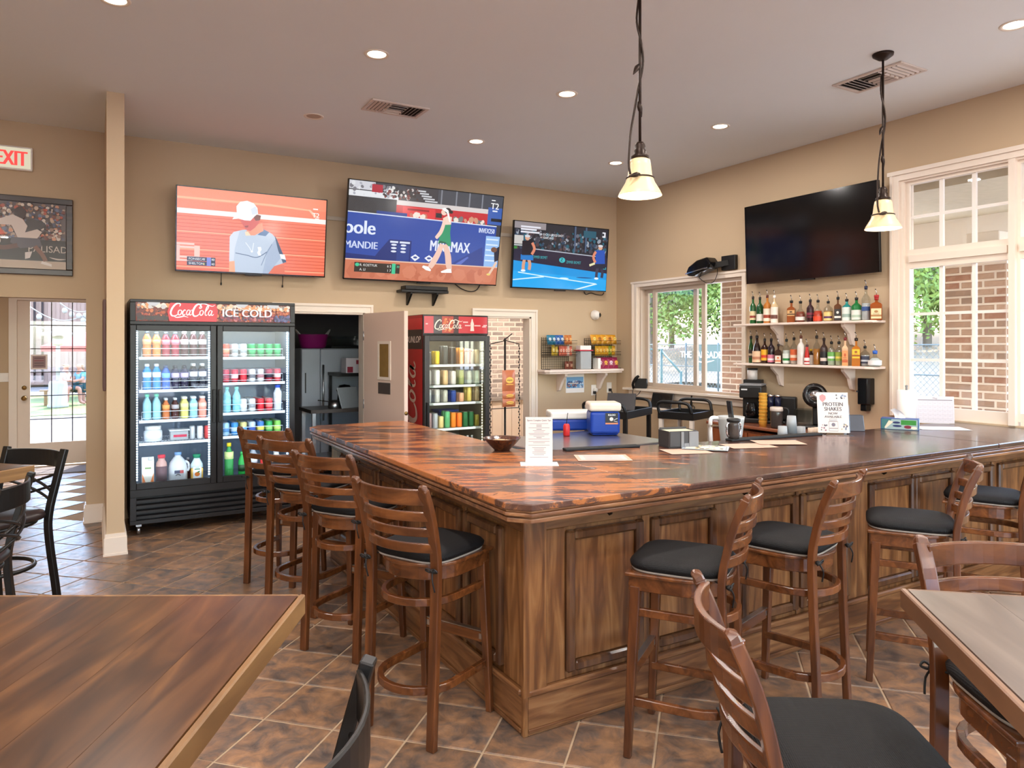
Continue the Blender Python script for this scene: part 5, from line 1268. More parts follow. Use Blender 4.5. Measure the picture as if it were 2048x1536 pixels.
def liquor(u, wpx, top, zb_, label, kind, gl, liq, lab, lspan=(.12, .5), cap=(24, 22, 22), fill=.6, pour=True, neck=None, lab2=None, dx=.10):
    """one spirit bottle on a wall shelf: glass, drink, label, stopper with pour spout"""
    X = XB - dx
    base_p = PX(u, 700, X=X); d = ray(u, 700); tt = X / d[0]
    r = wpx / 2 * tt / F_PX; h = PX(u, top, X=X).z - zb_
    # depth along the ray is tt; pixel width gives the radius
    t = thing('spirit_bottle', label, 'bottle', (X, base_p.y, zb_), R(-60))
    nr = max(.011, r * .28); hb = {'std': .62, 'square': .62, 'round': .56, 'squat': .5, 'taper': .55}[kind] * h
    if kind == 'std': pr = [(r * .92, 0), (r, .008), (r, hb), (r * .8, hb + .06 * h), (nr * 1.2, hb + .14 * h), (nr, hb + .17 * h), (nr, .93 * h)]
    elif kind == 'square': pr = [(r * 1.05, 0), (r * 1.12, .008), (r * 1.12, hb), (r * .85, hb + .05 * h), (nr * 1.1, hb + .1 * h), (nr, hb + .12 * h), (nr, .93 * h)]
    elif kind == 'round': pr = [(r * .7, 0), (r * .92, .03 * h), (r, .2 * h), (r, .38 * h), (r * .8, .5 * h), (r * .45, .6 * h), (nr, .66 * h), (nr, .93 * h)]
    elif kind == 'squat': pr = [(r * .7, 0), (r * .97, .08 * h), (r, .22 * h), (r * .9, .38 * h), (r * .5, .55 * h), (nr, .64 * h), (nr, .85 * h)]
    else: pr = [(r * .95, 0), (r, .01), (r * .95, .35 * h), (r * .7, .6 * h), (nr * 1.2, .75 * h), (nr, .93 * h)]
    n = 4 if kind == 'square' else 16
    kw = dict(a0=45, a1=405) if n == 4 else {}
    M_g = gl if not isinstance(gl, tuple) else cm(gl, .08)
    clear = gl is M_bottle
    mb = MB().lathe(pr, n, sm=(n != 4), **kw)
    mb.build('glass', M_g, t)
    if clear and liq:
        ins = [(max(.004, q - .003), zq) for q, zq in pr if zq <= fill * h]
        ins = [(ins[0][0], .004)] + ins[1:] + [(ins[-1][0], fill * h if fill * h < pr[-1][1] else ins[-1][1])]
        MB().lathe(ins, n, sm=(n != 4), **kw).build('drink', cm(liq, .1), t)
    if lab:
        rl = (r * 1.12 if n == 4 else r) + .0012
        z0, z1 = lspan[0] * h, lspan[1] * h
        if n == 4:
            k = rl * .7071 + .001
            A = Art(2 * k * .86, z1 - z0); A.rect(lab, 0, 0, A.w, A.h)
        else: A = None
        if A:
            if lab2: A.rect(lab2, 0, A.h * .62, A.w, A.h * .8); A.ell(lab2, A.w / 2, A.h * .3, A.w * .2, A.h * .12)
            for i in range(2): A.rect(tuple(int(q * .55) for q in lab), A.w * .2, A.h * (.46 + .1 * i), A.w * .8, A.h * (.49 + .1 * i))
            A.build('label', M_print, t, (-k * .86, -k, z0))
        else:
            rr = lambda zq: rl
            MB().lathe([(rl, z0), (rl, z1)], 10, a0=200, a1=340).build('label', cm(lab, .5), t)
            if lab2: MB().lathe([(rl + .0008, z0 + (z1 - z0) * .25), (rl + .0008, z0 + (z1 - z0) * .5)], 10, a0=210, a1=330).build('label_band', cm(lab2, .5), t)
    zc = pr[-1][1]
    if neck: MB().lathe([(nr + .0012, zc - .13 * h), (nr + .0012, zc)], 12).build('neck_wrap', cm(neck, .4), t)
    MB().lathe([(nr * 1.1, zc - .01), (nr * 1.25, zc), (nr * 1.25, h), (.0001, h + .001)], 12).build('stopper', cm(cap, .4), t)
    if pour:
        sp = MB().tube([(0, 0, h), (0, 0, h + .03), (-.006, 0, h + .045)], .0035, 6)
        sp.build('pour_spout', M_chrome, t); MB().ball((-.008, 0, h + .05), .0055, .0055, .0055, 8, 6).build('spout_cap', M_black, t)
    return t
M_bottle = glass('clear_bottle_glass', (236, 238, 236), 1.6)
G = (30, 84, 40)
up = [(1506, 12.4, 593, 'green whiskey bottle with cream label, leftmost on the upper shelf', 'std', G, None, (222, 206, 160), (.14, .46), (30, 24, 20), (150, 60, 50)),
      (1520, 13.7, 594, 'dark green scotch bottle with white label, second on the upper shelf', 'std', (24, 70, 34), None, (220, 216, 206), (.1, .36), (24, 30, 24), None),
      (1534.7, 15, 590, 'amber whisky bottle with long cream label on the upper shelf', 'std', (176, 108, 40), None, (232, 216, 196), (.08, .52), (90, 40, 30), (150, 60, 40)),
      (1549, 14.3, 591, 'pale bottle with tall cream label and white neck on the upper shelf', 'std', (206, 180, 140), None, (236, 226, 214), (.02, .58), (240, 232, 226), (110, 70, 60)),
      (1583, 19, 601, 'square brown bourbon bottle with tan label on the upper shelf', 'square', (140, 72, 36), None, (206, 160, 104), (.3, .56), (20, 18, 18), (60, 40, 30)),
      (1601, 19, 602, 'clear round bottle with low white label on the upper shelf', 'round', M_bottle, (150, 70, 50), (222, 214, 206), (.1, .26), (20, 18, 18), None),
      (1620.6, 14, 599, 'small dark red and black bottle in the middle of the upper shelf', 'std', (52, 26, 30), None, (120, 40, 60), (.2, .42), (20, 18, 18), (60, 30, 30)),
      (1636, 18, 600, 'clear globe bottle with an orange-red base on the upper shelf', 'round', M_bottle, (206, 66, 36), (206, 70, 40), (.04, .26), (20, 18, 18), None),
      (1656.5, 17, 602, 'clear bottle with yellow cream label and purple band on the upper shelf', 'std', M_bottle, (200, 150, 80), (230, 200, 130), (.06, .46), (20, 18, 18), (90, 50, 90)),
      (1676, 16.5, 594, 'square bottle with black label and white arch on the upper shelf', 'square', (96, 60, 40), None, (40, 36, 38), (.04, .5), (20, 18, 18), (220, 214, 206)),
      (1693.6, 18, 598, 'teal gin bottle with a tall white label on the upper shelf', 'std', (28, 128, 126), None, (214, 222, 216), (.02, .62), (20, 18, 18), (150, 170, 160)),
      (1713, 19, 595, 'green gin bottle with white label on the upper shelf', 'std', (24, 110, 52), None, (222, 222, 214), (.04, .46), (20, 18, 18), (170, 190, 170)),
      (1732, 16, 572, 'tallest clear vodka bottle with blue label on the upper shelf', 'std', M_bottle, (206, 210, 214), (60, 90, 150), (.28, .4), (24, 30, 60), None),
      (1753, 26, 590, 'broad square amber bottle with cream label and red wax cap, rightmost on the upper shelf', 'square', (150, 76, 34), None, (232, 206, 160), (.06, .46), (170, 30, 34), (170, 120, 70))]
for u, w_, tp, lb, kd, gl, lq, la, sp, cp, l2 in up: liquor(u, w_, tp, ZU, lb, kd, gl, lq, la, sp, cp, .5, True, (170, 34, 36) if u == 1753 else None, l2)
lo = [(1502, 9, 672, 'slim dark green bottle, leftmost on the lower shelf', 'std', (40, 80, 36), None, (60, 50, 44), (.2, .5), (24, 22, 22), (200, 180, 150), .05),
      (1514, 18, 671, 'dark brown tapered liqueur bottle with cream label on the lower shelf', 'taper', (40, 24, 20), None, (222, 184, 150), (.04, .44), (24, 20, 20), (180, 120, 90), .12),
      (1529.5, 14, 677, 'dark brown bottle with yellow label on the lower shelf', 'std', (52, 28, 18), None, (226, 168, 40), (.12, .56), (40, 30, 26), (206, 60, 40), .10),
      (1542.5, 14, 677, 'black bottle with pink and white striped label on the lower shelf', 'std', (36, 24, 30), None, (206, 120, 140), (.06, .36), (24, 20, 22), (236, 220, 224), .10),
      (1557, 15, 688, 'dark square bottle with white label and orange ribbon on the lower shelf', 'square', (56, 34, 28), None, (226, 206, 190), (.04, .42), (40, 26, 22), (206, 100, 50), .10),
      (1573, 14.5, 678, 'clear bottle with green leaf label on the lower shelf', 'std', M_bottle, (206, 212, 206), (216, 222, 214), (.05, .42), (20, 30, 24), (40, 130, 60), .10),
      (1588, 14.5, 675, 'clear bottle with orange red label and wrap on the lower shelf', 'std', M_bottle, (206, 190, 180), (206, 96, 54), (.14, .56), (24, 20, 20), (236, 206, 180), .10),
      (1602, 15, 671, 'frosted bottle with brown stopper on the lower shelf', 'std', (214, 206, 200), None, None, (.1, .3), (96, 52, 36), None, .13),
      (1614, 11, 689, 'red spirit bottle with striped label on the lower shelf', 'taper', (180, 40, 34), None, (236, 220, 214), (.05, .35), (60, 20, 24), (170, 40, 44), .13),
      (1622, 10.5, 698, 'small bitters bottle with white label and yellow cap on the lower shelf', 'std', (60, 36, 28), None, (232, 222, 210), (.02, .62), (216, 176, 50), None, .07),
      (1633.5, 13.5, 671, 'clear bottle half full of amber spirit on the lower shelf', 'std', M_bottle, (176, 110, 40), None, (.1, .3), (36, 26, 22), None, .11),
      (1648, 14, 676, 'dark bottle with black label and white sail on the lower shelf', 'std', (60, 44, 40), None, (40, 36, 38), (.04, .5), (40, 24, 24), (214, 196, 186), .10),
      (1663, 15, 683, 'clear bottle with green label, left of two alike on the lower shelf', 'std', M_bottle, (190, 204, 180), (110, 170, 90), (.2, .56), (26, 26, 26), (226, 230, 220), .10),
      (1678, 13.5, 683, 'clear bottle with green and yellow label on the lower shelf', 'std', M_bottle, (196, 206, 170), (150, 170, 70), (.2, .56), (26, 26, 26), (226, 206, 90), .10),
      (1690.5, 14, 675, 'square clear-necked bottle with peach label on the lower shelf', 'square', (216, 176, 140), None, (222, 146, 90), (.02, .54), (120, 30, 34), (190, 90, 50), .14),
      (1712.5, 19, 676, 'square golden tequila bottle with yellow label on the lower shelf', 'square', (176, 106, 40), None, (236, 186, 50), (.28, .6), (40, 30, 26), (150, 80, 30), .10),
      (1730, 17, 692, 'clear bottle with dark blue label on the lower shelf', 'std', M_bottle, (196, 200, 206), (60, 64, 84), (.14, .5), (26, 26, 26), (200, 206, 214), .06),
      (1750, 26, 701, 'squat round clear tequila bottle with blue cap, rightmost on the lower shelf', 'squat', M_bottle, (214, 220, 220), (226, 222, 220), (.12, .4), (40, 90, 176), None, .13)]
for u, w_, tp, lb, kd, gl, lq, la, sp, cp, l2, dx in lo: liquor(u, w_, tp, ZLO, lb, kd, gl, lq, la, sp, cp, .55, u != 1622, None, l2, dx)

# ================================================================== BACK BAR BY THE RIGHT WALL
M_cab = wood('cherry_cabinet', [(.3, (120, 62, 34)), (.55, (150, 82, 46)), (.8, (176, 104, 62))], 'z', 2, .35, 8, .3)
def cabinet(label, x0, x1, y0, y1, h, ndoor):
    t = thing('base_cabinet', label, 'cabinet', (x0, (y0 + y1) / 2, 0)); L = (y1 - y0) / 2; dp = x1 - x0
    box(0.02, dp, -L, L, .08, h - .03).build('body', M_cab, t); box(.06, dp, -L, L, 0, .08).build('toe_kick', M_black, t)
    for i in range(ndoor):
        a, b = -L + 2 * L * i / ndoor + .01, -L + 2 * L * (i + 1) / ndoor - .01
        d = box(0, .02, a, b, .1, h - .22).build('door', M_cab, t, bevel=.004); MB().ball((-.014, b - .05, h - .27), .014, .014, .014, 10, 6).build('knob', M_brass, d)
        box(-.008, 0, a + .06, b - .06, .16, h - .28).build('raised_panel', M_cab, d, bevel=.006)
        d = box(0, .02, a, b, h - .205, h - .045).build('drawer', M_cab, t, bevel=.004); MB().ball((-.014, (a + b) / 2, h - .125), .014, .014, .014, 10, 6).build('knob', M_brass, d)
    return t
BACKZ = .866
cabinet('cherry wood base cabinet under the bottle shelves', 5.53, XB - .005, 3.55, 5.45, BACKZ - .03, 4)
tag(box(5.49, XB - .004, 3.50, 5.49, BACKZ - .0299, BACKZ).build('counter_top', wood('cherry_counter', [(.3, (120, 66, 44)), (.7, (160, 96, 66))], 'y', 2, .25, 8, .5), bevel=.006), 'glossy cherry counter top carrying the coffee makers', 'counter top')
def at(u, v, Z): return PX(u, v, Z=Z)
def onX(u, X, Z): q = PX(u, 800, X=X); return (q.x, q.y, Z)
# coffee machine with cups
t = thing('coffee_maker', 'big black coffee maker with grey lid on the cherry counter', 'coffee maker', onX(1506, 5.80, BACKZ), R(-60))
MB().box(-.11, .11, -.12, .13, 0, .05).box(-.11, .11, .03, .13, .05, .30).box(-.11, .11, -.13, .13, .25, .37).build('body', M_black, t, bevel=.012, seg=2); box(-.11, .11, -.13, .13, .3705, .39).build('lid', M_grey, t, bevel=.008); MB().lathe([(.05, .052), (.065, .10), (.06, .16), (.045, .19), (.045, .2)], 16, (0, -.05, 0)).build('carafe', M_blackgloss, t); A = Art(.06, .014); A.rect((210, 210, 212), 0, 0, .06, .014); A.build('badge', M_print, t, (-.09, -.1305, .33))
t = thing('lidded_jar', 'white lidded canister on the dark box behind the coffee maker', 'jar', onX(1505, 6.02, BACKZ + .42), R(-60)); MB().lathe([(.052, 0), (.052, .10)], 16).build('body', cm((226, 216, 210), .4), t); MB().lathe([(.055, .10), (.055, .118), (.0001, .119)], 16).build('lid', M_black, t)
t = thing('storage_box', 'dark box behind the coffee maker under the white canister', 'box', onX(1507, 6.02, BACKZ), R(-60)); box(-.09, .09, -.06, .06, 0, .41).build('body', M_black, t, bevel=.008); box(-.092, .092, -.062, .062, .38, .42).build('lid', M_black, t, bevel=.004)
t = thing('cup_stack', 'tall stack of yellow paper cups beside the coffee maker', 'cup stack', onX(1526, 5.60, BACKZ), R(-60))
for i in range(9): MB().lathe([(.034, i * .034), (.041, i * .034 + .045), (.042, i * .034 + .048)], 16).build('cup', cm((226, 170, 70), .5), t)
t = thing('coffee_grinder', 'black double coffee grinder with two tall hoppers on the counter', 'coffee maker', onX(1560, 5.90, BACKZ), R(-60))
box(-.13, .15, -.08, .11, 0, .03).build('base', M_black, t, bevel=.006); box(-.13, .15, .02, .11, .03, .27).build('back_body', M_black, t, bevel=.02, seg=3); MB().lathe([(.03, .16), (.03, .27)], 14, (-.085, -.03, 0)).lathe([(.03, .16), (.03, .27)], 14, (-.015, -.03, 0)).build('hopper', cm((30, 34, 60), .2), t); MB().lathe([(.035, .27), (.035, .29), (.0001, .291)], 14, (-.085, -.03, 0)).lathe([(.035, .27), (.035, .29), (.0001, .291)], 14, (-.015, -.03, 0)).build('hopper_lid', M_chrome, t)
t = thing('glass_carafe', 'dark coffee carafe with pale collar and black handle on the counter', 'carafe', onX(1553, 5.58, BACKZ), R(-60))
MB().lathe([(.05, 0), (.056, .02), (.056, .15), (.054, .16)], 18).build('body', plain('smoked_glass', (66, 58, 54), .1), t); MB().lathe([(.057, .16), (.06, .165), (.06, .195), (.05, .20)], 18).build('collar', cm((206, 190, 178), .4), t); MB().tube(spline([(.058, 0, .19), (.10, 0, .18), (.105, 0, .10), (.07, 0, .04)], 5), .011, 8).build('handle', M_black, t)
t = thing('storage_bin', 'clear plastic bin on the counter right of the coffee grinder', 'bin', onX(1609, 5.98, BACKZ), R(-60)); MB().box(-.08, .08, -.1, -.095, 0, .16).box(-.08, .08, .095, .1, 0, .16).box(-.08, -.075, -.095, .095, 0, .16).box(.075, .08, -.095, .095, 0, .16).build('wall', M_clear, t); box(-.08, .08, -.1, .1, 0, .006).build('base', M_black, t)
t = thing('drink_mixer', 'black rounded drink mixer head with shiny metal centre behind the white sign', 'mixer', onX(1631, 5.86, BACKZ), R(-60))
box(-.09, .09, -.09, .09, 0, .03).build('base', M_black, t, bevel=.01); box(-.03, .03, .02, .07, .03, .3).build('column', M_black, t, bevel=.01)
mt = Matrix.Translation((0, -.01, .31)) @ Matrix.Rotation(R(-20), 4, 'Y') @ Matrix.Rotation(R(80), 4, 'X')
MB().lathe([(.065, -.03), (.10, -.03), (.115, -.01), (.115, .03), (.095, .05), (.065, .05), (.062, .0)], 4 * 6, M=mt, sx=.95).build('head', M_blackgloss, t); MB().lathe([(.064, .0), (.06, .02), (.04, .035), (.0001, .04)], 20, M=mt).build('metal_centre', M_chrome, t)
t = thing('soap_dispenser', 'glossy black soap dispenser on the wall below the lower bottle shelf', 'soap dispenser', (XB - .001, PX(1731, 780, X=XB - .05).y, 1.05), R(-90))
MB().prism([(-.06, 0), (-.06, -.07), (-.045, -.10), (.045, -.10), (.06, -.07), (.06, 0)], .06, .30).build('body', M_blackgloss, t, bevel=.008, seg=2); MB().prism([(-.03, -.01), (-.03, -.085), (.03, -.085), (.03, -.01)], 0, .06).build('push_lever', M_blackgloss, t, bevel=.006); box(-.055, -.035, -.104, -.0985, .17, .185).build('badge', M_chrome, t)

# station behind the bar front: speed shelf carrying cups
t = thing('speed_station', 'low steel service station behind the bar with a flat top', 'counter', (4.2, 3.64, 0))
box(-.75, 1.27, -.22, .20, .86, .90).build('top', M_steel, t, bevel=.004); box(-.73, 1.28, -.20, .18, .08, .86).build('body', M_steel, t)
for x in (-.7, 1.25): box(x - .02, x + .02, -.18, .16, 0, .08).build('leg', M_steel, t)
def cups(u, n, h0, label, zb_=.90, Y=3.56, r=.038):
    q = PX(u, 850, Y=Y)
    t = thing('cup_stack', label, 'cup stack', (q.x, Y, zb_))
    for i in range(n): MB().lathe([(r, i * h0), (r * .8, i * h0 + .095), (.0001, i * h0 + .095)], 16).build('cup', M_frost, t)
cups(1565, 6, .014, 'left stack of clear plastic cups behind the bar mat'); cups(1583, 11, .014, 'tallest middle stack of clear plastic cups behind the bar mat'); cups(1602, 5, .014, 'right stack of clear plastic cups behind the bar mat')
cups(1545, 1, .01, 'single low clear cup left of the cup stacks', r=.034)
q = PX(1625, 850, Y=3.55)
for k in range(5): tag(MB().lathe([(.018, 0), (.02, .06), (.0001, .061)], 12).build('portion_cup', cm((226, 200, 176), .5), None, (q.x - .06 + k * .036, 3.52 + .0 * k, .98)), 'small beige portion cup, %s in the row beside the white sign' % ['first', 'second', 'third', 'fourth', 'fifth'][k], 'cup', 'portion cups beside the sign')
tag(box(q.x - .10, q.x + .11, 3.48, 3.57, .9001, .98).build('cup_tray', M_black, bevel=.004), 'black tray under the row of portion cups', 'tray')
for k, (du, cc, nm) in enumerate(((-8, (150, 60, 50), 'red'), (0, (60, 44, 40), 'dark'), (8, (226, 200, 190), 'pale'), (16, (40, 36, 40), 'black'))):
    qq = PX(1515 + du, 872, Y=3.52); tag(MB().lathe([(.016, 0), (.018, .05), (.012, .075), (.012, .095), (.0001, .096)], 12).build('condiment_bottle', cm(cc, .3), None, (qq.x, 3.52, .9001)), 'small %s condiment bottle behind the bar mat' % nm, 'bottle', 'condiment bottles behind the mat')
t = thing('blender_jar', 'white frosted blender jar with a black scoop inside behind the bar mat', 'pitcher', (PX(1462, 860, Y=3.64).x, 3.64, .9001), R(-30))
MB().lathe([(.06, 0), (.065, .02), (.09, .23), (.094, .25), (.088, .25), (.06, .03), (.0001, .03)], 24).build('jar', plain('milky_blender', (220, 222, 220), .3, trans=.35, var=.03), t); MB().tube(spline([(-.08, 0, .235), (-.13, 0, .24), (-.145, 0, .21), (-.142, 0, .10), (-.138, 0, .06)], 5), .014, 8).build('handle', cm((232, 228, 224), .3), t)
MB().bar((.02, -.01, .08), (-.02, -.02, .36), .055, .012).build('scoop', M_black, t)
t = thing('steel_pitcher', 'small dark glass pitcher with chrome spout at the left end of the bar mat', 'pitcher', (3.66, 3.408, ZT + .0146))
MB().lathe([(.034, 0), (.04, .02), (.036, .09), (.04, .115)], 18).build('body', plain('smoked_glass', (66, 58, 54), .1), t); MB().lathe([(.043, .112), (.046, .128), (.03, .135), (.0001, .136)], 18).build('lid', M_black, t); MB().tube(spline([(.038, 0, .11), (.065, 0, .09), (.06, 0, .03), (.04, 0, .015)], 4), .006, 6).build('side_frame', M_chrome, t); MB().tube(spline([(-.038, 0, .11), (-.065, 0, .09), (-.06, 0, .03), (-.04, 0, .015)], 4), .006, 6).build('side_frame', M_chrome, t)

# ---- things on the bar
def bar_at(u, v): q = PX(u, v, Z=ZT); return (q.x, q.y, ZT)
M_acry = glass('acrylic_holder', (250, 250, 250), .5)
t = thing('table_sign', 'white protein shakes sign leaning in a clear stand on the bar', 'sign', bar_at(1669, 869), R(-38))
A = Art(.25, .34); A.rect((216, 200, 192), 0, 0, .25, .34)
A.poly((224, 130, 130), [(.02, .03), (.045, .015), (.07, .03), (.072, .055), (.045, .085), (.02, .06)])
A.text((70, 64, 70), 'PROTEIN', .125, .115, .045, .9, 0, 'c', .0015); A.text((70, 64, 70), 'SHAKES', .125, .155, .045, .9, 0, 'c', .0015); A.text((70, 64, 70), 'NOW', .125, .187, .028, 1, 0, 'c', .001); A.text((70, 64, 70), 'AVAILABLE', .125, .215, .028, 1, 0, 'c', .001)
for y0, y1, k in ((.225, .24, .03), (.245, .30, .036), (.305, .325, .036)): A.line((90, 84, 92), [(.125 - k, y0), (.125 + k, y0), (.125 + k, y1), (.125 - k, y1), (.125 - k, y0)], .003, None, 1)
A.ell((110, 100, 110), .125, .272, .016, .016, 12)
A.crowd(.14, .01, .245, .06, 10, [(90, 90, 100), (130, 140, 160), (60, 56, 64)], .004, .009, 3); A.crowd(.01, .26, .08, .33, 9, [(90, 80, 90), (150, 110, 120)], .004, .009, 5); A.crowd(.18, .24, .245, .33, 9, [(90, 80, 90), (170, 150, 110), (110, 120, 140)], .004, .009, 6)
tilt = R(-8)
A.build('sheet', M_print, t, (-.11, -.001, .012), (tilt, 0, 0)).scale = (.84, 1, .84)
MB().box(-.108, .108, .001, .003, .012, .30).build('clear_stand', M_acry, t, None, (tilt, 0, 0)); box(-.108, .108, -.09, .05, .0, .004).build('stand_foot', M_acry, t)
t = thing('payment_terminal', 'small dark tablet stand on the bar right of the white sign', 'tablet', bar_at(1708, 861), R(-40)); MB().prism([(-.05, 0), (.05, 0), (.05, .075), (-.05, .02)][:0] or [(-.06, 0), (.055, 0), (.035, .115), (-.015, .115)], -.06, .06, M=Matrix(((0, 0, 1, 0), (1, 0, 0, 0), (0, 1, 0, 0), (0, 0, 0, 1)))).build('body', plain('slate_plastic', (62, 66, 76), .3), t, bevel=.004)
t = thing('tissue_box', 'green and blue tissue box with a white tissue pulled up on the bar', 'tissue box', bar_at(1800, 858), R(-62))
box(-.125, .125, -.06, .06, 0, .082).build('box', cm((40, 70, 130), .45), t, bevel=.002)
A = Art(.24, .075); A.rect((150, 170, 170), 0, 0, .24, .075); A.poly((60, 110, 110), (0, 0), (.07, 0), (.02, .075), (0, .075)); A.rect((50, 130, 50), .13, .005, .23, .04); A.poly((226, 206, 180), (.05, .01), (.08, .02), (.03, .07), (.02, .065)); A.ell((30, 40, 90), .10, .025, .025, .008); A.ell((30, 40, 90), .105, .05, .03, .008); A.ell((120, 30, 50), .175, .055, .025, .012); A.ell((236, 220, 200), .215, .06, .02, .01); A.build('print', M_print, t, (-.12, -.0606, .003))
A = Art(.11, .075); A.rect((150, 190, 214), 0, 0, .11, .075); A.crowd(0, 0, .11, .075, 30, [(200, 220, 230), (90, 150, 180), (60, 110, 130)], .004, .012, 3); A.build('end_print', M_print, t, (.1256, -.055, .003), (0, 0, R(90)))
MB().grid(lambda a, b: (-.035 + .07 * a - .03 * b * b, .008 * math.sin(a * 9) * (1 - b) + .012 * math.sin(b * 4), .08 + .075 * b * (1 - .45 * abs(a - .4))), 10, 8).build('tissue', M_paper, t)
t = thing('paper_towel_roll', 'upright white paper towel roll by the tall window', 'paper towel', bar_at(1813, 845)); MB().lathe([(.068, .012), (.07, .016), (.07, .262), (.066, .265), (.02, .264)], 28).build('roll', M_paper, t); MB().lathe([(.075, 0), (.075, .012), (.008, .014), (.008, .29), (.012, .30), (.0001, .306)], 20).build('holder', M_grey, t)
t = thing('desk_calendar', 'standing pale calendar sheet by the tall window', 'calendar', bar_at(1871, 847), R(-48))
A = Art(.27, .215); A.rect((206, 198, 204), 0, 0, .27, .215); A.rect((110, 104, 112), .012, .028, .258, .034); A.text((90, 84, 92), 'May', .135, .023, .02, 1, 0, 'c')
for j in range(5):
    A.rect((176, 168, 176), .012, .045 + j * .033, .258, .0465 + j * .033)
    for i in range(7): A.rect((188, 180, 190), .02 + i * .035, .055 + j * .033, .038 + i * .035, .059 + j * .033)
for i in range(8): A.rect((182, 174, 182), .012 + i * .0351, .04, .0132 + i * .0351, .205)
A.build('sheet', M_print, t, (-.135, -.002, .004), (R(-6), 0, 0)); box(-.135, .135, 0, .003, .002, .218).build('backing', M_paper, t, None, (R(-6), 0, 0)); box(-.1, .1, .0, .06, 0, .004).build('prop', M_paper, t)
def sheet(u, v, w, l, rz, label, m=None, print_=None, cat='paper', dz=0):
    q = bar_at(u, v); t = thing('paper_sheet', label, cat, (q[0], q[1], ZT + .0006 + dz), rz)
    MB().grid(lambda a, b: ((a - .5) * w, (b - .5) * l, .0012 + .004 * max(0, abs(a - .5) * 2 - .75) ** 1 * (1 if a > .5 else .6)), 8, 4).build('sheet', m or M_paper, t)
    if print_:
        A = Art(w * .86, l * .8); print_(A); A.build('print', M_print, t, (-w * .43, -l * .4, .0026), (R(-90), 0, 0))
    return t
M_menu = plain('tan_menu_paper', (206, 170, 148), .6, var=.03)
def p_lines(A):
    A.rect((214, 196, 190), 0, 0, A.w, A.h)
    for i in range(7): A.rect((130, 110, 116), A.w * .1, A.h * (.12 + .12 * i), A.w * (.9 - .2 * (i % 3 == 1)), A.h * (.15 + .12 * i))
def p_map(A):
    A.rect((232, 222, 206), 0, 0, A.w, A.h); A.crowd(0, 0, A.w, A.h, 40, [(90, 90, 80), (206, 180, 90), (220, 210, 200), (120, 110, 100)], .004, .014, 4)
sheet(1205, 916, .30, .22, R(-28), 'printed menu sheet flat on the bar right of the standing menu', M_menu, p_lines)
sheet(1372, 903, .26, .20, R(-20), 'tan paper on the bar below the napkin caddy', M_menu)
sheet(1412, 897, .27, .21, R(-50), 'shiny laminated card with small pictures on the bar', plain('laminate', (196, 206, 212), .08), p_map, dz=.004)
sheet(1497, 892, .30, .2, R(-20), 'left tan menu sheet in front of the bar mat', M_menu)
sheet(1556, 886, .30, .2, R(-30), 'right tan menu sheet in front of the bar mat', M_menu, dz=.003)
sheet(1882, 857, .34, .24, R(-40), 'loose white papers on the bar below the calendar', None)
t = thing('napkin_caddy', 'black and grey napkin caddy on the bar filled with napkins', 'napkin holder', bar_at(1356, 893), R(-14))
MB().box(-.10, .10, -.07, .07, 0, .006).box(-.10, -.094, -.07, .07, .006, .105).box(.094, .10, -.07, .07, .006, .105).box(-.094, .094, .064, .07, .006, .115).box(-.094, .094, -.07, -.064, .006, .105).build('tray', plain('caddy_dark', (58, 54, 54), .4), t, bevel=.004)
MB().box(.035, .1005, -.078, -.0705, 0, .10).box(-.02 + .0, .0, -.0775, -.0705, 0, .10).box(0, .035, -.0775, -.0705, 0, .03).build('front_plate', M_grey, t, bevel=.003)
for i in range(6): box(-.085, .085, -.055, .055, .01 + i * .016, .022 + i * .016).build('napkin', cm((214, 206, 170), .8), t)
t = thing('menu_sign', 'standing white menu page in a clear holder at the bar corner', 'sign', bar_at(1078, 927), R(-29))
w_, h_ = .145, .245
A = Art(w_, h_); A.rect((214, 200, 194), 0, 0, w_, h_); A.text((80, 70, 76), 'Sports Complex Quick Tips', w_ / 2, .022, .0125, .9, 0, 'c', .0003)
rr = random.Random(5); y = .034
while y < h_ - .02:
    L = rr.uniform(.35, .8) * w_ if rr.random() < .8 else .2 * w_
    A.rect((140, 126, 132) if L > .25 * w_ else (90, 80, 86), (w_ - L) / 2, y, (w_ + L) / 2, y + .0025); y += .0075 if rr.random() < .82 else .013
A.build('page', M_print, t, (-w_ / 2, -.0005, .004)); MB().box(-w_ / 2 - .002, w_ / 2 + .002, .0005, .002, .003, h_ + .006).build('holder', M_acry, t); box(-.10, .10, -.075, .035, .0, .0025).build('foot_sheet', M_paper, t)
t = thing('wooden_bowl', 'dark carved wooden bowl of pale snacks on the bar corner', 'bowl', bar_at(1004, 900))
MB().lathe([(.045, 0), (.05, .006), (.075, .03), (.11, .07), (.115, .075), (.108, .074), (.07, .034), (.04, .014), (.0001, .012)], 32).build('bowl', wood('carved_bowl', [(.3, (52, 26, 16)), (.6, (86, 48, 28)), (.85, (120, 72, 40))], 'z', 14, .2, 3, .6, .5), t); stuff(MB().grid(lambda a, b: (.09 * (a - .5) * 2 * math.sqrt(max(0, 1 - (2 * b - 1) ** 2)), .09 * (2 * b - 1), .052 + .006 * math.sin(a * 60) * math.sin(b * 50)), 20, 20).build('snack_filling', cm((206, 170, 130), .7), t))

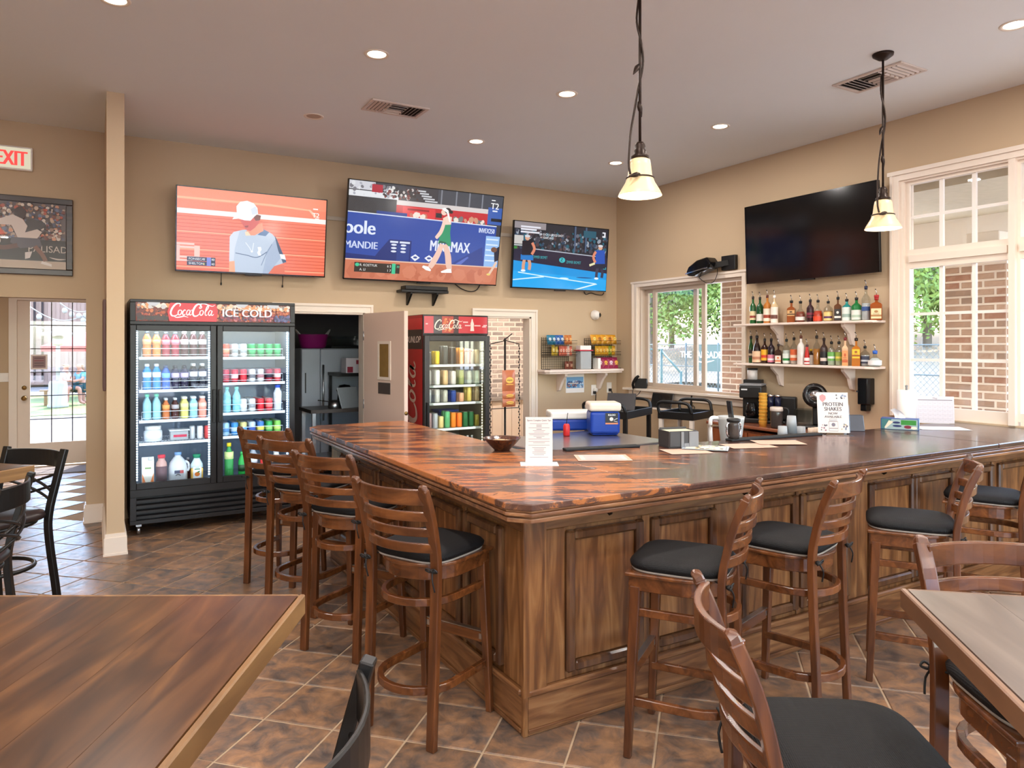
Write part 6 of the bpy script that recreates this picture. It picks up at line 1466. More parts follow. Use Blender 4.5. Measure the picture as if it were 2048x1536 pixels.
# ================================================================== SNACK CORNER ON THE BACK WALL
zs = 1.336
x0s, x1s = PX(1089, 740, Y=YA - .2).x, PX(1243, 738, Y=YA - .2).x
t = thing('snack_shelf', 'white moulded wall shelf with curved brackets carrying the snack racks', 'shelf', ((x0s + x1s) / 2, YA, zs))
L = (x1s - x0s) / 2
MB().prism([(-L, -.001), (-L, -.20), (-L + .05, -.25), (L, -.25), (L, -.001)], -.03, 0).build('board', M_shelfpaint, t, bevel=.004); MB().prism([(-L + .02, -.001), (-L + .02, -.19), (-L + .06, -.235), (L - .01, -.235), (L - .01, -.001)], -.055, -.03).build('moulding', M_shelfpaint, t, bevel=.006)
for u in (1124, 1204):
    xx = PX(u, 760, Y=YA - .1).x - (x0s + x1s) / 2
    pts = [(-.001, -.055), (-.20, -.055), (-.195, -.085), (-.13, -.14), (-.09, -.2), (-.05, -.27), (-.001, -.285)]
    MB().prism(pts, xx - .02, xx + .02, M=Matrix(((0, 0, 1, 0), (1, 0, 0, 0), (0, 1, 0, 0), (0, 0, 0, 1)))).build('bracket', M_shelfpaint, t, bevel=.003)
M_wire = plain('black_wire', (32, 28, 26), .4, metal=.4)
def wire_rack(label, xa, xb, z0, tiers, h, yb=YA - .02, dp=.2):
    t = thing('wire_rack', label, 'rack', ((xa + xb) / 2, yb, z0)); l = (xb - xa) / 2
    fr = MB()
    for sx in (-l, l):
        fr.tube([(sx, -.0, .002), (sx, -.0, h)], .004, 6); fr.tube([(sx, -dp, .004), (sx, -.0, .004)], .004, 6)
    fr.build('frame', M_wire, t)
    g = MB()
    n = int(2 * l / .03)
    for i in range(n + 1): xx = -l + 2 * l * i / n; g.bar((xx, 0, .004), (xx, 0, h), .003, .003)
    for j in range(int(h / .03) + 1): g.bar((-l, .0, .004 + j * .03), (l, .0, .004 + j * .03), .003, .003)
    g.build('back_grid', M_wire, t)
    for zt in tiers:
        k = MB()
        k.box(-l, l, -dp, -.004, zt, zt + .004)
        for zz in (.02, .05): k.tube([(-l, -.004, zt + zz), (-l, -dp, zt + zz), (l, -dp, zt + zz), (l, -.004, zt + zz)], .003, 6)
        k.build('tray', M_wire, t)
    return t
BAG = {}
def bag(label, group, loc, w, h, d, c, c2, rz=0, tilt=0, cat='snack bag'):
    key = (w, h, d, c, c2)
    if key not in BAG:
        mb = MB(); nu, nv = 8, 8
        for s in (-1, 1):
            def f(a, b, s=s):
                e = max(0, math.sin(math.pi * a)) ** .6 * max(0, math.sin(math.pi * min(1, max(0, (b - .06) / .88)))) ** .5
                return ((a - .5) * w, s * d / 2 * e + .002 * math.sin(a * 31 + b * 17), b * h)
            mb.grid(f if s < 0 else (lambda a, b, f=f: f(1 - a, b)), nu, nv)
        A = Art(w * .7, h * .5); A.ell(c2, A.w / 2, A.h * .45, A.w * .42, A.h * .3); A.rect(tuple(int(q * .6) for q in c2), A.w * .2, A.h * .4, A.w * .8, A.h * .5); A.rect(c2, A.w * .1, A.h * .82, A.w * .9, A.h * .9)
        A.clip(); me2 = None
        BAG[key] = (mb.mesh('pouch', plain('foil_%d_%d_%d' % c, c, .28, var=.2, scale=25, bump=.2, bscale=50)), A)
    m, A = BAG[key]
    t = thing('snack_bag', label, cat, loc, rz, group); t.rotation_euler = (tilt, 0, rz)
    put('pouch', m, t)
    B = Art(A.w, A.h); B.v, B.f, B.c = list(A.v), A.f, A.c; B.build('print', M_print, t, (-A.w / 2, -d / 2 - .001, h * .25))
    return t
r1a, r1b = PX(1090, 690, Y=YA - .1).x, PX(1136, 690, Y=YA - .1).x + .06
wire_rack('left black wire snack rack with blue, yellow and orange packets', r1a, r1b, zs, (.17, .315), .41)
r2a, r2b = PX(1176, 690, Y=YA - .1).x, PX(1228, 690, Y=YA - .1).x + .02
wire_rack('right black wire snack rack with golden chip bags', r2a, r2b, zs, (.17, .315), .40)
for i in range(4): bag('blue and teal snack packet, number %s from left on the left rack' % ['one', 'two', 'three', 'four'][i], 'blue packets', (r1a + .05 + i * .062, YA - .13, zs + .32), .065, .12, .05, (30, 110, 140) if i < 2 else (40, 90, 160), (210, 220, 226), 0, R(-12))
for i in range(2): bag('orange brown snack packet at the right end of the left rack, %s' % ['left', 'right'][i], 'orange packets', (r1a + .31 + i * .055, YA - .13, zs + .32), .055, .12, .04, (190, 110, 50), (240, 180, 110), 0, R(-8))
for i in range(2): bag('slim yellow snack packet in the middle of the left rack, %s' % ['left', 'right'][i], 'yellow packets', (r1a + .10 + i * .05, YA - .13, zs + .176), .045, .135 - .02 * i, .04, (206, 170, 60), (236, 214, 140))
for i in range(5): bag('orange pink snack packet, number %s in the row on the left rack' % ['one', 'two', 'three', 'four', 'five'][i], 'orange pink packets', (r1a + .21 + i * .04, YA - .13, zs + .176), .042, .125, .045, (226, 120, 96) if i != 3 else (246, 206, 190), (240, 190, 160))
for i in range(5): bag('golden chip bag heaped on top of the right rack, number %s' % ['one', 'two', 'three', 'four', 'five'][i], 'golden chip bags', (r2a + .07 + i * .083, YA - .14, zs + .322), .082, .13, .06, (214, 150, 30), (170, 100, 40) if i % 2 else (240, 210, 110), 0, R(-16))
for i in range(6): bag('yellow chip packet on the middle tier of the right rack, number %s' % ['one', 'two', 'three', 'four', 'five', 'six'][i], 'yellow chip packets', (r2a + .11 + i * .055, YA - .14, zs + .176), .056, .125, .045, (222, 160, 36) if i != 4 else (150, 160, 50), (240, 200, 90))
for i in range(4): bag('magenta snack bag on the bottom of the right rack, number %s' % ['one', 'two', 'three', 'four'][i], 'magenta snack bags', (r2a + .12 + i * .085, YA - .2, zs + .002), .09, .15, .06, (150, 40, 76), (236, 200, 210) if i % 2 == 0 else (236, 180, 60), 0, R(-10))
for i in range(2): bag('brown snack bag at the foot of the left rack, %s' % ['left', 'right'][i], 'brown snack bags', (r1b - .08 + i * .065, YA - .10, zs + .002), .06, .10, .04, (120, 60, 44), (200, 150, 120))
xx = PX(1168, 720, Y=YA - .17).x
t = thing('plastic_container', 'tall clear plastic container with red lid on the snack shelf', 'container', (xx, YA - .16, zs)); MB().prism([(-.085, -.06), (.085, -.06), (.085, .06), (-.085, .06)], .0, .235).build('body', M_frost, t, bevel=.012, seg=2); box(-.11, .11, -.07, .07, .235, .248).build('lid', cm((200, 50, 70), .4), t, bevel=.004)
tag(box(-.085, .085, -.05, .05, 0, .055).build('white_box', M_white, None, (xx - .0, YA - .16, zs + .2485), bevel=.003), 'white box lying on the lid of the clear container', 'box')
tag(box(-.022, .022, -.06, .06, 0, .14).build('card_box', M_white, None, (PX(1190, 720, Y=YA - .17).x + .02, YA - .18, zs + .0005), bevel=.003), 'small white carton beside the magenta snack bags', 'box')
# camera, notice, outlets
p = PX(1193, 630, Y=YA - .05)
t = thing('dome_camera', 'white dome camera with black lens on the back wall near the corner', 'camera', (p.x, YA, p.z)); mm = Matrix.Rotation(R(90), 4, 'X')
MB().lathe([(.065, .001), (.065, .02), (.06, .03), (.055, .06), (.03, .085), (.0001, .09)], 22, M=mm).build('dome', M_white, t); MB().ball((.03, -.062, 0), .032, .03, .034, 14, 10).build('lens', M_blackgloss, t)
p = PX(1150, 765, Y=YA - .002)
t = thing('wall_notice', 'small notice with a blue photo taped to the wall below the snack shelf', 'notice', (p.x, YA - .001, p.z)); w_, h_ = .29, .265
A = Art(w_, h_); A.rect((236, 230, 224), 0, 0, w_, h_); A.rect((110, 160, 200), .01, .06, w_ - .01, h_ - .06); A.crowd(.01, .10, w_ - .01, h_ - .06, 60, [(50, 80, 130), (30, 56, 100), (150, 110, 110), (190, 210, 226), (80, 130, 180)], .006, .02, 3); A.rect((206, 190, 180), .03, .135, .2, .15); A.build('print', M_print, t, (-w_ / 2, -.002, -h_ / 2)); box(-w_ / 2, w_ / 2, -.0015, -.0002, -h_ / 2, h_ / 2).build('sheet', M_paper, t)
for u, v, lb in ((1187, 780, 'white wall outlet with a plugged black adapter, left of two by the corner'), (1218, 775, 'white wall outlet with a black cord, nearest the corner')):
    p = PX(u, v, Y=YA); t = thing('wall_outlet', lb, 'outlet', (p.x, YA, p.z)); box(-.04, .04, -.007, -.0005, -.07, .07).build('cover_plate', M_white, t, bevel=.003)
    MB().lathe([(.03, 0), (.03, .035), (.0001, .036)], 14, (0, 0, 0), M=Matrix.Translation((.015 if u < 1200 else 0, -.006, .0)) @ mm).build('adapter', M_white if u < 1200 else M_black, t) if u < 1200 else None
    MB().tube(spline([(0, -.01, -.03), (.0, -.05, -.04), (.02 if u > 1200 else 0, -.05, -.1), (.05 if u > 1200 else .002, -.04, -.25), (.07 if u > 1200 else .004, -.03, -.55)], 5), .007, 6).build('cord', M_black, t); box(-.016, .016, -.045, -.007, -.05, -.012).build('plug', M_black, t, bevel=.004)

# ---- speaker above window, phone on sill, items under it
p = PX(1416, 532, X=XB - .12)
t = thing('wall_speaker', 'black wall speaker on a swivel bracket above the sliding window', 'speaker', (XB, p.y, p.z), R(-90))
box(-.20 + .33, .33, -.05, -.001, -.06, .10).build('bracket_plate', M_black, t, bevel=.004); MB().bar((.23, -.03, .02), (.05, -.10, .0), .05, .06).build('arm', M_black, t)
MB().prism([(-.24, -.05), (-.17, -.075), (.1, -.06), (.14, .0), (.1, .075), (-.06, .085), (-.2, .05), (-.25, .0)], -.09, .06, M=Matrix.Translation((-.03, -.14, .0)) @ Matrix.Rotation(R(90), 4, 'X') @ Matrix.Rotation(R(12), 4, 'Z')).build('cabinet', M_blackgloss, t, bevel=.02, seg=3)
MB().bar((-.25, -.22, -.075), (.08, -.22, -.03), .02, .012).build('silver_trim', M_chrome, t)
MB().tube(spline([(-.24, -.1, -.02), (-.2, -.05, -.12), (-.1, -.04, -.18), (.0, -.04, -.18), (.08, -.06, -.1), (.1, -.08, -.03)], 5), .004, 6).build('cable', M_black, t)
p = PX(1283, 772, X=XB - .03)
t = thing('desk_phone', 'black desk phone with handset standing on the window sill', 'phone', (XB - .03, p.y, 1.088), R(-60)); MB().prism([(-.02, 0), (.05, 0), (.03, .12), (.0, .13)], -.09, .07, M=Matrix(((0, 0, 1, 0), (1, 0, 0, 0), (0, 1, 0, 0), (0, 0, 0, 1)))).build('body', M_black, t, bevel=.006); MB().tube(spline([(-.10, -.02, .0), (-.105, -.03, .06), (-.07, -.02, .13), (-.03, -.01, .16)], 5), .018, 8).build('handset', M_blackgloss, t); box(.0, .05, -.018, -.006, .07, .10).build('display', M_grey, t, None, (R(-12), 0, 0)); MB().tube(spline([(-.10, -.02, .01), (-.10, -.05, -.06), (-.05, -.055, -.09), (-.01, -.04, -.05), (.0, -.03, .0)], 5), .005, 6).build('cord', M_black, t)
M_tabletdark = plain('tablet_dark', (52, 48, 50), .25)
def cart(label, u0, u1, vtop, X0, z, hnd):
    a, b = PX(u0, vtop, Z=z), PX(u1, vtop, Z=z)
def util_cart(label, cx, cy_, w, l, z, rz, hh):
    t = thing('utility_cart', label, 'cart', (cx, cy_, 0), rz)
    for zz in (.16, z): MB().box(-w / 2, w / 2, -l / 2, l / 2, zz - .03, zz - .02).box(-w / 2, w / 2, -l / 2, -l / 2 + .015, zz - .05, zz + .03).box(-w / 2, w / 2, l / 2 - .015, l / 2, zz - .05, zz + .03).box(-w / 2, -w / 2 + .015, -l / 2, l / 2, zz - .05, zz + .03).box(w / 2 - .015, w / 2, -l / 2, l / 2, zz - .05, zz + .03).build('tray', M_black, t, bevel=.004)
    for sx in (-1, 1):
        for sy in (-1, 1):
            box(sx * (w / 2 - .03) - .02, sx * (w / 2 - .03) + .02, sy * (l / 2 - .03) - .02, sy * (l / 2 - .03) + .02, .08, z - .05).build('post', M_trim if 'pale' in label else M_black, t); MB().lathe([(.035, -.012), (.035, .012)], 12, M=Matrix.Translation((sx * (w / 2 - .03), sy * (l / 2 - .03), .04)) @ Matrix.Rotation(R(90), 4, 'Y')).build('caster', M_rubber, t)
    for sy in (-1, 1):
        MB().tube(spline([(-w / 2 + .02, sy * (l / 2 - .01), z), (-w / 2 + .02, sy * (l / 2 + .01), z + hh), (0, sy * (l / 2 + .03), z + hh + .015), (w / 2 - .06, sy * (l / 2 + .01), z + hh), (w / 2 - .02, sy * (l / 2 - .01), z + .02)], 6), .017, 8).build('push_handle', M_black, t)
    return t
util_cart('black utility cart with curved handles beside the blue cooler box', 4.95, 6.25, .5, .72, .93, R(-62), .10)
c2 = util_cart('black-topped cart with pale posts and a curved handle under the window', 5.62, 5.92, .42, .5, .90, R(-70), .12)
t = thing('laptop', 'open dark laptop standing on the utility cart', 'laptop', (4.95, 6.25, .9605), R(-50)); box(-.16, .16, -.11, .11, -.049, -.037).build('keyboard_base', M_steel, t, bevel=.004); box(-.16, .16, .0, .008, 0, .2).build('lid', M_tabletdark, t, (0, .10, -.03), (R(-25), 0, 0), .003)
p = PX(1305, 800, X=5.6); t = thing('menu_tablet', 'dark tablet leaning on the wall below the window sill', 'tablet', (XB - .16, PX(1325, 800, X=XB - .12).y, .88), R(-80)); box(-.16, .16, 0, .012, .0, .19).build('slab', M_tabletdark, t, None, (R(-18), 0, 0), .003); box(-.15, .15, -.002, 0, .012, .18).build('glass', M_blackgloss, t, None, (R(-18), 0, 0)); box(-.1, .1, -.02, .11, -.02, 0).build('ledge', M_trim, t)
t = thing('scissors', 'dark hanging scissors below the window sill', 'scissors', (XB - .02, PX(1382, 805, X=XB - .03).y, .93), R(-90))
MB().prism([(-.03, -.002), (.0, -.002), (.012, .12), (-.012, .12)], -.008, .0, M=Matrix.Rotation(R(90), 4, 'X')).build('blade', M_black, t)
MB().tube([(.03 + .022 * math.cos(q / 8 * 2 * math.pi), -.004, -.02 + .022 * math.sin(q / 8 * 2 * math.pi)) for q in range(8)], .005, 6, True).tube([(-.035 + .022 * math.cos(q / 8 * 2 * math.pi), -.004, -.02 + .022 * math.sin(q / 8 * 2 * math.pi)) for q in range(8)], .005, 6, True).build('finger_loop', M_black, t)

# ---- steel work table with the blue cooler box
t = thing('steel_table', 'stainless steel work table behind the bar', 'table', (3.34, 4.72, 0), R(4))
MB().box(-.62, .56, -.46, .42, .862, .90).build('top', M_steel, t, bevel=.006); box(-.58, .52, -.42, .38, .28, .30).build('under_shelf', M_steel, t)
for sx in (-.56, .50):
    for sy in (-.40, .36): MB().lathe([(.02, 0), (.02, .862)], 10, (sx, sy, 0)).build('leg', M_steel, t)
A = Art(.09, .028); A.rect((206, 202, 198), 0, 0, .09, .028); A.line((40, 40, 44), [(.02, .006), (.045, .022)], .003, None, 1); A.line((40, 40, 44), [(.02, .022), (.045, .006)], .003, None, 1); A.build('label', M_print, t, (-.52, -.4606, .868))
q = PX(1206, 868, Z=.90)
t = thing('ice_chest', 'blue ice chest with white lid standing on the steel table', 'ice chest', (q.x, q.y, .9005), R(-28))
MB().prism([(-.125, -.12), (.125, -.12), (.125, .12), (-.125, .12)], .012, .20).build('body', plain('cobalt_plastic', (22, 62, 160), .35, var=.05), t, bevel=.025, seg=3); MB().prism([(-.115, -.108), (.115, -.108), (.115, .108), (-.115, .108)], 0, .05).build('foot', plain('cobalt_plastic', (22, 62, 160), .35), t, bevel=.02, seg=2)
MB().prism([(-.135, -.128), (.135, -.128), (.135, .128), (-.135, .128)], .20, .272).build('lid', plain('cream_plastic', (232, 214, 198), .4), t, bevel=.022, seg=3)
A = Art(.105, .095); A.rect((30, 30, 36), 0, 0, .105, .095); A.text((236, 236, 236), 'IGLOO', .0525, .025, .022, .9, 0, 'c', .0006); A.ell((226, 220, 216), .05, .052, .016, .016); A.line((220, 220, 220), [(.07, .06), (.1, .045)], .004, None, 1); A.line((220, 220, 220), [(.07, .068), (.1, .075)], .004, None, 1); A.rect((226, 140, 100), 0, .083, .105, .095); A.build('label', M_print, t, (0.0, -.1256, .095))
q = PX(1143, 862, Z=.90); t = thing('ice_chest', 'big low blue and white ice chest behind the standing menu', 'ice chest', (q.x + .1, q.y + .12, .9005), R(-24))
box(-.22, .20, -.14, .14, 0, .10).build('body', plain('cobalt_plastic', (22, 62, 160), .35), t, bevel=.02, seg=2); box(-.225, .205, -.145, .145, .10, .165).build('lid', M_white, t, bevel=.015, seg=2); MB().tube(spline([(.15, -.15, .09), (.2, -.17, .14), (.22, -.1, .17)], 4), .012, 8).build('handle', M_black, t)
q = PX(1133, 872, Z=.90); t = thing('squeeze_bottle', 'red plastic bottle with a thin straw on the steel table', 'bottle', (q.x, q.y, .9005)); MB().lathe([(.026, 0), (.028, .01), (.028, .085), (.02, .1), (.0001, .101)], 14).build('body', cm((206, 40, 40), .35), t); MB().tube([(0, 0, .1), (.012, 0, .19)], .003, 6).build('straw', M_black, t)

# ---- chip clip rack in front of the cased opening
t = thing('chip_rack', 'black floor rack with chain strips and three orange chip bags', 'rack', (PX(1010, 800, Y=7.25).x, 7.25, 0))
MB().lathe([(.17, 0), (.17, .012), (.012, .02), (.012, 1.72), (.0001, 1.73)], 20).build('pole', M_wire, t); MB().tube([(-.19, 0, 1.66), (0, -.02, 1.70), (.19, 0, 1.66)], .006, 6).build('arm', M_wire, t); MB().tube([(-.19, 0, .92), (.19, 0, .92)], .005, 6).build('arm', M_wire, t)
MB().tube([(-.02, 0, 1.7), (.09, -.01, 1.78)], .006, 6).build('hook', M_wire, t)
for sx in (-.19, .19):
    mb = MB()
    for i in range(34): mb.ball((sx + (.006 if i % 2 else -.006), 0, 1.64 - i * .032), .008, .006, .012, 6, 4)
    mb.tube([(sx, 0, 1.66), (sx, 0, .5)], .003, 5); mb.build('chain_strip', M_wire, t)
for i, (zz, hh) in enumerate(((1.12, .24), (1.02, .10), (.94, .10))): bag('orange chip bag clipped on the floor rack, %s' % ['top and largest', 'middle', 'lowest'][i], 'clipped chip bags', (t.location.x + .02, 7.20 - .004 * i, zz), .17, hh, .05, (190, 110, 76), (240, 190, 90))

# ================================================================== LEFT: SIGNS, PICTURE, ENTRY
p = PX(0, 317, Y=YA)
t = thing('exit_sign', 'white exit sign with glowing red letters high on the back wall', 'exit sign', (PX(66, 320, Y=YA).x - .16, YA, PX(33, 318, Y=YA).z)); box(-.16, .16, -.045, -.001, -.105, .105).build('housing', M_white, t, bevel=.008, seg=2)
A = Art(.29, .18); A.rect((206, 196, 170), 0, 0, .29, .18); A.text((255, 70, 66), 'EXIT', .145, .155, .185, .62, 0, 'c', .006); A.build('face', art_mat('exit_glow', .8), t, (-.145, -.0455, -.09))
t = thing('framed_poster', 'framed tennis photograph with a dark wooden frame on the left wall', 'picture', (PX(146, 402, Y=YA).x, YA, 2.63)); w_, h_ = 1.02, .70
MB().box(-w_, 0, -.035, -.001, h_ / 2 - .055, h_ / 2).box(-w_, 0, -.035, -.001, -h_ / 2, -h_ / 2 + .055).box(-w_, -w_ + .055, -.035, -.001, -h_ / 2 + .055, h_ / 2 - .055).box(-.055, 0, -.035, -.001, -h_ / 2 + .055, h_ / 2 - .055).build('frame', wood('dark_frame', [(.3, (34, 22, 18)), (.7, (58, 38, 30))], 'x', 3, .3, 8, .4), t, bevel=.006, seg=2)
pw, ph = w_ - .11, h_ - .11
A = Art(pw, ph); A.rect((96, 80, 76), 0, 0, pw, ph)
A.crowd(0, 0, pw, ph * .57, 620, [(150, 120, 104), (196, 170, 150), (120, 70, 60), (90, 90, 110), (216, 200, 186), (70, 54, 50), (180, 90, 70), (110, 116, 140), (206, 150, 120)], .008, .02, 21)
A.rect((52, 44, 40), 0, ph * .56, pw, ph * .89); A.rect((178, 158, 140), 0, ph * .88, pw, ph)
A.text((186, 172, 160), 'PALISADES', pw * 1.10, ph * .745, .085, .95, 0, 'r'); A.line((190, 176, 166), [(pw * .86, ph * .82), (pw * .93, ph * .845), (pw, ph * .84)], .012, (.2, 1))
Q = lambda *q: [(pw * a, ph * b) for a, b in q]
A.poly((70, 62, 60), Q((.68, .24), (.80, .27), (.84, .34), (.74, .46), (.62, .44))); A.ell((64, 44, 38), pw * .62, ph * .17, .045, .055); A.poly((206, 190, 180), Q((.42, .30), (.56, .20), (.64, .26), (.68, .36), (.66, .46), (.76, .40), (.80, .44), (.76, .54), (.60, .54), (.55, .36), (.46, .36))); A.poly((84, 78, 84), Q((.55, .54), (.78, .54), (.80, .66), (.62, .70), (.54, .62)))
A.line((92, 56, 44), Q((.60, .66), (.50, .70), (.45, .70)), .04); A.line((120, 78, 60), Q((.74, .66), (.80, .78), (.83, .88)), .035); A.poly((206, 196, 190), Q((.80, .88), (.88, .92), (.88, .96), (.79, .92))); A.poly((196, 186, 182), Q((.66, .76), (.72, .74), (.70, .84), (.66, .86)))
A.poly((206, 84, 60), Q((.36, .42), (.46, .40), (.50, .50), (.38, .54))); A.ell((200, 150, 130), pw * .42, ph * .36, .025, .03); A.ell((170, 150, 136), pw * .41, ph * .60, .05, .045); A.line((160, 150, 150), Q((.10, .66), (.2, .58), (.34, .58)), .012)
A.line((220, 170, 140), Q((.30, .72), (.36, .80), (.38, .86)), .025); A.line((216, 160, 130), Q((.2, .70), (.19, .80), (.19, .87)), .025); A.poly((40, 34, 34), Q((.18, .60), (.30, .60), (.34, .72), (.16, .74)))
A.build('photograph', art_mat('poster_print', 0, .22), t, (-w_ + .055, -.012, -h_ / 2 + .055)); box(-w_ + .05, -.05, -.011, -.002, -h_ / 2 + .05, h_ / 2 - .05).build('backing', M_black, t); box(-w_ + .055, -.055, -.0205, -.0195, -h_ / 2 + .055, h_ / 2 - .055).build('glazing', M_glass, t)
p = PX(6, 755, Y=11.68); t = thing('light_switch', 'white light switch plate left of the glazed entry door', 'switch', (p.x, 11.7, p.z)); box(-.06, .06, -.008, -.0005, -.06, .06).build('plate', M_white, t, bevel=.003)
for x in (-.024, .024): box(x - .012, x + .012, -.013, -.008, -.03, .03).build('rocker', M_white, t)
t = thing('door_notice', 'small framed notice taped on the entry door glass', 'notice', (PX(78, 724, Y=11.7).x, 11.715, PX(78, 724, Y=11.7).z)); A = Art(.19, .20); A.rect((240, 226, 220), 0, 0, .19, .20); A.rect((150, 120, 122), .02, .02, .17, .18)
for i, c in enumerate(((90, 70, 76), (150, 60, 70), (90, 70, 76), (90, 70, 76))): A.rect(c, .04, .045 + i * .033, .15, .053 + i * .033)
A.build('print', M_print, t, (-.095, -.001, -.10)); box(-.095, .095, 0, .002, -.10, .10).build('card', M_paper, t)
tag(box(-.88, -.1, 10.9, 11.5, .0005, .012).build('door_mat', plain('grey_mat', (120, 112, 108), .9, bump=.5, bscale=60)), 'grey ribbed door mat inside the entry door', 'door mat')
t = thing('wall_frame', 'thin framed board seen edge-on on the end of the partition', 'picture frame', (.0805, 6.9, 0)); box(-.022, -.0005, -.2, .3, 1.28, 2.02).build('board', plain('dark_red_frame', (96, 60, 52), .4), t, bevel=.003)

# ================================================================== CEILING FITTINGS
M_vent = plain('vent_white', (214, 200, 190), .5)
def vent(label, x, y, rz, L, Wd):
    t = thing('ceiling_vent', label, 'vent', (x, y, ZC), rz)
    MB().box(-L / 2, L / 2, -Wd / 2, -Wd / 2 + .03, -.012, 0).box(-L / 2, L / 2, Wd / 2 - .03, Wd / 2, -.012, 0).box(-L / 2, -L / 2 + .03, -Wd / 2 + .03, Wd / 2 - .03, -.012, 0).box(L / 2 - .03, L / 2, -Wd / 2 + .03, Wd / 2 - .03, -.012, 0).build('frame', M_vent, t, bevel=.003)
    box(-L / 2 + .03, L / 2 - .03, -Wd / 2 + .03, Wd / 2 - .03, -.002, -.0005).build('duct_opening', plain('duct_dark', (44, 36, 32), .8), t)
    n = 14
    for i in range(n):
        xx = -L / 2 + .045 + (L - .09) * i / (n - 1)
        s = 1 if i < n * .45 else -1
        if n * .3 < i < n * .62: continue
        MB().bar((xx, -Wd / 2 + .03, -.010), (xx, Wd / 2 - .03, -.010), .018, .002, up=(s * .8, 0, 1)).build('louvre', M_vent, t)
    for j in range(5):
        yy = -Wd / 2 + .05 + (Wd - .1) * j / 4
        MB().bar((-L * .18, yy, -.010), (L * .14, yy, -.010), .02, .002, up=(0, .8 if j > 2 else -.8, 1)).build('louvre', M_vent, t)
    return t
vent('square louvred ceiling vent above the middle television', 2.19, 5.75, 0, .50, .30)
vent('long louvred ceiling vent behind the right pendant cord', 5.04, 3.29, R(90), .55, .32)
M_shade = plain('alabaster_glass_shade', (236, 206, 160), .35, var=.12, scale=9, emit=.12)
M_bulb = emit('lit_bulb', (255, 246, 232), 12.0)
def pendant(label, x, y, zb_):
    t = thing('pendant_lamp', label, 'pendant lamp', (x, y, 0), 0, 'bronze vine pendant lamps')
    MB().lathe([(.0001, ZC - .045), (.03, ZC - .04), (.065, ZC - .015), (.068, ZC)], 22).build('canopy', M_bronze, t)
    MB().tube([(0, 0, ZC - .04), (0, 0, zb_ + .28)], .0075, 8).build('stem', M_bronze, t)
    sh = MB().lathe([(.03, zb_ + .20), (.052, zb_ + .19), (.058, zb_ + .16), (.064, zb_ + .11), (.078, zb_ + .07), (.105, zb_ + .025), (.115, zb_ + .004), (.116, zb_), (.112, zb_ + .003), (.10, zb_ + .028), (.073, zb_ + .072), (.058, zb_ + .11), (.05, zb_ + .16), (.028, zb_ + .185)], 30)
    sh.build('shade', M_shade, t)
    MB().lathe([(.045, zb_ + .198), (.048, zb_ + .21), (.03, zb_ + .222), (.032, zb_ + .24), (.024, zb_ + .25), (.03, zb_ + .265), (.018, zb_ + .285), (.0001, zb_ + .286)], 18).build('socket_cup', M_bronze, t)
    v = spline([(0, .012, zb_ + 1.05), (-.022, .0, zb_ + .92), (.0, -.012, zb_ + .80), (.02, .0, zb_ + .70), (0, .012, zb_ + .58), (-.03, .01, zb_ + .45), (-.075, -.01, zb_ + .30), (-.092, -.02, zb_ + .16), (-.09, -.03, zb_ + .10)], 6)
    MB().tube(v, .006, 7).build('vine', M_bronze, t)
    for a, b in (((-.005, 0, zb_ + .70), (-.055, -.01, zb_ + .63)), ((-.01, 0, zb_ + .50), (.012, 0, zb_ + .42)), ((-.05, -.06, zb_ + .10), (-.12, -.05, zb_ + .08))):
        A0, B0 = Vector(a), Vector(b); m = (A0 + B0) / 2
        MB().tube([A0, A0.lerp(B0, .3), m, A0.lerp(B0, .8), B0], .014, 6, scale=[.3, 1, .95, .5, .1]).build('leaf', M_bronze, t)
    MB().tube([(.071 * math.cos(q / 24 * 2 * math.pi), .071 * math.sin(q / 24 * 2 * math.pi), zb_ + .095) for q in range(24)], .0045, 6, True).build('collar_ring', M_bronze, t)
    MB().ball((0, 0, zb_ + .035), .045, .045, .04, 16, 10).build('bulb', M_bulb, t)
    ld = bpy.data.lights.new('pendant_bulb', 'POINT'); ld.energy = 9; ld.color = WARM; ld.shadow_soft_size = .05
    lo_ = bpy.data.objects.new('pendant_bulb', ld); col.objects.link(lo_); lo_.parent = t; lo_.location = (0, 0, zb_ - .035)
    return t
# the right one hangs from its canopy; the left one shares the height of its shade
pc_ = PX(1766, 108, Z=ZC); dep = S30 * pc_.x + C30 * pc_.y
zr = CAM_H + (YH - 458) * dep / F_PX
pendant('right bronze vine pendant lamp with canopy, in front of the dark television', pc_.x, pc_.y, zr)
k = (zr - CAM_H) * F_PX / (YH - 392); lat = (1280 - CX) / F_PX * k
pendant('left bronze vine pendant lamp hanging before the corner', S30 * k + C30 * lat, C30 * k - S30 * lat, zr)

# ================================================================== OUTDOORS, RIGHT SIDE (porch, fence, trees)
M_conc = plain('grey_concrete', (164, 158, 150), .9, var=.08, scale=.8, bump=.2, bscale=20)
M_dirt = plain('tan_hillside', (176, 150, 122), .95, var=.14, scale=.6)
M_leafs = [plain('leaf_green_%d' % i, c, .6, var=.25, scale=.9) for i, c in enumerate(((118, 140, 66), (142, 158, 84), (96, 122, 60)))]
M_bark = plain('grey_bark', (120, 106, 94), .9, var=.2, scale=5)
M_galv = plain('galvanised_pipe', (96, 102, 98), .5, metal=.2)
struct(box(XB + .16, 60, -30, 60, -.16, -.06).build('ground_right', M_conc))
struct(box(XB + .15, 8.3, YF, 9.9, 3.0, 3.08).build('ceiling_porch', plain('porch_soffit', (176, 164, 140), .8, var=.15, scale=14)))
struct(box(8.0, 8.25, YF, 9.9, 2.72, 3.0).build('trim_porch', M_white))
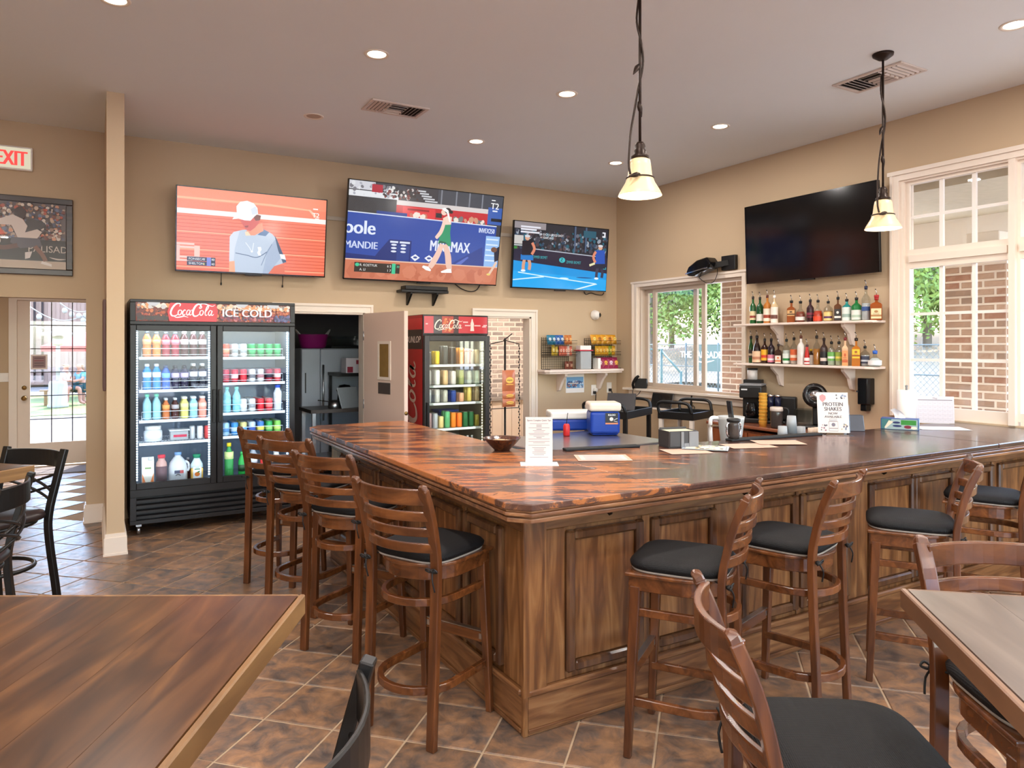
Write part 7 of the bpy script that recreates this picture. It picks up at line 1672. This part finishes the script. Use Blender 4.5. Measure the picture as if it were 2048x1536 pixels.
def brick_column(label, x, y, wd, z1, z0=.55):
    t = thing('brick_column', label, 'column', (x, y, -.06), 0, 'brick porch columns')
    h = wd / 2
    box(-h + .006, h - .006, -h + .006, h - .006, 0, z1 + .06).build('core', M_brickmortar, t)
    n = int((z1 - z0) / .074)
    for j in range(n):
        zz = z0 + .06 + (j + .5) * .074
        if j % 2 == 0: segs = [(-h + .1, .2), (0.0 + .0, .0), (h - .1, .2)]
        cuts = [-h, -h + .205, -h + .41, h] if j % 2 == 0 else [-h, -h + .10, -h + .305, h]
        for a, b in zip(cuts, cuts[1:]):
            L = round(b - a - .022, 3)
            brick(t, M_brick, L, .054, .03, (-h + .012 + rb.uniform(-.002, .002), (a + b) / 2, zz), R(-90))
            brick(t, M_brick, L, .054, .03, ((a + b) / 2, -h + .012 + rb.uniform(-.002, .002), zz), 0)
    box(-h - .03, h + .03, -h - .03, h + .03, z1 + .06, z1 + .12).build('cap', M_conc, t, bevel=.006)
    MB().prism([(-.15, -.15), (.15, -.15), (.15, .15), (-.15, .15)], z1 + .12, 2.78).build('post', M_white, t, bevel=.008)
    return t
brick_column('brick porch column filling the middle of the tall window', 7.42, 3.70, .56, 2.44)
brick_column('brick porch column at the right end of the sliding window view', 7.42, 6.58, .56, 2.50)
tag(MB().lathe([(.028, -.059), (.028, 2.72)], 12, (8.12, PX(1445, 650, X=8.12).y, 0)).build('porch_pole', M_white), 'slim white pole outside the sliding window', 'pole')
# fence with banner
fx = 19.0
t = thing('chain_link_fence', 'grey chain link fence with dark windscreen beyond the porch', 'fence', (fx, 0, -.06))
for i in range(16):
    MB().lathe([(.035, 0), (.035, 1.75), (.0001, 1.78)], 8, (0, 4 + i * 1.6, 0)).build('post', M_galv, t)
for zz in (1.7, .9): MB().tube([(0, 4, zz), (0, 28, zz)], .022, 6).build('rail', M_galv, t)
mesh_ = MB()
for i in range(150): y = 4 + i * .16; mesh_.bar((0, y, .05), (0, min(28, y + 1.6), 1.7), .008, .008); mesh_.bar((0, y + 1.6 if y + 1.6 < 28 else 28, .05), (0, y, 1.7), .008, .008)
stuff(mesh_.build('wire_mesh', M_galv, t))
scr = MB().box(-.03, -.02, 11.5, 19.5, .75, 1.68).build('windscreen', plain('windscreen_green', (84, 94, 84), .8), t)
A = Art(3.0, .6); A.text((240, 240, 236), 'THE PALISADES', 1.5, .40, .34, .95, 0, 'c', .006); A.line((240, 240, 236), [(1.2, .50), (1.6, .56), (2.1, .48)], .05, (.2, 1))
yb = PX(1405, 700, X=fx).y
A.build('lettering', M_print, scr, (-.035, yb + 1.5, 1.02), (0, 0, R(-90)))
# stair rails
t = thing('hand_rail', 'dark green sloping hand rail outside the sliding window', 'railing', (12.5, 0, -.06))
q0, q1 = PX(1323, 690, X=12.5), PX(1362, 745, X=12.5)
for q, zt in ((q0, 1.6), (q1, 1.05)): MB().lathe([(.03, 0), (.03, zt)], 8, (0, q.y, 0)).build('post', plain('green_rail', (66, 92, 84), .5), t)
MB().tube([(0, q0.y, 1.55), (0, q1.y, 1.0)], .025, 6).build('rail', plain('green_rail', (66, 92, 84), .5), t)
MB().tube([(0, q0.y + 3, 1.58), (0, q0.y, 1.58)], .02, 6).build('rail', plain('green_rail', (66, 92, 84), .5), t)
hill = MB().grid(lambda a, b: (21 + 26 * a, -25 + 90 * b, -.1 + 3.4 * (a ** .8) + .25 * math.sin(b * 40 + a * 7)), 14, 40)
struct(hill.build('hillside', M_dirt))
def tree_meshes(seed, H, spread, n, leaf):
    rr = random.Random(seed); tr = MB()
    tr.tube(spline([(0, 0, -.5), (rr.uniform(-.1, .1), rr.uniform(-.1, .1), H * .4), (rr.uniform(-.3, .3), rr.uniform(-.3, .3), H * .85)], 4), .18, 8, scale=None)
    for k in range(7):
        a = rr.uniform(0, 6.28); z0 = H * rr.uniform(.2, .6); L = spread * rr.uniform(.6, .95)
        tr.tube([(0, 0, z0), (math.cos(a) * L * .5, math.sin(a) * L * .5, z0 + L * .3), (math.cos(a) * L, math.sin(a) * L, z0 + L * .7)], .06, 5, scale=[1, .7, .3])
    lf = MB(); blobs = []
    for k in range(34):
        z = H * rr.uniform(.16, .95); sp = spread * (1 - abs(z / H - .45)) * 1.0; a = rr.uniform(0, 6.28); r = sp * rr.random() ** .5
        blobs.append((math.cos(a) * r, math.sin(a) * r, z, spread * rr.uniform(.28, .45)))
    for _ in range(n):
        bx, by, bz, br = rr.choice(blobs)
        v = Vector((rr.gauss(0, 1), rr.gauss(0, 1), rr.gauss(0, 1))).normalized() * br * rr.uniform(.6, 1.05)
        c = Vector((bx, by, bz)) + v; s = leaf * rr.uniform(.6, 1.3)
        e1 = Vector((rr.gauss(0, 1), rr.gauss(0, 1), rr.gauss(0, 1))).normalized(); e2 = e1.cross(Vector((rr.gauss(0, 1), rr.gauss(0, 1), rr.gauss(0, 1)))).normalized()
        lf.add([c - e1 * s, c + e2 * s * .5, c + e1 * s, c - e2 * s * .5], [(0, 1, 2, 3)], 0)
    return tr.mesh('trunk', M_bark), lf
TV = []
for i, (H, sp) in enumerate(((9.5, 3.4), (8.0, 2.9), (11.0, 3.8))):
    tr, lf = tree_meshes(i + 5, H, sp, 14000, .13); TV.append((tr, lf.mesh('foliage', M_leafs[i])))
ti = 0
spots = [(25, 29), (28, 23.5), (31.5, 29), (31, 18), (34.5, 23.5), (33.5, 12.5), (38, 18.5), (24.5, 35.5), (38.5, 29), (27.5, 17.2), (40, 12.5), (32, 35)]
wnames = ['first', 'second', 'third', 'fourth', 'fifth', 'sixth', 'seventh', 'eighth', 'ninth', 'tenth', 'eleventh', 'twelfth', 'thirteenth', 'fourteenth']
kinds = ['mid green', 'yellow green', 'dark green tall']
for k, (x, y) in enumerate(spots):
    t = thing('leafy_tree', '%s leafy tree on the hillside, %s counted towards the right window' % (kinds[k % 3], wnames[sorted(range(12), key=lambda q: -math.atan2(spots[q][1], spots[q][0])).index(k)]), 'tree', (x, y, -.1 + 3.4 * ((x - 21) / 26) ** .8), k * 1.3, 'trees on the hillside')
    put('trunk', TV[k % 3][0], t); put('foliage', TV[k % 3][1], t)

# ================================================================== OUTDOORS, ENTRY SIDE (patio)
M_grass = plain('lawn_green', (94, 104, 50), .95, var=.2, scale=3, bump=.5, bscale=40)
M_patio = plain('patio_concrete', (112, 108, 104), .9, var=.08, scale=.8)
M_dull = plain('dull_white_enamel', (150, 146, 140), .5)
struct(box(-25, 4, 11.86, 45, -.24, -.14).build('ground_patio', M_patio))
struct(box(-25, 4, 21.5, 29.5, -.14, -.125).build('lawn', M_grass))
pz = -.125
t = thing('shipping_container', 'pinkish tan shipping container with ribbed doors beyond the patio', 'container', (-2, 36, -.14))
M_cont = plain('faded_container', (136, 108, 96), .6, var=.06)
box(-10, 6, 0, 2.4, .1, 4.6).build('shell', M_cont, t)
for i in range(54): box(-9.9 + i * .3, -9.9 + i * .3 + .13, -.04, 0, .15, 4.55).build('rib', M_cont, t)
for u in (69, 85): q = PX(u, 690, Y=35.9); MB().lathe([(.04, .3), (.04, 4.0)], 8, (q.x + 2, -.09, 0)).build('lock_rod', M_bronze, t)
t = thing('patio_heater', 'white patio heater with round reflector on the lawn', 'heater', (PX(116, 800, Y=24.0).x, 24.0, pz))
MB().lathe([(.24, 0), (.26, .02), (.26, .08), (.23, .1), (.23, .66), (.2, .74)], 20).build('tank_cover', M_dull, t); MB().lathe([(.05, .74), (.05, 1.75)], 10).build('pole', M_dull, t); MB().lathe([(.12, 1.75), (.14, 1.78), (.14, 1.98), (.08, 2.02)], 16).build('burner', M_steel, t); MB().lathe([(.48, 2.02), (.40, 2.10), (.1, 2.16), (.0001, 2.17)], 24).build('reflector', M_dull, t)
def parasol(label, x, y, c, z):
    t = thing('patio_umbrella', label, 'umbrella', (x, y, pz)); MB().lathe([(.025, 0), (.025, z + .5)], 8).build('pole', M_galv, t); MB().lathe([(.3, 0), (.3, .06), (.04, .1)], 14).build('base', M_black, t)
    mb = MB(); n = 8
    for i in range(n):
        a, b = 2 * math.pi * i / n, 2 * math.pi * (i + 1) / n; P_ = lambda q, r, zz: (r * math.cos(q), r * math.sin(q), zz)
        mb.add([(0, 0, z + .55), P_(a, 1.5, z), P_(b, 1.5, z), P_(a, 1.48, z - .18), P_(b, 1.48, z - .18)], [(0, 1, 2), (1, 3, 4, 2)])
    mb.build('canopy', plain('canvas_%d' % c[0], c, .8), t); return t
parasol('red patio umbrella behind the seated people', PX(165, 690, Y=28.5).x + .3, 28.5, (160, 26, 40), 1.72)
t = thing('picnic_bench', 'wooden picnic bench under the two seated people', 'bench', (PX(152, 800, Y=24.8).x, 24.9, pz))
for i in range(3): box(-.9, .9, -.15 + i * .11, -.05 + i * .11, .42, .45).build('plank', M_tabEdge, t)
for sx in (-.75, .75): box(sx - .04, sx + .04, -.15, .2, 0, .42).build('leg', M_tabEdge, t)
def person(label, x, y, rz, skin, shirt, pants, hair, long_hair):
    t = thing('person', label, 'person', (x, y, pz), rz)
    def skinned(name, V, E, Rr, m, sub=2):
        me = bpy.data.meshes.new(name); me.from_pydata(V, E, []); me.materials.append(m); o = put(name, me, t)
        md = o.modifiers.new('skin', 'SKIN'); md.use_smooth_shade = True
        for sv, r in zip(me.skin_vertices[0].data, Rr): sv.radius = (r, r)
        me.skin_vertices[0].data[0].use_root = True
        s2 = o.modifiers.new('sub', 'SUBSURF'); s2.levels = sub; s2.render_levels = sub
        return o
    # seated, facing local -y; pelvis root first
    V = [(0, 0, .52), (0, .02, .75), (0, .02, .95), (0, .0, 1.03), (0, -.02, 1.10), (0, -.03, 1.20)]; Rr = [.13, .12, .12, .05, .085, .08]; E = [(0, 1), (1, 2), (2, 3), (3, 4), (4, 5)]
    for s in (-1, 1):
        k = len(V); V += [(s * .17, .02, .94), (s * .22, -.05, .74), (s * .12, -.26, .70), (s * .10, -.34, .72)]; Rr += [.055, .048, .038, .035]; E += [(2, k), (k, k + 1), (k + 1, k + 2), (k + 2, k + 3)]
        k = len(V); V += [(s * .10, -.02, .50), (s * .12, -.42, .50), (s * .12, -.44, .10), (s * .12, -.58, .045)]; Rr += [.085, .065, .05, .04]; E += [(0, k), (k, k + 1), (k + 1, k + 2), (k + 2, k + 3)]
    skinned('body', V, E, Rr, plain('skin_tone', skin, .6, var=.03))
    V = [(0, 0, .58), (0, .02, .75), (0, .02, .93)]; E = [(0, 1), (1, 2)]; Rr = [.145, .135, .135]
    for s in (-1, 1): k = len(V); V += [(s * .17, .02, .94), (s * .21, -.03, .80)]; E += [(2, k), (k, k + 1)]; Rr += [.066, .064]
    skinned('shirt', V, E, Rr, plain('shirt_%d_%d' % (shirt[0], shirt[2]), shirt, .8))
    V = [(0, 0, .50)]; E = []; Rr = [.145]
    for s in (-1, 1): k = len(V); V += [(s * .10, -.04, .50), (s * .12, -.38, .50)]; E += [(0, k), (k, k + 1)]; Rr += [.095, .078]
    skinned('shorts', V, E, Rr, plain('shorts_%d_%d' % (pants[0], pants[2]), pants, .8))
    V = [(0, .01, 1.19), (0, .03, 1.13)]; E = [(0, 1)]; Rr = [.092, .085]
    if long_hair: V += [(0, .06, 1.02), (0, .07, .92)]; E += [(1, 2), (2, 3)]; Rr += [.075, .05]
    skinned('hair', V, E, Rr, plain('hair_%d' % hair[0], hair, .7, var=.2, scale=40))
    f = MB()
    for s in (-1, 1): f.ball((s * .032, -.108, 1.16), .011, .006, .008, 8, 6)
    f.build('eyes', M_black, t); MB().prism([(-.012, -.1), (.012, -.1), (.0, -.132)], 1.12, 1.155).build('nose', plain('skin_tone', skin, .6), t); box(-.022, .022, -.112, -.10, 1.088, 1.098).build('mouth', plain('lip_tone', (150, 80, 76), .5), t)
    return t
person('seated person in a white shirt with short brown hair outside the entry', PX(131, 780, Y=24.8).x, 24.9, R(70), (160, 110, 88), (170, 166, 164), (150, 126, 116), (96, 62, 44), False)
person('seated person in a pale blue shirt with long brown hair outside the entry', PX(160, 780, Y=24.8).x, 24.9, R(-60), (166, 118, 96), (90, 140, 160), (30, 60, 64), (120, 84, 60), True)
t = thing('string_lights', 'white string lights with round bulbs hung across the patio', 'string lights')
for a, b, sg in (((58, 612), (176, 628), .25), ((58, 648), (176, 636), .2), ((120, 606), (176, 622), .1)):
    A0, B0 = PX(*a, Y=21.0), PX(*b, Y=21.0); pts = [A0.lerp(B0, i / 12) - Vector((0, 0, sg * math.sin(math.pi * i / 12))) for i in range(13)]
    MB().tube(pts, .014, 6).build('cord', M_dull, t)
    if sg == .25:
        for q in (pts[0], pts[-1]): MB().lathe([(.04, pz), (.04, q.z + .15)], 8, (q.x + (-.06 if q is pts[0] else .06), q.y, 0)).build('pole', M_galv, t)
    for i in (2, 5, 8, 11): MB().ball(pts[i] - Vector((0, 0, .1)), .06, .06, .075, 10, 8).build('bulb', M_dull, t)

# ================================================================== STORE ROOM CONTENTS
M_fr = plain('grey_white_enamel', (176, 182, 192), .35)
xa, xb = PX(602, 697, Y=9.1).x, PX(716, 697, Y=9.1).x
t = thing('refrigerator', 'pale grey upright refrigerator in the dark store room', 'refrigerator', ((xa + xb) / 2, 9.1, 0)); fw = (xb - xa) / 2
zt = PX(650, 697, Y=9.1).z
box(-fw, fw, .03, .75, .04, zt).build('cabinet', M_fr, t, bevel=.01, seg=2); d = box(-fw, -fw + 2 * fw * .32, -.03, .028, .06, zt - .005).build('door', M_fr, t, bevel=.012, seg=2); MB().box(-fw + .04, -fw + .055, -.035, -.03, 1.05, 1.3).build('dispenser', M_black, d); d = box(-fw + 2 * fw * .325, fw, -.03, .028, .06, zt - .005).build('door', M_fr, t, bevel=.012, seg=2); MB().tube([(-fw + 2 * fw * .36, -.06, .7), (-fw + 2 * fw * .36, -.06, 1.4)], .012, 8).build('handle', M_steel, d)
for sx in (-1, 1): box(sx * fw * .8 - .03, sx * fw * .8 + .03, .1, .7, 0, .04).build('foot', M_black, t)
t = thing('plastic_basket', 'magenta plastic tub with handles on top of the refrigerator', 'basket', (PX(628, 690, Y=9.25).x, 9.3, zt + .001)); MB().lathe([(.13, 0), (.16, .02), (.19, .17), (.195, .18), (.18, .175), (.15, .02), (.0001, .02)], 20, sy=.8).build('tub', cm((150, 30, 110), .4), t)
for sx in (-1, 1): MB().tube(spline([(sx * .17, -.05, .17), (sx * .22, 0, .24), (sx * .17, .05, .17)], 5), .008, 6).build('handle', M_white, t)
t = thing('clear_tub', 'clear lidded tub with dark contents on top of the refrigerator', 'tub', (PX(690, 690, Y=9.25).x, 9.3, zt + .001)); box(-.2, .2, -.12, .12, 0, .03).build('contents', M_black, t); box(-.2, .2, -.12, .12, .031, .14).build('body', M_clear, t, bevel=.01); box(-.21, .21, -.13, .13, .14, .16).build('lid', M_clear, t)
t = thing('prep_table', 'dark prep table crowded with kitchen gear in the store room', 'table', (PX(680, 830, Y=8.6).x, 8.6, 0)); box(-.42, .45, -.28, .28, .86, .90).build('top', plain('dark_table', (70, 62, 58), .4), t)
for sx in (-.38, .40):
    for sy in (-.24, .24): box(sx - .02, sx + .02, sy - .02, sy + .02, 0, .86).build('leg', M_steel, t)
box(-.4, .42, -.25, .25, .3, .33).build('under_shelf', M_steel, t)
t2 = thing('cardboard_carton', 'white and red printed carton on the store room shelf', 'box', (PX(708, 735, Y=8.7).x, 8.7, PX(708, 745, Y=8.7).z)); box(-.13, .14, -.1, .1, 0, .18).build('box', cm((206, 200, 206), .6), t2); A = Art(.26, .17); A.rect((206, 200, 206), 0, 0, .26, .17); A.rect((150, 40, 60), .01, .1, .08, .17); A.rect((150, 40, 60), .12, .02, .2, .07); A.build('print', M_print, t2, (-.125, -.1006, .005))
zsh = t2.location.z; t3 = thing('store_shelf', 'dark shelf carrying the printed carton in the store room', 'shelf', (t2.location.x, 8.7, 0)); box(-.24, .3, -.16, .3, zsh - .04, zsh - .0005).build('board', M_black, t3)
for sx in (-.22, .28): box(sx - .015, sx + .015, .24, .28, 0, zsh - .04).build('post', M_black, t3)
t = thing('coffee_urn', 'dark kitchen mixer among pots on the prep table', 'mixer', (PX(690, 800, Y=8.6).x, 8.62, .9005)); MB().lathe([(.09, 0), (.1, .02), (.08, .16), (.1, .2), (.06, .26), (.0001, .27)], 18).build('body', M_blackgloss, t)
t = thing('metal_pot', 'small steel pot on the prep table', 'pot', (PX(668, 820, Y=8.5).x, 8.48, .9005)); MB().lathe([(.07, 0), (.075, .01), (.075, .09), (.07, .088), (.068, .012), (.0001, .01)], 20).build('pot', M_steel, t); MB().bar((-.07, 0, .08), (-.2, -.02, .1), .02, .012).build('handle', M_black, t)
t = thing('cutting_board', 'pale cutting board leaning on the prep table', 'cutting board', (PX(706, 850, Y=8.45).x, 8.42, .9005)); box(-.18, .12, 0, .015, 0, .26).build('board', cm((150, 156, 160), .5), t, None, (R(-20), 0, R(25)), .004)

# ================================================================== CEILING LAMPS
M_can = plain('can_trim_white', (235, 225, 212), .5, var=0)
M_lamp_on = emit('lit_lamp_lens', (255, 232, 200), 9.0)
M_lamp_off = plain('unlit_lamp_lens', (190, 170, 150), .6)
can_t = None
def can(x, y, lit=True, label='', z=ZC, k=1.0):
    t = thing('recessed_light', label, 'ceiling light', (x, y, z), 0, 'recessed ceiling lights')
    MB().lathe([(.062, .0), (.066, -.004), (.082, -.006), (.086, -.001), (.086, 0)], 28).build('trim_ring', M_can, t)
    MB().lathe([(.0001, -.001), (.062, -.0015)], 28).build('lens', M_lamp_on if lit else M_lamp_off, t)
    if lit:
        ld = bpy.data.lights.new('can_lamp', 'AREA'); ld.shape = 'DISK'; ld.size = .12; ld.energy = CAN_POWER * k; ld.color = WARM
        lo = bpy.data.objects.new('can_lamp', ld); col.objects.link(lo); lo.parent = t; lo.location = (0, 0, -.012)
    return t
CANS = [(1.67, 4.74, 1, 'lit recessed light nearest the camera above the left bar leg'), (3.24, 4.74, 1, 'lit recessed light left of the big bronze pendant, with a warm halo'),
        (1.65, 6.305, 0, 'unlit recessed light left of the louvred ceiling vent'), (3.23, 6.295, 1, 'lit recessed light above the middle television'),
        (4.93, 4.75, 1, 'lit recessed light on the ceiling between the two pendants'), (4.937, 6.28, 1, 'lit recessed light nearest the corner of the two walls'),
        (4.945, 2.324, 1, 'lit recessed light at the upper right edge, beyond the right vent')]
for x, y, l, lb in CANS: can(x, y, l, lb)
for x in (-3.0, -1.45, .1, 1.67, 3.24, 4.93):
    for y in (-3.9, -2.3, -.8, .75, 2.32, 4.74):
        if any(abs(x - c[0]) < .2 and abs(y - c[1]) < .2 for c in CANS): continue
        if x > 1 and y > 4: continue
        can(x, y, True, 'lit recessed light on the ceiling outside the picture')
can(-1.0, 9.6, True, 'added unseen recessed light brightening the entry vestibule', 2.75)  # added lamp, no fitting seen here; lifts the vestibule brightness
can(5.2, 8.35, True, 'added unseen recessed light brightening the brick passage', 2.9, 3.0)  # added strong lamp, no fitting seen; brightens the passage bricks
